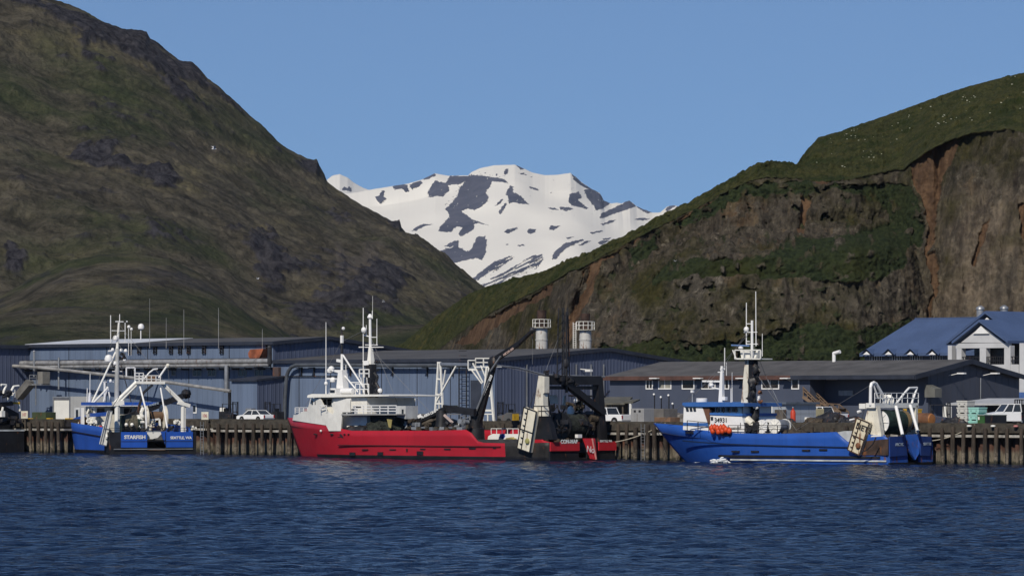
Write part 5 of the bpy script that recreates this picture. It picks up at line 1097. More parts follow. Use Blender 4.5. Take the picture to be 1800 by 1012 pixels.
S.part('lattice_mast', BLACK, lambda m: ([m.tube((gx_+dx, mtop.y+dy, mb_.z), (gx_+dx*.7, mtop.y+dy*.7, mtop.z), .07, n=6) for dx, dy in ((.5, .4), (-.5, .4), (.5, -.4), (-.5, -.4))], [m.bar((gx_+.5*s1, mtop.y+.4*s1, mb_.z+k*.75), (gx_-.5*s1, mtop.y+.4*s1, mb_.z+(k+1)*.75), .05) for k in range(9) for s1 in (1, -1)]))
S.part('mast_pole', BLACK, lambda m: m.tube(S.q(996, 690, gx_-.6), S.q(995.5, 548, gx_-.6), .14, .08, n=7)); S.part('mast_block', DARK, lambda m: m.ball(S.q(995, 638, gx_-.6), .32, (1, 1, 1.6), n=8))
for a, b, r in ((961, 655, .35), (978, 661, .5), (986, 665, .6), (1003, 668, .6), (1012, 673, .4)): q = S.q(a, b, gx_-.7); S.part('block', DARK, lambda m: m.junk(q, r, n=5, seed=a))
# net reel, winches and dark gear at the stern
reel(S, (2.2, S.q(1003, 748, 2.2).y, S.q(1003, 748, 2.2).z), 1.35, 1.2, 1.35, BLACK, NETG)
for a, b, r, x, mt in ((975, 735, .9, 3.5, DARK), (985, 722, .9, 4, DARK), (1022, 728, 1.0, 3, NETG), (1032, 742, 1.0, 1.8, NETB), (1020, 742, .8, 1.5, DARK), (985, 748, .9, 1.5, DARK), (1012, 712, .9, 4.5, NETB), (1022, 708, .8, 4.5, NETG), (1036, 755, .8, 1.4, DARK), (972, 715, .7, 4.5, DARK), (1044, 735, .9, 3, DARK)):
    q = S.q(a, b, x); S.part('stern_gear', mt, lambda m: m.junk(q, r, seed=a))
for a, b in ((1012, 704), (1018, 699), (1030, 702)): q = S.q(a, b, 4.2); S.part('float', WHITEC if a != 1018 else GREYST, lambda m: m.ball(q, .22, n=8))
S.part('winch_housing', BLACK, lambda m: m.prism([S.q(1040, 757, 2), S.q(1041, 728, 2), S.q(1050, 722, 2), S.q(1054, 728, 2), S.q(1055, 757, 2)], (1.5, 0, 0)))
S.part('bollard', WHITEC, lambda m: m.box(S.q(1017, 766, .3), (.4, .6, .35)))
S.part('stern_railing', DARK, lambda m: m.rail([S.p(938, 731, 5.0), S.p(966, 731, 5.0)], 1.0, 2, .04, .9))
hpt = [S.q(*k) for k in ((1006, 660, gx_), (1020, 661, gx_), (1040, 663, gx_), (1062, 662, gx_))]
trawl_door(S, [(921, 715), (943, 723), (931, 795), (909, 787)], 5.4, 'cream trawl door with black frame hung at the red trawler stern', M('pale_cream_paint', (.74, .69, .55), .5, var=.1, rust=.3, grime=.12), BLACK, M('yellow_green_weed', (.35, .33, .12), .8), txt=None)
netpile('net_pile', 'dark heaped trawl net on the red trawler deck below the white railing', S, (S.p(672, 752, 3.6).x, 3.1, S.dk(20)+.5), 1.5, (1.75, .8, .95), NETG, 3)
netpile('net_pile', 'black net heap on the red trawler deck beside the white house', S, (S.p(628, 754, 3.6).x, 3.6, S.dk(26)+.5), 1.2, (1.9, .7, .85), DARK, 5)
q = S.p(684, 742, 4.6); S.part('net_tag', M('yellow_brown_netting', (.3, .25, .09), .9), lambda m: S.slab(m, [(680, 736), (689, 737), (687, 752), (683, 750)], 4.66, 4.6))

# ================================================== the blue trawler
SB = Ship('fishing_trawler', 'bright blue trawler with white wheelhouse, white mast and stern gantry', (37.6, 418.6), (-.788, .616))
S = SB; B = 7.614; L = S.p(1148, 745, .1).x
sh = [(0, S.q(1600, 767, 0).z)]
for a, b, y in [(1500, 778, 3.807), (1487, 777, 3.807), (1481, 773.5, 3.807), (1475, 766, 3.807), (1468, 758.8, 3.807), (1420, 760.3, 3.807), (1380, 761.5, 3.807), (1340, 762, 3.807), (1290, 761, 3.645), (1245, 757.5, 3.321), (1210, 754.5, 3.2), (1180, 750.5, 1.9)]:
    q = S.p(a, b, y); sh.append((q.x, q.z))
sh.append((L, S.p(1148, 744, .1).z)); sh.sort(); sh[0] = (0, sh[1][1]+.25)
xs_ = S.p(1500, 790, 3.807).x; xw = S.p(1285, 806, 3.645).x
hull(S, L, B, sh, [BLUE, BLACK, BLUER], lambda x, z: (1 if z < .22 else (2 if x < xs_ else 0)), rake=4.0, boot=.45, bulw=1.0, full=.56, fine_=2.2)
strake(S, xs_+.5, S.p(1196, 772, 2.8).x, lambda x: 1.7+.012*(x-8)+.0016*max(0, x-12)**2, .07, M('dark_blue_rail', (.008, .02, .06), .5)); strake(S, .3, xw, lambda x: .38, .09, M('grey_white_waterline', (.45, .47, .46), .6, var=.3, grime=.3), 'waterline_stripe')
strake(S, xs_-3, xw+1.5, lambda x: .72, .13, BLACK)
for a, b in ((1205, 760), (1295, 793), (1330, 793), (1420, 791), (1450, 790), (1278, 764)):
    q = S.p(a, b, 3.564); S.part('scupper', BLACK, lambda m: m.box((q.x, float(S.hb(q.x, q.z))+.02, q.z), (.9, .16, .16)))
zt0 = sh[0][1]
yA, yB, yC, yD = [S.q(a, 780, 0).y for a in (1563, 1594, 1615, 1636)]
S.part('transom', BLUER, lambda m: tpl(m, 3.726, yB, .25, zt0)); S.part('transom', BLUER, lambda m: tpl(m, yC, -3.726, .25, zt0)); S.part('lower_transom', BLACK, lambda m: tpl(m, 3.645, -3.645, -1.3, .248))
S.part('stern_quarter', M('dark_rusty_plating', (.05, .03, .022), .8, var=.5, rust=.5, streak=.5), lambda m: m.prism([(0, 3.872, .95), (3.4, 3.872, .95), (3.4, 3.872, S.dk(3)+1.05), (0, 3.872, zt0+.15)], (0, -.12, 0)))
S.part('quarter_panel', BLUED, lambda m: m.prism([S.q(1562, 767, -.12), S.q(1590, 766, -.12), S.q(1593, 800, -.12), S.q(1563, 802, -.12)], (-.12, 0, 0))); S.part('quarter_panel', BLUED, lambda m: m.prism([S.q(1617, 766, -.12), S.q(1636, 767, -.12), S.q(1633, 801, -.12), S.q(1617, 800, -.12)], (-.12, 0, 0)))
S.part('stern_ramp', BLUER, lambda m: m.prism([S.q(1592, 764, .6), S.q(1616, 762, .6), S.q(1616, 796, -.3), S.q(1609, 808, -.5), S.q(1597, 790, -.3)], (.2, 0, 0)))
LETG = M('faded_grey_lettering', (.35, .42, .5), .6)
c = S.q(1577, 781, 0); lettering('ARCTIC', .4, facing((-.27, c.y, c.z), (0, -1, 0), (0, 0, 1)), LETG, S.t, bold=.01); c = S.q(1626, 780, 0); lettering('SEATTLE', .36, facing((-.27, c.y, c.z), (0, -1, 0), (0, 0, 1)), LETG, S.t, bold=.01)
S.side('bulwark_plate', M('pale_grey_bulwark', (.45, .46, .46), .6, streak=.3), [(1469, 760), (1484, 757), (1503, 757), (1503, 774), (1487, 777), (1478, 770)], 3.645, 3.564)
# house
S.part('superstructure', WHITEC, lambda m: (S.slab(m, [(1202, 714), (1234, 714.5), (1243, 741), (1246, 758), (1200.5, 755), (1201, 741)], 2.997, -2.997), S.slab(m, [(1247, 728.5), (1304, 731), (1308, 748), (1308, 762), (1246, 760)], 2.835, -2.835), S.slab(m, [(1247, 713), (1306, 714), (1306, 729), (1247, 728)], 2.349, -2.349)))
S.side('wheelhouse_roof', M('blue_house_paint', (.04, .13, .38), .45, var=.1, streak=.1), [(1199, 711), (1200, 707), (1236, 706), (1308, 708), (1308, 714), (1238, 714.5), (1204, 713.5)], 3.2, -3.2)
S.side('blue_stripe', M('blue_house_paint', (.04, .13, .38), .45), [(1201, 742), (1243.5, 743), (1244.5, 748.5), (1200.6, 747.5)], 3.038, 2.989); S.side('blue_stripe', M('blue_house_paint', (.04, .13, .38), .45), [(1247, 725), (1305, 726), (1305, 731), (1247, 728.7)], 2.916, -2.916)
S.side('door_recess', M('brown_rust_recess', (.13, .06, .035), .8, rust=.4), [(1235, 714.5), (1247, 714.5), (1247, 744), (1244, 744)], 2.965, 2.754)
for a0 in (1205.5, 1212, 1218.3): win([(a0, 715.5), (a0+4.4, 715.5), (a0+5.4, 722.5), (a0+1.4, 722.5)], 3.013)
for i in range(6): win([(1250+9*i, 716), (1257+9*i, 716), (1257+9*i, 723.5), (1250+9*i, 723.5)], 2.365)
win([(1249.5, 732), (1253.5, 732), (1253.5, 738), (1250, 738)], 2.851); S.side('cabin_door', WHITER, [(1297, 715), (1303, 715), (1303, 729), (1297, 729)], 2.422, 2.349)
c = S.p(1267.5, 738.5, 2.835); lettering('34931', .62, facing((c.x, 2.867, c.z), (-1, 0, 0), (0, 0, 1)), M('black_lettering', (.02, .02, .02), .6), S.t, bold=.012)
c = S.p(1294, 752.5, 2.835); lettering('HARVEST', .3, facing((c.x, 2.867, c.z), (-1, 0, 0), (0, 0, 1)), M('black_lettering', (.02, .02, .02), .6), S.t, bold=.004)
S.part('bow_railing', DARK, lambda m: m.rail([S.p(1208, 756, 4.0), S.p(1246, 760, 3.402)], .95, 2, .03, 1.1)); S.part('side_railing', DARK, lambda m: m.rail([S.p(1280, 761, 3.564), S.p(1384, 761, 3.726)], .75, 2, .03, 1.2)); S.part('upper_railing', DARK, lambda m: m.rail([S.p(1250, 725, 2.835), S.p(1305, 726, 2.835)], .9, 1, .03, .8))
q = S.p(1233.5, 703, 1.5); S.part('radome', WHITEC, lambda m: m.lathe((q.x, q.y, q.z-.3), [(.45, 0), (.55, .1), (.55, .45), (.48, .5)], n=18))
S.part('post', GREYST, lambda m: m.tube(S.p(1217, 706, 2), S.p(1217, 688, 2), .06, n=6)); S.part('dome', WHITEC, lambda m: m.box(S.p(1217, 687.5, 2), (.25, .25, .25)))
S.part('radar_mast', WHITEC, lambda m: m.bar(S.p(1268, 726, .5), S.p(1269.5, 643, .5), .55, .5, w2=.22, h2=.22)); S.part('radar_scanner', WHITEC, lambda m: m.bar(S.p(1235, 669.5, .5), S.p(1266, 670, .5), .14, .18))
S.tubes('bracket', WHITEC, [((1250, 681), (1268, 684), .5, .09), ((1262, 654), (1272, 654), .5, .06), ((1266, 648), (1274, 648), .5, .05)]); q = S.p(1250, 676, .5); S.part('dome', WHITEC, lambda m: m.lathe((q.x, q.y, q.z-.2), [(.2, 0), (.28, .15), (.2, .4), (.05, .45)], n=12)); q = S.p(1273, 700, .5); S.part('loudhailer', WHITEC, lambda m: m.box(q, (.5, .4, .35)))
S.tubes('antenna', WHITEC, [((1274, 650), (1274, 611), .5, .04), ((1277, 660), (1277, 636), .5, .03), ((1287, 706), (1287, 654), -1.5, .04), ((1285, 712), (1285, 682), 1, .05)])
# main mast
S.part('main_mast', WHITER, lambda m: m.bar(S.p(1311, 748, .6), S.p(1315, 630, .6), .95, .95, w2=.42, h2=.42)); S.part('topmast', WHITEC, lambda m: m.tube(S.p(1322, 632, .6), S.p(1322, 563, .6), .14, .12, n=8))
S.tubes('yard', WHITEC, [((1312, 569), (1322, 569), .6, .05), ((1308, 584), (1331, 583.5), .6, .05), ((1312, 604.5), (1332, 604.5), .6, .05), ((1312, 600), (1318, 600), .6, .06)])
S.tubes('antenna', WHITEC, [((1312, 606), (1312, 532), .6, .055), ((1329, 608), (1328.5, 512), .6, .05), ((1340, 626), (1340, 586), .3, .035), ((1273.5, 640), (1273.5, 612), 1, .03)])
q = S.p(1312, 579, .6); S.part('dome', WHITEC, lambda m: m.ball(q, .27, (1, 1, 1.1), n=12)); q = S.p(1302, 611, .6); S.part('dome', WHITEC, lambda m: m.lathe((q.x, q.y, q.z-.15), [(.1, 0), (.25, .08), (.25, .2), (.1, .3)], n=12))
S.part('radar_scanner', M('blue_grey_scanner', (.12, .2, .38), .5), lambda m: m.bar(S.p(1286, 606.3, .6), S.p(1317, 607.5, .6), .14, .14))
S.part('crows_nest', WHITE, lambda m: (S.slab(m, [(1291, 629), (1291, 631.5), (1337, 631.5), (1337, 629.5)], 1.4, -.6), m.rail([S.p(1292, 630, 1.4), S.p(1337, 630, 1.4)], S.p(1300, 615, 1.4).z-S.p(1300, 630, 1.4).z, 1, .05, 1.0), S.slab(m, [(1301, 616), (1318, 617), (1318, 629), (1303, 629)], 1.0, .2), S.slab(m, [(1329, 616), (1333, 616), (1328, 629), (1325, 629)], 1.0, .2), m.bar(S.p(1288, 615, 1.4), S.p(1294, 630, 1.4), .09)))
NM = MB(); rr_ = random.Random(9)
for i in range(46):
    f = i/45; b_ = 636+f*106; q = S.p(1323+rr_.uniform(-3, 5)+4*math.sin(f*9), b_, .8+rr_.uniform(-.3, .3)); NM.ball(q, rr_.uniform(.2, .42), (1, .8, 1.3), n=8, lump=.3, seed=i)
NM.bar(S.p(1322, 632, .6), S.p(1323, 745, .6), .5, .5); NM.build('hanging_net', BLACK, S.t)
for a, b in ((1335, 690), (1332, 700), (1338, 705), (1328, 716)): q = S.p(a, b, 1); S.part('block', RUST if a > 1333 else WHITEC, lambda m: m.junk(q, .3, n=5, seed=a))
S.part('exhaust_pipe', WHITER, lambda m: m.path([S.p(1305, 752, 2), S.p(1307, 738, 2), S.p(1313, 736, 2), S.p(1322, 745, 2), S.p(1325, 758, 2)], .38, n=10))
for a, b, r in ((1312, 752, .7), (1320, 754, .6), (1331, 748, .6), (1326, 757, .5)): q = S.p(a, b, 2.106); S.part('winch', DARK, lambda m: m.junk(q, r, seed=a))
q = S.p(1345, 749, 1.4); reel(S, (q.x, 1.4, q.z), .66, .4, .5, WHITEC, NETG, 'deck_reel'); q = S.p(1371, 748.5, 1.2); reel(S, (q.x, 1.2, q.z), .7, .62, .85, WHITE, GREYST, 'deck_reel')
for i, (a, b) in enumerate([(1251, 752), (1256, 751), (1261, 753), (1267, 752), (1272, 751), (1276, 755), (1270, 757), (1282, 757), (1263, 758), (1253, 757)]):
    P = S.p(a, b, 4.0); o = MB().ball((0,0,0), .27, (1, 1, 1.2), n=12).ball((0,0,.33), .08, n=6).build('buoy', ORANGE)
    o.location = S.w(*P); tag(o, 'orange inflatable buoy in the heap beside the blue trawler house', 'buoy', 'orange buoys on the blue trawler')
netpile('net_pile', 'brown net heaped on the blue trawler after deck beside the drums', S, (S.p(1398, 758, 1).x, 1, S.dk(9)+.6), 1.0, (1.8, 1.2, .6), NETB, 8)
# stern gantry
gx_ = S.p(1534, 700, 3.564).x
S.side('gantry_leg', WHITER, [(1527, 712), (1541, 712), (1549, 764), (1534, 764), (1521, 762), (1521, 735)], 3.645, 3.078)
S.part('gantry_beam', WHITE, lambda m: (m.box2((gx_-.5, 3.969, S.p(1530, 716.5, 3.564).z), (gx_+.5, -3.564, S.p(1530, 708, 3.564).z)))); S.side('gantry_box', WHITE, [(1510, 709), (1521, 709), (1521, 718), (1510, 718)], 3.888, 3.159)
S.part('gantry_post', WHITEC, lambda m: m.tube(S.q(1575, 714, gx_-.9), S.q(1586.5, 764, gx_-2.6), .16, n=8)); S.part('gantry_post', WHITEC, lambda m: m.tube(S.q(1600, 712, gx_-.9), S.q(1613, 757, gx_-2.6), .15, n=8)); S.part('gantry_leg', WHITER, lambda m: m.box2((gx_-.5, -3.483, S.dk(1)), (gx_+.5, -3.078, S.p(1530, 712, 3.564).z)))
def loop(pts, r, nm='gallows'): P_ = [S.q(a, b, gx_) for a, b in pts]; S.part(nm, WHITEC, lambda m: (m.path(P_, r, n=8), [m.ball(p, r, n=8) for p in P_[1:-1]]))
loop([(1530, 712), (1530.5, 680), (1532, 674), (1536, 672), (1540, 674), (1554, 698), (1558, 704)], .15); loop([(1534, 673), (1544, 700), (1547, 710)], .09); loop([(1573, 712), (1592, 688), (1598, 681.5), (1612, 681), (1602, 710)], .1)
zg = S.p(1530, 708, 3.564).z
S.part('gantry_railing', WHITEC, lambda m: (m.rail([(gx_-.5, 3.969, zg), (gx_-.5, -3.564, zg)], .95, 2, .03, 1.0),))
q = S.q(1558, 704, gx_); S.part('winch', WHITE, lambda m: m.lathe((q.x, q.y, q.z), [(.55, -.5), (.6, -.4), (.4, -.3), (.4, .3), (.6, .4), (.55, .5)], 'Y', 16))
for a in (1546, 1552, 1564, 1568): q = S.q(a, 706, gx_-.3); S.part('block', DARK if a % 4 else WHITEC, lambda m: m.box(q, (.3, .35, .6)))
q = S.p(1547, 742, 3.0); GRN = M('dark_green_net', (.009, .027, .021), .85, var=.5, scale=2, bump=.1)
q = q+Vector((.5, 0, 0)); reel(S, (q.x, .4, q.z), 1.14, 1.16, 2.0, WHITEC, GRN)
S.part('reel_band', M('tan_net', (.2, .14, .07), .9, var=.3), lambda m: m.lathe((q.x, -1.2, q.z), [(1.2, -.3), (1.24, 0), (1.2, .3)], 'Y', 22))
for a, b, r, mt in ((1594, 745, .7, DARK), (1600, 752, .5, RUST), (1606, 757, .45, WHITER), (1592, 728, .45, GREYST), (1598, 735, .5, DARK), (1612, 757, .35, WHITER)): qq = S.q(a, b, 1.5); S.part('stern_gear', mt, lambda m: m.junk(qq, r, seed=a))
S.part('tarp', M('pale_tarp', (.4, .42, .43), .8), lambda m: m.prism([S.q(1579, 716, gx_-.3), S.q(1587, 716, gx_-.3), S.q(1590, 731, gx_-.6), S.q(1585, 728, gx_-.6)], (.05, 0, 0)))
S.part('quarter_ledge', WHITE, lambda m: S.slab(m, [(1530, 765), (1549, 764), (1549, 766.5), (1530, 767.5)], 4.01, 3.645)); S.part('hanging_chain', DARK, lambda m: m.path([S.p(1540, 768, 5), S.p(1534, 780, 5), S.p(1524, 790, 5), S.p(1513, 795, 5)], .06, n=5))
S.tubes('hand_grip', WHITEC, [((1508, 724), (1513, 722), 3.969, .16), ((1494, 738), (1502, 736), 3.969, .1)])
trawl_door(S, [(1506, 734), (1528.5, 743), (1510.5, 799.5), (1490, 790)], 4.293, 'rust stained cream trawl door leaning at the blue trawler stern, lettered in black', CREAM, M('rusty_black_rim', (.05, .03, .02), .8, rust=.5), RUST, txt='NETS')
# white water pumped overboard
rr_ = random.Random(4); mb = MB()
for i in range(110): mb.ball((rr_.gauss(0, .42), rr_.uniform(-.4, .5), abs(rr_.gauss(0, .16))), rr_.uniform(.03, .13), (2.2, 1.2, .7), n=6, lump=.35, seed=i)
for i in range(60): mb.ball((rr_.gauss(1.1, 1.2), rr_.uniform(-.3, .5), .03), rr_.uniform(.03, .1), (3, 1.2, .35), n=6, lump=.35, seed=i)
P = S.p(1270, 810.5, 3.807); o = mb.build('splash', M('white_water_foam', (.75, .77, .78), .9)); o.location = S.w(P.x, 4.212, .05); o.rotation_euler = (0, 0, S.rz); tag(o, 'white splash of water at the blue trawler waterline', 'splash', None, 'stuff')

# ================================================== the stern-on blue boat
SS = Ship('fishing_trawler', 'blue trawler seen from the stern with white A-frame gantry and STARFISH lettering', (-40.2, 496.5), (-.36, .933))
S = SS; B = 10.2; L = 26.0
zs = S.q(240, 759, 0).z; zq = lambda py: S.q(240, py, 0).z
xm_ = S.p(178, 752, 4.9).x
xb_ = S.p(185, 770, 5.0).x
sh = [(0, zs), (xb_+.2, zs), (xb_+1.2, zs+.55), (L*.7, zs+1.05), (L, zs+1.9)]
STB_ = M('black_stern_plating', (.012, .013, .016), .5, var=.4, rust=.1)
hull(S, L, B, sh, [BLUED, BLACK, STB_, M('blue_hull_bright', (.022, .09, .4), .38, var=.1, scale=.3, streak=.25)], lambda x, z: 1 if z < .35 else (2 if x < xb_ else 3), rake=2.5, boot=.5, bulw=.9, full=.55, fine_=2.2)
strake(S, xb_+1, L*.9, lambda x: zs-.55+.04*(x-xb_), .07, BLACK, sides=(1,))
yy = [S.q(a, 780, 0).y for a in (188, 212, 258, 291, 338, 351)]
S.part('transom', STB_, lambda m: (tpl(m, 5.05, yy[2], .1, zs), tpl(m, yy[3], -5.05, .1, zs), tpl(m, 5.0, -5.0, -1.3, .098), tpl(m, yy[2], yy[3], .1, .5)))
BSP = M('blue_stern_panel', (.02, .085, .4), .4, var=.1, scale=.4, streak=.2)
S.part('name_panel', BSP, lambda m: tpl(m, yy[1], yy[2]+.03, zq(786), zs+.02, -.14)); S.part('port_panel', BSP, lambda m: tpl(m, yy[3]-.03, yy[4], zq(786), zs+.02, -.14))
S.part('panel_stripe', STB_, lambda m: (m.box2((-.26, yy[1]+.01, zq(776)), (-.245, yy[4]-.01, zq(775)))))
S.part('stern_stripe', GREYST, lambda m: m.box2((-.28, 4.6, zq(789.5)), (-.25, -4.6, zq(788))))
c = S.q(236, 768, 0); lettering('STARFISH', .54, facing((-.27, c.y, c.z), (0, -1, 0), (0, 0, 1)), LETW, S.t, bold=.022, sx=1.08)
c = S.q(317, 769, 0); lettering('SEATTLE, WA', .41, facing((-.27, c.y, c.z), (0, -1, 0), (0, 0, 1)), LETW, S.t, bold=.014, sx=1.0)
S.part('stern_ramp', M('rusty_ramp', (.09, .07, .055), .8, var=.4, rust=.5), lambda m: m.prism([(-.1, yy[2]-.02, .5), (6, yy[2]-.02, zs-.9), (6, yy[2]-.02, zs-1.05), (-.1, yy[2]-.02, .35)], (0, yy[3]-yy[2]+.04, 0)))
S.part('ramp_cheek', WHITE, lambda m: m.prism([S.q(258, 757, .3), S.q(283, 757, .3), S.q(284, 762, .3), S.q(277, 769, .3), S.q(268, 771, .3), S.q(258, 771, .3)], (.3, 0, 0)))
S.part('ramp_side', BSP, lambda m: m.prism([S.q(283, 758, .1), S.q(293, 757, .1), S.q(294, 787, .1), S.q(289, 777, .1)], (.3, 0, 0)))
S.part('stern_rail', DARK, lambda m: m.rail([(.15, 5, zs), (.15, -5, zs)], .45, 2, .022, 1.3))
# gantry
G = 2.2; g = lambda a, b, x=G: S.q(a, b, x)
S.part('gantry_post', WHITE, lambda m: (m.tube(g(205, 764), g(205.5, 712), .27, n=12), m.tube(g(208.5, 764), g(209, 712), .13, n=8))); S.part('gantry_post', WHITE, lambda m: (m.tube(g(321, 762), g(321.5, 714), .23, n=12), m.tube(g(324.5, 762), g(325, 714), .14, n=8)))
S.part('gantry_shoulder', WHITE, lambda m: m.bar(g(198, 710), g(217, 707), .6, .5)); S.part('gantry_shoulder', WHITE, lambda m: m.bar(g(313, 707), g(333, 713), .6, .4))
for o in (0, 1): S.part('gantry_arm', WHITE, lambda m: m.tube(g(201+5.5*o, 709+1.5*o), g(240+4*o, 671+1.5*o), .21-.05*o, n=10))
for o in (0, 1): S.part('gantry_arm', WHITE, lambda m: m.tube(g(324-3.5*o, 710+1*o), g(286-2.5*o, 673+.5*o), .17-.05*o, n=10))
S.part('gantry_top', WHITE, lambda m: m.bar(g(238, 672), g(288, 672.5), .9, .3)); S.part('winch_box', M('rusty_winch', (.14, .09, .06), .8, rust=.6), lambda m: m.prism([g(256, 675), g(275, 675), g(274, 659), g(257, 660)], (.6, 0, 0)))
S.part('gantry_railing', WHITEC, lambda m: (m.rail([g(237, 671), g(252, 671)], 1.0, 3, .045, .45), m.rail([g(250, 673, G-.4), g(282, 673, G-.4)], .85, 2, .04, .5)))
S.part('gantry_boom', WHITEC, lambda m: m.tube(g(279, 664), g(294, 642), .11, n=8)); S.part('boom_block', WHITER, lambda m: m.ball(g(295, 642.5), .26, n=9)); S.part('gantry_boom', WHITEC, lambda m: m.path([g(250, 670), g(262, 655), g(270, 649), g(277, 648)], .09, n=7))
S.part('gantry_brace', WHITEC, lambda m: m.tube(g(245, 675), g(256, 718, G-1.5), .1, n=8)); S.part('gantry_brace', WHITEC, lambda m: m.tube(g(256, 717, G-1.5), g(257.5, 753, G-1.8), .09, n=8)); S.part('gantry_brace', WHITEC, lambda m: m.tube(g(282, 680), g(294, 752, G-1.8), .09, n=8))
# reels and stern gear
rx = 4.2; q0, q1 = S.q(216, 745, rx), S.q(240, 745, rx); cy = (q0.y+q1.y)/2; hw = abs(q0.y-q1.y)/2
S.part('net_reel', M('grey_brown_net', (.11, .1, .07), .95, var=.45, scale=2.5, bump=.15), lambda m: m.lathe((rx, cy, q0.z), [(1.0, -hw), (1.12, -hw*.5), (1.12, hw*.4), (1.05, hw)], 'Y', 20)); S.part('reel_side', GRN, lambda m: m.lathe((rx, q1.y, q0.z), [(.1, -.3), (1.0, -.3), (1.05, .1), (.1, .15)], 'Y', 22)); S.part('reel_side', GRN, lambda m: m.lathe((rx, q0.y, q0.z), [(.1, -.1), (1.0, -.1), (1.05, .2), (.1, .2)], 'Y', 22))
for a in (222, 232): q = S.q(a, 746, 2.8); S.part('float', WHITE, lambda m: m.ball(q, .22, n=9))
qa, qb = S.q(254, 735, 4.6), S.q(287, 734, 4.6)
S.part('net_reel', M('brown_reel_rope', (.1, .06, .035), .9, var=.4, rust=.3), lambda m: m.lathe((4.6, (qa.y+qb.y)/2, qa.z+.2), [(.55, -1.0), (.6, 0), (.55, 1.0)], 'Y', 18))
for q in (qa, qb): S.part('flange', WHITER, lambda m: m.lathe((4.6, q.y, q.z), [(.3, -.12), (1.5, -.16), (1.55, 0), (1.5, .16), (.3, .12)], 'Y', 28))
for a, b, r, mt in ((246, 735, .5, WHITE), (250, 742, .45, WHITE), (244, 750, .35, WHITE), (262, 745, .4, WHITER), (270, 742, .4, WHITER), (276, 752, .35, DARK), (266, 752, .3, WHITER), (335, 755, .45, WHITER), (309, 741, .45, WHITE), (314, 743, .4, WHITE), (340, 752, .4, WHITE), (330, 757, .3, WHITE), (300, 752, .4, DARK)):
    q = S.q(a, b, 3.5); S.part('stern_gear', mt, lambda m: m.junk(q, r, seed=a))
S.part('rope_coil', WHITE, lambda m: m.path([S.q(*k) for k in ((252, 716, 3.8), (248, 725, 3.8), (250, 735, 3.8), (246, 745, 3.8), (250, 752, 3.8))], .2, n=7)); S.part('deck_frame', WHITEC, lambda m: (m.bar(S.q(264, 752, 4), S.q(265, 738, 4), .2), m.bar(S.q(264, 738, 4), S.q(280, 736, 4), .2), m.bar(S.q(280, 736, 4), S.q(281, 748, 4), .2)))
S.part('black_boom', BLACK, lambda m: m.bar(S.q(218, 735, 8), S.q(325, 694, 8), .6, .75, w2=.5, h2=.6)); S.part('boom_lamp', BLACK, lambda m: m.ball(S.q(326, 692, 8), .65, (1, 1, .8), n=9, lump=.2, seed=2)); c = S.q(271, 710, 7.6); d1 = S.q(280, 708, 7.6)-S.q(262, 713, 7.6); lettering('MARINE', .32, facing(c, d1, (0, 0, 1)), LETG, S.t, bold=.01)
S.part('rigging_dark', DARK, lambda m: (m.bar(S.q(252, 690, 7), S.q(238, 735, 7), .25), m.bar(S.q(252, 690, 7), S.q(268, 676, 6), .22)))
# house forward
hx = L*.46
S.part('superstructure', WHITE, lambda m: m.box2((hx, 3.4, zs-.6), (L*.6, -3.4, S.q(170, 714, hx).z))); S.part('after_house', WHITER, lambda m: m.box2((hx-2.2, 3.4, zs-.6), (hx-.02, -1.0, S.q(170, 728, hx).z)))
S.part('blue_roof', BSP, lambda m: m.box2((hx-2.8, 3.8, S.q(170, 712, hx).z), (L*.62, -3.8, S.q(170, 706.5, hx).z))); S.part('boat_deck', WHITEC, lambda m: m.box2((hx-2.85, 3.82, S.q(170, 713.5, hx).z), (L*.62, -3.82, S.q(170, 712.2, hx).z)))
for k in range(4): S.part('window', GLASS, lambda m: m.box2((hx-.06, 3.1-k*1.6, S.q(170, 727, hx).z), (hx-.01, 2.2-k*1.6, S.q(170, 717, hx).z)))
for k in range(2): S.part('window', GLASS, lambda m: m.box2((hx+.5+k*1.6, 3.4, S.q(170, 726, hx).z), (hx+1.6+k*1.6, 3.46, S.q(170, 718, hx).z)))
S.part('blue_tarp', BSP, lambda m: m.prism([S.p(158, 726, 4.2), S.p(184, 724, 4.2), S.p(184, 731, 4.2), S.p(158, 732, 4.2)], (0, -.6, 0)))
for a, b, r, mt in ((141, 748, .6, WHITE), (137, 742, .4, WHITE), (150, 744, .7, RUST), (147, 737, .4, DARK), (160, 746, .5, WHITE), (169, 742, .5, WHITE), (165, 750, .45, DARK), (174, 750, .4, CREAM), (156, 738, .4, WHITE), (186, 748, .5, WHITE)):
    q = S.p(a, b, 3.8); S.part('deck_gear', mt, lambda m: m.junk(q, r, seed=a))
S.part('side_post', WHITEC, lambda m: m.bar(S.p(145, 750, 4.4), S.p(145, 716, 4.4), .35)); S.part('stack_light', WHITEC, lambda m: m.tube(S.p(157.5, 706, 2.8), S.p(158, 690, 2.8), .2, .15, n=8)); S.tubes('antenna', WHITEC, [((158, 690), (158.5, 656), 2.8, .05), ((153, 706), (153.5, 682), 2.8, .07)])
S.part('hull_bulwark_light', WHITE, lambda m: S.slab(m, [(136, 752), (137, 742), (142, 738), (143, 752)], 4.0, 3.4)); S.part('life_ring', M('red_life_ring', (.6, .05, .03), .5), lambda m: m.lathe(S.p(176.5, 753, 4.9), [(.2, -.08), (.36, -.1), (.36, .1), (.2, .08)], 'Y', 16))
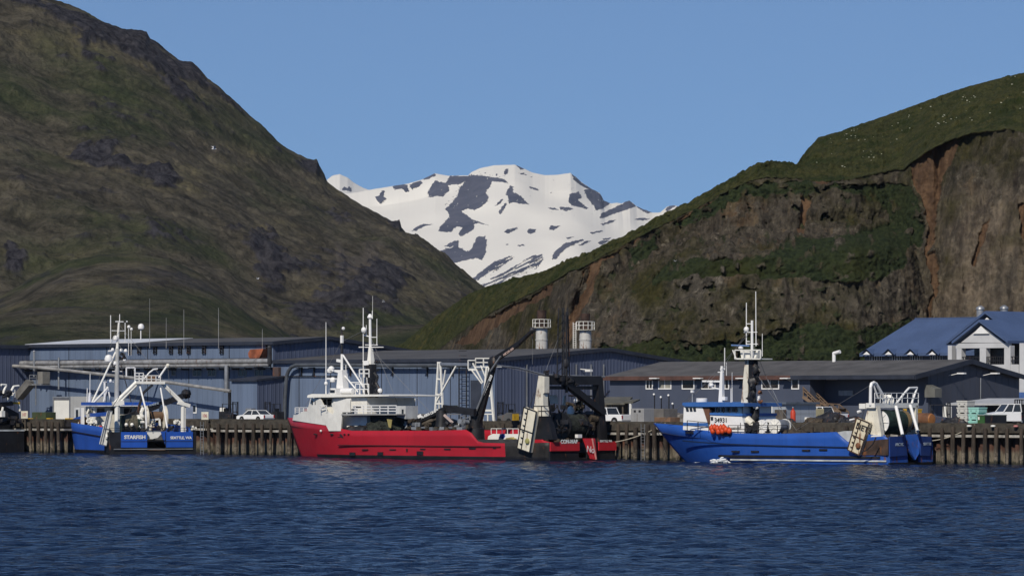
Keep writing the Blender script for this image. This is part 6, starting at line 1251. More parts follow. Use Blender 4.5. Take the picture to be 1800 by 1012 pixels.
# main mast
mx = L*.6; mq = lambda a, b: S.q(a, b, mx)
S.part('main_mast', M('grey_white_mast', (.42, .42, .4), .5, streak=.4, grime=.3), lambda m: m.tube(mq(205.5, 712), mq(206, 612), .32, .24, n=10)); S.part('topmast', WHITE, lambda m: m.tube(mq(206, 613), mq(209, 567), .17, .12, n=8))
for a, b, c_, d, r in ((203, 565, 217, 565.5, .07), (222, 565, 224, 565, .1), (196, 581, 219, 581.5, .05), (208, 602, 224, 602, .05), (190, 617, 200, 616, .1), (197, 652.5, 216, 652.5, .06), (181, 671, 200, 671, .05)): S.part('yard', WHITEC, lambda m: m.tube(mq(a, b), mq(c_, d), r, n=6))
for a, b0, b1, r in ((194.5, 602, 554, .05), (210.3, 567, 552, .05), (220, 602, 567, .05), (226, 625, 575, .035), (230.5, 625, 577, .03), (247.5, 597, 578, .07)): S.part('antenna', WHITEC, lambda m: m.tube(mq(a, b0), mq(a, b1), r, n=6))
for a, b, r in ((203, 594, .34), (191, 630, .5), (202, 638, .25), (248, 574, .38), (226.5, 574, .2), (231, 578, .18), (213, 615, .2), (221, 616, .22), (198, 614, .2), (219, 632, .2), (194, 669, .22)):
    q = mq(a, b); S.part('dome', WHITEC, lambda m: m.lathe((q.x, q.y, q.z-r*.8), [(r*.4, 0), (r*.9, r*.15), (r, r*.8), (r*.7, r*1.5), (r*.1, r*1.75)], n=12))
for a, b, r in ((216, 624, .4), (219, 628, .3), (211, 630, .35), (199, 644, .25), (208, 690, .35), (228, 690, .3)): q = mq(a, b); S.part('block', DARK, lambda m: m.junk(q, r, n=5, seed=a))
S.part('stay', WHITE, lambda m: m.tube(S.q(152, 728, mx-2), mq(203, 619), .11, n=7)); S.part('stay', WHITE, lambda m: m.tube(S.q(164, 708, mx-2), S.q(190, 681, mx-1), .12, n=7)); S.part('mast_tripod', WHITEC, lambda m: (m.tube(S.q(182, 706, mx+1), S.q(189, 679, mx+1), .1, n=6), m.tube(S.q(195, 706, mx+1), S.q(189, 679, mx+1), .1, n=6), m.tube(S.q(184, 703, mx+1), S.q(184, 672, mx+1), .12, n=6)))
S.part('stay', DARK, lambda m: m.tube(mq(212, 640), S.q(232, 712, mx-3), .06, n=5)); S.part('radar_arch', WHITEC, lambda m: m.rail([S.q(222, 661, mx-1), S.q(237, 661, mx-1)], 1.0, 1, .07, 1.0))
trawl_door(S, [(190, 722), (197.5, 722), (187, 783), (176, 780)], None, 'narrow pale trawl door hung beside the stern-on blue boat', WHITE, GREYST, WHITE, th=.4, x=.6)

# ================================================== the black boat at the left edge
SD = Ship('fishing_trawler', 'black hulled boat cut by the left edge of the picture', K.w(K.p(42, 700, -1.0)[0], -5.4), -UX)
S = SD; zs = S.q(20, 757, 0).z
hull(S, 26, 8.8, [(0, zs), (14, zs), (26, zs+2)], [BLACK, STB_], lambda x, z: 1, rake=3, boot=.4, bulw=.9)
S.part('transom', STB_, lambda m: tpl(m, 4.35, -4.35, -1.3, zs)); S.part('white_stripe', M('grey_white_waterline', (.45, .47, .46), .6), lambda m: m.box2((-.14, 4.4, S.q(20, 757.5, 0).z), (-.11, -4.4, S.q(20, 754.5, 0).z)))
S.part('gantry_beam', DARK, lambda m: m.prism([S.q(-60, 712, 2), S.q(22, 705, 2), S.q(24, 712, 2), S.q(-60, 722, 2)], (.8, 0, 0))); S.part('winch_house', STB_, lambda m: m.prism([S.q(-50, 757, 3), S.q(-50, 712, 3), S.q(6, 712, 3), S.q(33, 726, 3), S.q(36, 757, 3)], (3, 0, 0)))
for pts in (((2, 676), (11, 676.5), (7, 686), (5, 694)), ((19, 688), (24, 679), (33, 678)), ((20, 704), (23, 690), (21, 700)), ((3, 727), (5, 715)), ((35, 722), (33, 708), (28, 706))):
    P_ = [S.q(a, b, 2) for a, b in pts]; S.part('davit', WHITE, lambda m: m.path(P_, .14, n=7))
S.part('railing', WHITE, lambda m: m.rail([S.q(14, 706, 2), S.q(26, 698, 2)], .9, 2, .05, .5)); S.part('flood_lamp', YEL, lambda m: m.box(S.q(29, 708, 2), (.3, .8, .25))); S.part('bollard', WHITE, lambda m: m.box(S.q(4, 727, .5), (.4, .5, .7)))
for a, b, r in ((8, 735, .8), (18, 740, .9), (28, 742, .7), (16, 692, .5), (8, 695, .4), (2, 690, .5)): q = S.q(a, b, 1.4); S.part('deck_gear', DARK, lambda m: m.junk(q, r, seed=a))

# the small white skiff between the red trawler's stern and the wharf
kb = -.9; t, fr = fthing(K, 'skiff', 'small white skiff with railing and blue tarp behind the red trawler stern', 'boat', A_(885, -1.2), -.95); Q = lambda a, b, y=.75: fr.l(K.w(*K.p(a, b, K.l(fr.O).y-0+0-y)))
sk = lambda a, b: (lambda q: (q[0]-A_(885, -1.2), q[2]))(K.p(a, b, -1.7))
x0_, zt_ = sk(858, 762); x1_, _ = sk(912, 762); zbm = sk(880, 776)[1]
mb = MB(); mb.prism([(x0_, -.75, zt_-.25), (x0_+.6, -.75, zt_), (x1_, -.75, zt_), (x1_, -.75, zbm-1.2), (x0_+.9, -.75, zbm-1.2), (x0_-.1, -.75, zbm)], (0, 1.5, 0)); mb.build('hull', WHITEC, t)
mb = MB(); mb.rail([(x0_+.4, -.7, zt_), (x1_-.1, -.7, zt_)], .55, 1, .03, .8); mb.build('railing', WHITEC, t)
a_, z_ = sk(883, 770); mb = MB(); mb.ball((a_, -.6, z_+.2), .45, (1.3, .6, .6), n=10, lump=.2, seed=1); mb.build('tarp', M('blue_tarp', (.02, .06, .3), .7), t)
mb = MB(); a_, z_ = sk(898, 772); mb.ball((a_, -.7, z_), .5, (1.8, .5, .5), n=12, lump=.3, seed=4); mb.build('net_bag', M('yellow_brown_netting', (.3, .25, .09), .9), t)

def wires(S, segs, mat, r=.02):
    for a, b, y0, y1 in segs:
        P, Q = S.p(*a, y0), S.p(*b, y1); S.part('rigging_wire', mat, lambda m: m.tube(P, Q, r, n=4))
WIRE = M('grey_wire', (.16, .16, .16), .6)
wires(SR, [((651, 575), (601, 600), .5, .6), ((651, 590), (700, 712), .5, 2), ((651, 612), (776, 745), .5, 1.6), ((601, 600), (530, 726), .6, 1), ((868, 640), (842, 752), .5, .5), ((866, 640), (955, 660), .5, 4.4), ((936, 582), (936, 640), .4, .4), ((995, 560), (955, 662), 0, 4.4)], WIRE)
wires(SB, [((1322, 570), (1269, 648), .6, .5), ((1322, 580), (1210, 706), .6, 1.5), ((1318, 640), (1400, 756), .6, 1), ((1322, 600), (1384, 756), .6, -2), ((1531, 676), (1400, 755), 3, 1), ((1269, 650), (1160, 744), .5, .2)], WIRE)
wires(SS, [], WIRE)
for a, b, x0_, x1_ in (((206, 600), (245, 668), 15, 2.2), ((206, 575), (160, 706), 15, 18), ((209, 570), (285, 664), 15, 2.2), ((295, 643), (300, 700), 2.2, 2), ((255, 660), (222, 735), 2.2, 6)):
    P, Q = SS.q(*a, x0_), SS.q(*b, x1_); SS.part('rigging_wire', WIRE, lambda m: m.tube(P, Q, .02, n=4))
def mooring(P, Q, sag, label):
    P, Q = Vector(P), Vector(Q); mb = MB(); pts = [P.lerp(Q, i/12)-Vector((0, 0, sag*4*(i/12)*(1-i/12)))-P for i in range(13)]; mb.path(pts, .045, n=6)
    o = mb.build('mooring_line', M('pale_rope', (.42, .38, .3), .9)); o.location = P; tag(o, label, 'rope')
mooring(SB.w(29.2, 0, SB.zt(29)-.1), K.w(K.l(SB.w(29, 0)).x-7, .1, QZ+.3), .5, 'pale mooring line from the blue trawler bow to the wharf')
mooring(SB.w(.2, -3.6, SB.zt(0)-.1), K.w(K.l(SB.w(0, -3.6)).x+5, .1, QZ+.3), .3, 'pale mooring line from the blue trawler stern to the wharf')
mooring(SR.w(40.2, -.5, SR.zt(40)-.1), K.w(K.l(SR.w(40, 0)).x-5, .1, QZ+.3), .4, 'pale mooring line from the red trawler bow to the wharf')
mooring(SR.w(.2, -4.6, SR.zt(0)-.05), K.w(K.l(SR.w(0, -4.6)).x+6, .1, QZ+.3), .3, 'pale mooring line from the red trawler stern to the wharf')
# ------------------------------------------------------------------ things on the quay
def qb(px, py):                       # where a sight line meets the quay, in quay coordinates
    l = K.l(onquay(px, py)); return l.x, l.y
def Kthing(name, label, cat, px, b, group=None, turn=0): return fthing(K, name, label, cat, A_(px, b), b, QZ+.02, group, turn)
TYRE = M('tyre_rubber', (.012, .012, .012), .85); CHROME = M('wheel_metal', (.4, .4, .4), .35, .6); VWHITE = M('white_vehicle_paint', (.78, .78, .77), .25, var=.03, spec=.5, grime=.1); LAMPM = M('lamp_lens', (.6, .6, .58), .1)
VGL = glass('vehicle_glass', (.02, .024, .028))
def vehicle(name, label, loc, rz, prof, cab, W, wheels, R=.38, paint=VWHITE, low=.35, bed=None, tail=True):
    t = thing(name, label, {'pickup_truck': 'pickup truck', 'flatbed_truck': 'truck'}.get(name, 'car'), loc, rz)
    mb = MB(); w_ = W/2
    n = len(prof); inn = [(x, z) for x, z in prof]; z1 = max(z for _, z in prof)
    L_ = [Vector((x, w_*(1-.05*(z > z1*.8)), z)) for x, z in prof]; R_ = [Vector((p.x, -p.y, p.z)) for p in L_]
    mb.add(L_+R_, [list(range(n)), list(range(n, 2*n))[::-1]]+[(i, (i+1) % n, n+(i+1) % n, n+i) for i in range(n)]); mb.build('body', paint, t, bevel=.04)
    (xa, xb, xc, xd, zb, zt) = cab          # rear foot, rear top, front top, front foot
    mb = MB(); k = w_*.95; k2 = w_*.8
    A = [(xa, k, zb), (xb, k2, zt), (xc, k2, zt), (xd, k, zb)]; mb.add(A+[(x, -y, z) for x, y, z in A], [(0,1,2,3), (7,6,5,4), (0,1,5,4), (1,2,6,5), (2,3,7,6), (0,3,7,4)]); mb.build('window_glass', VGL, t)
    mb = MB(); mb.box2((xb-.06, -k2-.02, zt-.02), (xc+.06, k2+.02, zt+.06))
    for sg in (1, -1):
        for p, q in (((xa, zb), (xb, zt)), ((xd, zb), (xc, zt)), (((xa+xd)/2, zb), ((xb+xc)/2, zt))): mb.bar((p[0], sg*(k+.01), p[1]-.02), (q[0], sg*(k2+.01), q[1]), .09, .07)
    mb.build('roof', paint, t)
    for x in wheels:
        for sg in (1, -1):
            m = MB(); m.lathe((x, sg*(w_-.1), R), [(R*.5, -.12), (R*.95, -.12), (R, -.06), (R, .06), (R*.95, .12), (R*.5, .12)], 'Y', 20); wh = m.build('wheel', TYRE, t); m = MB(); m.lathe((x, sg*(w_-.09), R), [(.05, -.13), (R*.55, -.13), (R*.55, .13), (.05, .13)], 'Y', 14); m.build('rim', CHROME, wh)
            m = MB(); m.lathe((x, sg*(w_-.05), R+.02), [(.02, -.045), (R*1.18, -.045), (R*1.18, .055), (.02, .055)], 'Y', 18); m.build('wheel_arch', BLACK, t)
    xf = max(x for x, _ in prof); xr = min(x for x, _ in prof)
    for sg in (1, -1):
        m = MB(); m.box((xf+.0, sg*(w_-.28), low+.45), (.08, .4, .2)); m.build('headlight', LAMPM, t); m = MB(); m.box((xr, sg*(w_-.12), low+.5), (.06, .16, .36)); m.build('tail_light', M('red_lamp_lens', (.3, .01, .01), .2), t)
    m = MB(); m.box((xf+.03, 0, low+.1), (.14, W*.96, .2)); m.build('bumper', CHROME, t); m = MB(); m.box((xr-.03, 0, low+.1), (.14, W*.96, .2)); m.build('bumper', CHROME, t)
    if bed:
        m = MB(); m.box2((bed[0], -w_*.85, bed[2]-.02), (bed[1], w_*.85, bed[2]+.012)); m.build('bed_liner', BLACK, t)
    return t
PICK = [(-2.75, .45), (2.6, .45), (2.75, .6), (2.72, 1.02), (1.35, 1.14), (-2.75, 1.12)]
def hd(frx): return math.atan2(frx.y, frx.x)
a, b = qb(1062, 748); b = max(b, 5)
vehicle('pickup_truck', 'white pickup truck on the wharf between the red stern and the grey cabinet', K.w(A_(1069, 7.5), 7.5, QZ), hd(-UX), PICK, (-.75, -.45, 1.0, 1.55, 1.1, 1.8), 1.95, (-1.75, 1.7), bed=(-2.6, -.9, 1.12))
SED = [(-2.25, .32), (2.25, .32), (2.35, .5), (2.2, .8), (1.1, .92), (-1.7, .95), (-2.3, .9), (-2.35, .55)]
a, b = qb(449, 739.5)
vehicle('sedan', 'white sedan parked on the quay in front of the left annex', K.w(A_(449, 22), 22, QZ), hd(-UX), SED, (-1.75, -1.0, .45, 1.2, .9, 1.4), 1.8, (-1.4, 1.4), R=.33, low=.2)
TRK = [(-.55, .55), (2.5, .55), (2.62, .8), (2.55, 1.3), (1.3, 1.5), (-.55, 1.5)]
tr = vehicle('flatbed_truck', 'white truck facing the water beside the green dumpster at the right edge', K.w(A_(1779, 13), 13, QZ), hd(-VX)-.5, TRK, (-.55, -.5, .75, 1.35, 1.45, 2.2), 2.1, (1.6, -3.6), R=.45, low=.45)
mb = MB(); mb.box2((-5.4, -1.15, .95), (-.7, 1.15, 1.15)); mb.build('flatbed', DARK, tr)
mb = MB(); mb.box2((2.6, -.75, .8), (2.64, .75, 1.2)); mb.build('grille', BLACK, tr)
mb = MB(); mb.rail([(-.8, -1.1, 1.15), (-.8, 1.1, 1.15)], 1.5, 3, .05, .5); mb.build('headboard', DARK, tr)
vehicle('pickup_truck', 'white pickup parked under the timber stair, mostly hidden behind dark gear', K.w(A_(1448, 40), 40, QZ), hd(-UX), PICK, (-.75, -.45, 1.0, 1.55, 1.1, 1.85), 1.95, (-1.75, 1.7), bed=(-2.6, -.9, 1.12))

# white container with framed end
a, b = qb(107, 738.5); t, fr = fthing(K, 'container', 'tall white container end standing at the left warehouse', 'container', A_(92.5, b), b, QZ); w_ = K.p(122.5, 730, b)[0]-A_(92.5, b); h = kz(107, 696.5, b)-QZ
mb = MB(); mb.box2((0, .12, 0), (w_, 6, h)); mb.build('body', M('cream_white_panel', (.72, .7, .63), .5, var=.05, streak=.15), t); mb = MB(); mb.box2((0, 0, 0), (.16, .118, h)); mb.box2((w_-.12, 0, 0), (w_, .118, h)); mb.box2((.16, 0, h-.2), (w_-.12, .118, h)); mb.build('frame', GREYST, t)
mb = MB(); mb.box2((.16, .04, h-.42), (w_-.12, .117, h-.202)); mb.build('header', M('dark_grey_header', (.12, .12, .13), .6), t)
def cabinet(name, label, cat, pxa, pxb, pyt, b, depth, mat, parts=None, zb=QZ+.02, group=None):
    a0, a1 = A_(pxa, b), A_(pxb, b); t, fr = fthing(K, name, label, cat, a0, b, zb, group); w_, h = a1-a0, kz((pxa+pxb)/2, pyt, b)-zb
    mb = MB(); mb.box2((0, 0, 0), (w_, depth, h)); mb.build('body', mat, t, bevel=.04); return t, w_, h
def sign(px, pyt, pyb, pxa, pxb, label, txt):
    a0, a1 = A_(pxa, -.45), A_(pxb, -.45); z0, z1 = kz(px, pyb, -.45), kz(px, pyt, -.45); t, fr = fthing(K, 'berth_sign', label, 'sign', (a0+a1)/2, -.42, z0)
    mb = MB(); w_ = (a1-a0)/2; mb.box2((-w_, -.03, 0), (w_, .03, z1-z0)); mb.build('board', M('cream_sign_board', (.7, .66, .52), .6), t); mb = MB(); mb.bar((0, .09, -1.2), (0, .09, z1-z0-.1), .1); mb.build('post', TIMBER, t)
    lettering(txt, .52, facing((0, -.05, (z1-z0)*.5), (1, 0, 0), (0, 0, 1)), M('faded_red_lettering', (.45, .2, .2), .6), t, bold=.01)
sign(42, 722, 735, 37, 48.5, 'cream berth sign by the black boat at the left', '107'); sign(360, 723.5, 737, 354, 366, 'cream berth sign right of the stern-on blue boat', '106')
GRNB = M('olive_green_box', (.045, .06, .025), .7, var=.3, rust=.2)
cabinet('tote_box', 'olive green box behind the cream berth sign at left', 'box', 56, 80, 724, 5, 1.6, GRNB)
for pxa, pxb, lb in ((49, 53, 'small yellow cap block beside the olive green box'), (81, 88, 'yellow block on the wharf edge left of the white container'), (114, 141, 'long yellow beam on the wharf edge beside the stern-on boat bow')): cabinet('yellow_block', lb, 'kerb block', pxa, pxb, 734.5, 1.0 if pxa < 100 else 12.2, .5, YEL)
t, w_, h = cabinet('electrical_cabinet', 'grey electrical cabinet behind the white sedan', 'cabinet', 431, 441, 717, 30, .8, GREYST)
t, w_, h = cabinet('power_cabinet', 'pale grey cabinet with dark window right of the white container', 'cabinet', 130, 140, 716, 22, .9, M('pale_cabinet', (.5, .51, .5), .5)); mb = MB(); mb.box2((w_*.35, -.03, h*.3), (w_*.75, -.004, h*.85)); mb.build('window', GLASS, t)
cabinet('door_panel', 'narrow white panel beside the dark forklift', 'panel', 386, 393, 716, 24, .3, WHITE)
def forklift(px, b, label, mat, turn=0):
    t, fr = Kthing('forklift', label, 'forklift', px, b, None, turn); mb = MB(); mb.prism([(-1.1, -.6, .35), (1.0, -.6, .35), (1.0, -.6, .9), (.2, -.6, 1.0), (-.4, -.6, 1.25), (-1.1, -.6, 1.25)], (0, 1.2, 0)); mb.build('body', mat, t, bevel=.05)
    mb = MB()
    for y in (-.4, .4): mb.bar((1.15, y, .1), (1.15, y, 2.4), .12)
    mb.bar((1.15, -.4, 2.3), (1.15, .4, 2.3), .1); mb.bar((1.15, -.4, 1.2), (1.15, .4, 1.2), .1)
    mb.build('mast', DARK, t); mb = MB()
    for x, y in ((-.6, .5), (-.6, -.5), (.8, .5), (.8, -.5)): mb.bar((x, y, 1.0), (x*.9, y, 2.1), .07)
    mb.box2((-.6, -.55, 2.1), (.8, .55, 2.16)); mb.build('cage', DARK, t)
    for y in (-.3, .3): mb = MB(); mb.bar((1.2, y, .15), (2.2, y, .15), .12, .06); mb.build('fork', DARK, t)
    for x in (-.7, .75):
        for y in (-.55, .55): mb = MB(); mb.lathe((x, y, .32), [(.05, -.12), (.32, -.12), (.32, .12), (.05, .12)], 'Y', 16); mb.build('wheel', TYRE, t)
    mb = MB(); mb.box2((-.5, -.3, 1.0), (0, .3, 1.15)); mb.box2((-.55, -.3, 1.15), (-.45, .3, 1.6)); mb.build('seat', BLACK, t)
    return t
forklift(402, 24, 'dark forklift beside the white panel before the annex', DARK); forklift(482, 26, 'dark forklift at the foot of the round duct', DARK, math.pi); fk = forklift(893, 14, 'dark forklift with yellow counterweight left of the red trawler stern gantry', M('grey_machine', (.1, .1, .1), .6, rust=.2), math.pi); mb = MB(); mb.box2((-1.2, -.45, .4), (-.75, .45, 1.1)); mb.build('counterweight', YEL, fk); forklift(1414, 34, 'dark forklift between the siding shed and timber stair', DARK, 2.6); forklift(1648, 9, 'dark blue forklift left of the white tote stack', M('dark_blue_machine', (.03, .04, .07), .6, rust=.2), .4)
cabinet('crate', 'grey crate behind the yellow forklift', 'crate', 897, 915, 728, 16, 1.4, GREYST)
# white loading towers
t, fr = fthing(K, 'loading_tower', 'slim white A-frame tower with raking strut behind the red trawler', 'tower', A_(772, 16), 16, QZ); tw = lambda a, b, y=0: (lambda q: Vector((q[0]-A_(772, 16), y, q[2]-QZ)))(K.p(a, b, 16+y))
for nm, p, q, r in (('leg', (764, 742), (770.5, 637), .09), ('leg', (780, 742), (774, 637), .09), ('strut', (767, 706), (804, 639), .08), ('strut', (779, 676), (783, 650), .06)): mb = MB(); mb.bar(tw(*p), tw(*q), r*2); mb.build(nm, WHITE, t)
mb = MB()
for y_, x0_, x1_ in ((666, 768.5, 776), (693, 767, 777.5), (709, 765.5, 778.5), (637, 769, 775)): mb.bar(tw(x0_, y_), tw(x1_, y_), .16)
mb.bar(tw(772, 703), tw(772, 720), .1); mb.build('rung', WHITE, t); mb = MB(); mb.bar(tw(775, 639), tw(826, 640), .3); mb.build('boom', M('grey_blue_steel', (.14, .16, .2), .6), t)
t, fr = fthing(K, 'loading_tower', 'white loading tower with railed platform behind the black crane boom', 'tower', A_(857, 14), 14, QZ); tw = lambda a, b, y=0: (lambda q: Vector((q[0]-A_(857, 14), y, q[2]-QZ)))(K.p(a, b, 14+y))
for nm, p, q, r in (('leg', (847, 744), (856, 645), .11), ('leg', (868.5, 744), (860, 645), .11), ('brace', (831, 638), (849, 672), .06), ('brace', (829, 650), (847, 674), .05), ('brace', (845, 642), (853, 662), .05)): mb = MB(); mb.bar(tw(*p), tw(*q), r*2); mb.build(nm, WHITE, t)
mb = MB()
for y_, x0_, x1_ in ((695, 851, 864.5), (721, 849, 866.5), (742, 846.5, 868.5)): mb.bar(tw(x0_, y_), tw(x1_, y_), .22)
mb.build('rung', WHITE, t); mb = MB(); mb.box2(tw(823, 651), tw(836, 647.5)+Vector((0, 1.6, 0))); mb.box2(tw(834, 645.5), tw(864, 643.5)+Vector((0, 1.6, 0))); mb.build('platform', WHITE, t)
mb = MB(); mb.rail([tw(836, 644), tw(864, 644)], kz(850, 629.5, 14)-kz(850, 644, 14), 2, .05, 1.2); mb.rail([tw(823, 648), tw(836, 648)], kz(830, 633, 14)-kz(830, 648, 14), 1, .05, 1.0); mb.build('railing', WHITE, t)
mb = MB(); mb.rail([tw(847, 742, -1), tw(868, 742, -1)], .9, 1, .06, .9); mb.build('guard_rail', WHITE, t)
t, fr = fthing(K, 'transfer_pipe', 'thin pale pipe running from the loading tower along the ribbed gable', 'pipe', A_(872, 14), 14, 0); lp2 = lambda a, b, y: fr.l(K.w(*K.p(a, b, y)))
P3 = [lp2(872, 642, 16), lp2(910, 646, 20), lp2(955, 658, 24), lp2(1000, 660, 28), lp2(1063, 662, 34)]
mb = MB(); mb.path(P3, .1, n=6); mb.build('tube', GREYST, t); mb = MB(); mb.path([p+Vector((0, 0, -2.2)) for p in P3[3:]]+[lp2(1071, 687, 36)], .12, n=6); mb.build('hose', DARK, t)
# timber shelter, grey cabinet, bins
t, fr = fthing(K, 'shelter', 'open timber shelter with sloping grey roof behind the white pickup', 'shelter', A_(1049, 22), 22, QZ); s2 = lambda a, b, y: fr.l(K.w(*K.p(a, b, 22+y)))
mb = MB(); mb.prism([s2(1047, 711, -.6), s2(1098, 711, -.6), s2(1112, 700, 5), s2(1066, 700, 5)], (0, 0, .18)); mb.build('roof', M('mossy_grey_roof', (.1, .095, .075), .9, var=.3, grime=.3), t)
for i, a in enumerate((1050, 1056, 1061, 1068, 1076, 1095)): p = s2(a, 711, -.3); mb = MB(); mb.bar((p.x, -.3, 0), (p.x, -.3, p.z+.05), .14); mb.build('post', TIMBER, t)
p, q = s2(1050, 735, 4.6), s2(1104, 704, 4.6); mb = MB(); mb.box2((p.x, 4.5, 0), (q.x, 4.7, q.z)); mb.build('back_wall', M('brown_plank_wall', (.09, .075, .06), .9, streak=.4), t)
t, fr = fthing(K, 'shelter', 'small flat roofed lean-to on one white post beside the timber shelter', 'shelter', A_(1097, 20), 20, QZ); s2 = lambda a, b, y: fr.l(K.w(*K.p(a, b, 20+y)))
mb = MB(); mb.prism([s2(1096, 708.5, 0), s2(1113, 708.5, 0), s2(1125, 703.5, 3), s2(1106, 704, 3)], (0, 0, .14)); mb.build('roof', M('mossy_grey_roof', (.1, .095, .075), .9), t); p = s2(1108.5, 709, .1); mb = MB(); mb.bar((p.x, .1, 0), (p.x, .1, p.z), .2); mb.build('post', WHITE, t)
t, w_, h = cabinet('cabinet', 'tall grey metal cabinet with two dark vents at the wharf edge', 'cabinet', 1108.5, 1131.5, 717.5, 3.2, 1.6, M('light_grey_cabinet', (.3, .3, .3), .6, var=.1, streak=.3))
for k in (.25, .62): mb = MB(); mb.box2((w_*k, -.03, h*.78), (w_*k+.28, -.003, h*.9)); mb.build('vent', DARK, t)
mb = MB(); mb.box2((w_*.49, -.02, .1), (w_*.51, -.003, h*.7)); mb.build('door_seam', DARK, t)
cabinet('cargo_box', 'long grey brown cargo box right of the grey cabinet', 'box', 1133, 1166, 718, 7, 2.2, M('grey_brown_box', (.14, .13, .12), .8, var=.2, streak=.3)); cabinet('tarp_stack', 'low stack under brown boards above the blue trawler bow', 'stack', 1150, 1178, 733, 3, 1.5, M('brown_boards', (.17, .1, .06), .8, var=.3))
t, fr = Kthing('light_rig', 'dark portable light rig with white lamps before the slate building', 'light rig', 1165, 26); mb = MB(); mb.box2((-1.6, -.5, .3), (1.6, .5, 1.2)); mb.build('chassis', DARK, t)
for dx, hh in ((-1.2, 3.2), (-.2, 2.9), (.9, 3.1), (1.5, 2.2)): mb = MB(); mb.bar((dx, 0, 1.2), (dx, 0, hh), .09); mb.build('stem', DARK, t); mb = MB(); mb.ball((dx, -.1, hh), .13, n=9); mb.build('lamp', WHITEC, t)
t, w_, h = cabinet('bin', 'blue lidded bin row behind the blue trawler wheelhouse', 'bin', 1168, 1196, 727, 20, 1.3, M('blue_bin', (.03, .06, .2), .6))
netpile('net_pile', 'grey mound of netting on the quay behind the blue wheelhouse', K, (A_(1190, 12), 12, QZ+.3), 1.2, (1.9, 1, .8), M('grey_net', (.13, .12, .11), .95, var=.5, scale=2), 31)
# the siding shed
a0, a1 = A_(1330, 28), A_(1381, 28); t, fr = fthing(K, 'shed', 'pale grey siding shed with dark windows behind the blue trawler mast', 'shed', a0, 28, QZ); w_, h = a1-a0, kz(1380, 710, 28)-QZ; SIDS = siding('pale_shed_siding', (.33, .36, .4), 2, .25, tone=.12)
mb = MB(); mb.box2((0, 0, 0), (w_, 5, h)); mb.build('wall', SIDS, t); mb = MB(); mb.box2((-.3, -.3, h), (w_+.3, 5.3, h+.22)); mb.build('roof', M('blue_grey_roof_edge', (.09, .11, .14), .6), t)
for a_, b_ in ((1345, 1351), (1352, 1358)): x0_, x1_ = A_(a_, 28)-a0, A_(b_, 28)-a0; window(t, x0_, .9, x1_-x0_, 1.5, mull=0, fw=.1)
x0_ = A_(1367, 28)-a0; mb = MB(); mb.box2((x0_, -.5, .5), (x0_+1.2, -.01, 1.6)); mb.build('meter_box', M('brown_grey_winch', (.1, .085, .07), .8), t)
mb = MB(); mb.bar((x0_-1.2, -.2, h+2.6), (x0_+.6, -.2, h-.3), .06); mb.build('guy_pole', GREYST, t)
t, fr = Kthing('gas_cylinder', 'red gas cylinder standing before the siding shed end', 'gas cylinder', 1394, 24); mb = MB(); mb.lathe((0,0,0), [(.26, 0), (.28, .1), (.28, 1.3), (.2, 1.5), (.08, 1.6), (.08, 1.75)], n=16); mb.build('tank', M('red_cylinder', (.5, .05, .02), .5), t); mb = MB(); mb.ball((0, 0, 1.8), .09, n=8); mb.build('valve', CHROME, t)
cabinet('cream_box', 'cream painted box under the timber stair', 'box', 1420, 1434, 718, 36, 1.4, M('cream_box_paint', (.55, .48, .28), .6, grime=.2)); cabinet('plate', 'small white plate on the dark gear by the forklift', 'plate', 1414, 1422, 733, 20, .2, WHITE)
for i, (a, b_, r, mt, lb) in enumerate(((1430, 16, .7, NETB, 'brown net mound behind the blue trawler drums'), (1462, 18, 1.15, DARK, 'dark gear mound under the timber stair foot'), (1497, 15, .8, DARK, 'dark net mound left of the blue stern gantry'), (1622, 12, .9, M('grey_net', (.13, .12, .11), .95), 'grey net mound right of the yellow totes'), (1386, 10, .55, DARK, 'black net mound before the red gas cylinder'), (1680, 8, .7, DARK, 'black net mound left of the white totes'))):
    netpile('net_pile', lb, K, (A_(a, b_), b_, QZ+.3), r, (1.7, 1.0, .8), mt, 40+i)
# totes
def tote(px, b, k, label, group, mat, w_=1.15, h=.95, taper=0.0):
    t, fr = fthing(K, 'tote_bin', label, 'tote', A_(px, b), b, QZ+.02+k*(h+.02), group); mb = MB(); a = w_/2; c = a*(1-taper)
    mb.add([(-c,-c,.1),(c,-c,.1),(c,c,.1),(-c,c,.1),(-a,-a,h-.14),(a,-a,h-.14),(a,a,h-.14),(-a,a,h-.14)], [(3,2,1,0),(4,5,6,7),(0,1,5,4),(1,2,6,5),(2,3,7,6),(3,0,4,7)]); mb.build('tub', mat, t, bevel=.03)
    mb = MB(); mb.box2((-a-.03, -a-.03, h-.138), (a+.03, a+.03, h)); mb.build('lid', mat, t)
    for x in (-.32, .32): mb = MB(); mb.box2((x*w_-.12, -c+.02, 0), (x*w_+.12, c-.02, .098)); mb.build('skid', mat, t)
    for x in (-.3, .3): mb = MB(); mb.box2((x-.07, -a-.02, h*.45), (x+.07, -a+.06, h*.52)); mb.build('slot', DARK, t)
MINT = M('mint_plastic', (.3, .58, .5), .5, var=.08, grime=.15); WTOTE = M('pale_tote_plastic', (.56, .55, .5), .55, var=.08, grime=.25); YTOTE = M('yellow_plastic', (.62, .36, .02), .5, var=.1, grime=.2)
for k, lb in enumerate(('bottom', 'middle', 'top')): tote(1718.5, 4.5, k, f'mint green fish tote, {lb} of the stack beside the green dumpster', 'mint totes', MINT, 1.25, .62)
for k, lb in enumerate(('lowest', 'second from the ground', 'third from the ground', 'topmost')): tote(1698, 9, k, f'pale grey fish tote, {lb} in the tall stack under the canopy', 'pale totes', WTOTE, 1.25, .62, .12 if k == 0 else .02)
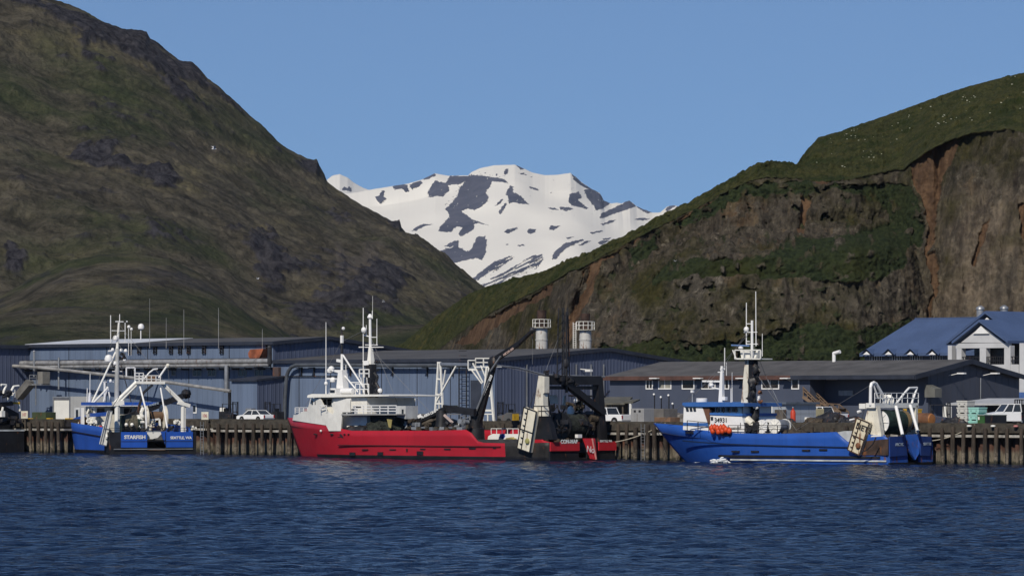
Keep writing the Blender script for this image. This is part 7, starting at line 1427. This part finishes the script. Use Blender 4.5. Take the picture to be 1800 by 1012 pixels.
for i, a in enumerate((1597, 1608)):
    for k, lb in enumerate(('lower', 'upper')): tote(a, 14, k, f'yellow fish tote, {lb} one of the {"left" if i == 0 else "right"} stack behind the blue stern', 'yellow totes', YTOTE, 1.0, .85)
tote(1691, 3.5, 0, 'low mint tray at the wharf edge left of the mint stack', 'mint totes', MINT, 1.0, .38); tote(1702, 3.8, 0, 'low mint tray touching the foot of the mint stack', 'mint totes', MINT, .9, .34)
t, fr = fthing(K, 'dumpster', 'green and black dumpster between the mint totes and white truck', 'dumpster', A_(1728.5, 4), 4, QZ+.02); mb = MB(); w_ = A_(1741, 4)-A_(1728.5, 4)
mb.prism([(0, -.9, .1), (w_, -.9, .1), (w_, -.9, 1.12), (0, -.9, 1.12)], (0, 3.4, 0)); mb.build('tub', M('green_dumpster', (.03, .09, .025), .6, rust=.25), t); mb = MB(); mb.box2((-.03, -.95, 1.122), (w_+.03, 2.55, 1.2)); mb.build('lid', M('grey_lid', (.2, .22, .2), .6), t); mb = MB(); mb.box2((w_*.1, -.93, .72), (w_*.3, -.9, 1.0)); mb.build('placard', WHITE, t)
mb = MB(); mb.box2((w_+.002, -.85, .12), (w_+.05, 2.45, 1.1)); mb.build('side_panel', BLACK, t)
t, fr = fthing(K, 'fuel_tank', 'rusty orange fuel tank lying beside the blue trawler stern', 'tank', A_(1607, 5), 5, QZ+.02); mb = MB(); mb.lathe((0, 0, .75), [(.1, 0), (.55, .02), (.6, .15), (.6, 2.0), (.55, 2.1)], 'X', 20); mb.build('shell', M('rusty_orange_tank', (.13, .06, .03), .8, var=.4, rust=.5), t); mb = MB(); mb.lathe((2.1, 0, .75), [(.55, 0), (.5, .12), (.1, .18)], 'X', 20); mb.build('end_cap', M('orange_end', (.3, .12, .035), .6, rust=.3), t)
for x in (.4, 1.7): mb = MB(); mb.box2((x-.1, -.5, 0), (x+.1, .5, .3)); mb.build('saddle', DARK, t)
# canopy over the bins
t, fr = fthing(K, 'canopy', 'long low open shed with pale sheet roof behind totes and truck', 'canopy', A_(1668, 24), 24, QZ); s2 = lambda a, b, y: fr.l(K.w(*K.p(a, b, 24+y)))
p, q = s2(1668, 711, 0), s2(1850, 700, 0); z_ = p.z; L = q.x-p.x
mb = MB(); mb.prism([(p.x, -.5, z_-.05), (p.x, 6.5, z_+.5), (p.x, 6.5, z_+.66), (p.x, -.5, z_+.13)], (L, 0, 0)); mb.build('roof', M('pale_sheet_roof', (.45, .45, .44), .5, var=.1, streak=.2), t)
for a in (1690, 1708, 1734, 1760, 1790): p = s2(a, 720, 0); mb = MB(); mb.bar((p.x, 0, 0), (p.x, 0, z_), .18); mb.build('post', TIMBER, t)
mb = MB(); x0_ = s2(1734, 720, 0).x; mb.box2((x0_, 5.9, 0), (L, 6.0, z_+.4))
for i in range(24): mb.box2((x0_+.2+i*.4, 5.86, 0), (x0_+.3+i*.4, 5.91, z_+.3))
mb.build('back_wall', M('ribbed_grey_sheet', (.3, .3, .3), .5, .2, var=.15, streak=.3), t); mb = MB(); mb.box2((0, 6.0, 0), (x0_, 6.1, z_+.4)); mb.build('dark_wall', M('dark_shed_boards', (.03, .028, .028), .9), t)
t, w_, h = cabinet('rack', 'small white wire rack at the end of the canopy', 'rack', 1657, 1667, 714, 20, .6, WHITE); 
t, w_, h = cabinet('yellow_block', 'yellow block on the wharf edge under the white truck', 'kerb block', 1790, 1806, 746.5, .9, .5, YEL); cabinet('yellow_block', 'yellow block on the wharf edge below the white pickup tailgate', 'kerb block', 1088, 1096, 741, 1.0, .5, YEL)
for a, lb in ((1706, 'white capped pile head below the mint totes'), (1748, 'white capped pile head below the dumpster'), (1788, 'pink capped pile head below the white truck')):
    P = K.w(A_(a), -.2, 3.62); o = MB().lathe((0,0,0), [(.24, 0), (.24, .12), (.1, .16)], n=12).build('pile_cap', M('pink_cap', (.5, .2, .18), .7) if a == 1788 else WHITE); o.location = P; tag(o, lb, 'pile cap')
# gulls in the air
def gull(px, py, D, span, rz, roll, label):
    t = thing('seagull', label, 'seagull', at(px, D, py=py), rz); s_ = span/1.4; mb = MB()
    prof = [(.01, -.3), (.05, -.24), (.075, -.08), (.08, .05), (.06, .16), (.05, .22), (.052, .26), (.03, .31), (.008, .345)]; mb.lathe((0,0,0), [(r*s_, h*s_) for r, h in prof], 'X', 10)
    mb.add([(-.28*s_, .02*s_, .01), (-.28*s_, -.02*s_, .01), (-.44*s_, -.08*s_, .0), (-.46*s_, 0, 0), (-.44*s_, .08*s_, 0)], [(0,1,2,3,4)]); mb.build('body', M('gull_white', (.8, .8, .8), .7, var=.03), t)
    for sg in (1, -1):
        m = MB(); a_ = roll+(.45 if sg > 0 else .35); pts = []
        for y, x0_, x1_, z in ((.04, .12, -.12, 0), (.3, .17, -.08, .10), (.5, .06, -.14, .12), (.72, -.14, -.2, .08)): pts.append(((x0_*s_, sg*y*s_, z*s_+y*s_*a_*.5), (x1_*s_, sg*y*s_, z*s_+y*s_*a_*.5)))
        for (p0, p1), (q0, q1) in zip(pts[:-1], pts[1:]): m.add([p0, q0, q1, p1], [(0,1,2,3)])
        o = m.build('wing', M('gull_grey', (.6, .6, .6), .7, var=.1), t); so2 = o.modifiers.new('t', 'SOLIDIFY'); so2.thickness = .015*s_
gull(376, 262, 330, .85, .3, .35, 'white gull with raised wings flying before the upper mountain'); gull(453, 490, 420, .6, 2.6, .2, 'tiny white gull flying before the dark crag'); gull(674, 530, 430, .65, .1, .3, 'tiny white gull flying above the red trawler mast'); gull(1187, 459, 500, .55, 1.0, .2, 'tiny white gull flying against the right cliff turf')
# ------------------------------------------------------------------ the air
HZ = MB(); HZ.box2((-12000, -9500, -5), (12000, 16500, 1500)); m = bpy.data.materials.new('thin_sea_haze'); m.use_nodes = True; t_ = m.node_tree; t_.nodes.clear()
o_ = t_.nodes.new('ShaderNodeOutputMaterial'); v_ = t_.nodes.new('ShaderNodeVolumePrincipled'); v_.inputs['Color'].default_value = (.82, .9, 1, 1); v_.inputs['Density'].default_value = 1.1e-5; t_.links.new(v_.outputs[0], o_.inputs['Volume'])
tag(HZ.build('haze', m), 'thin blue haze in the air between boats and far snow', None, None, 'stuff')
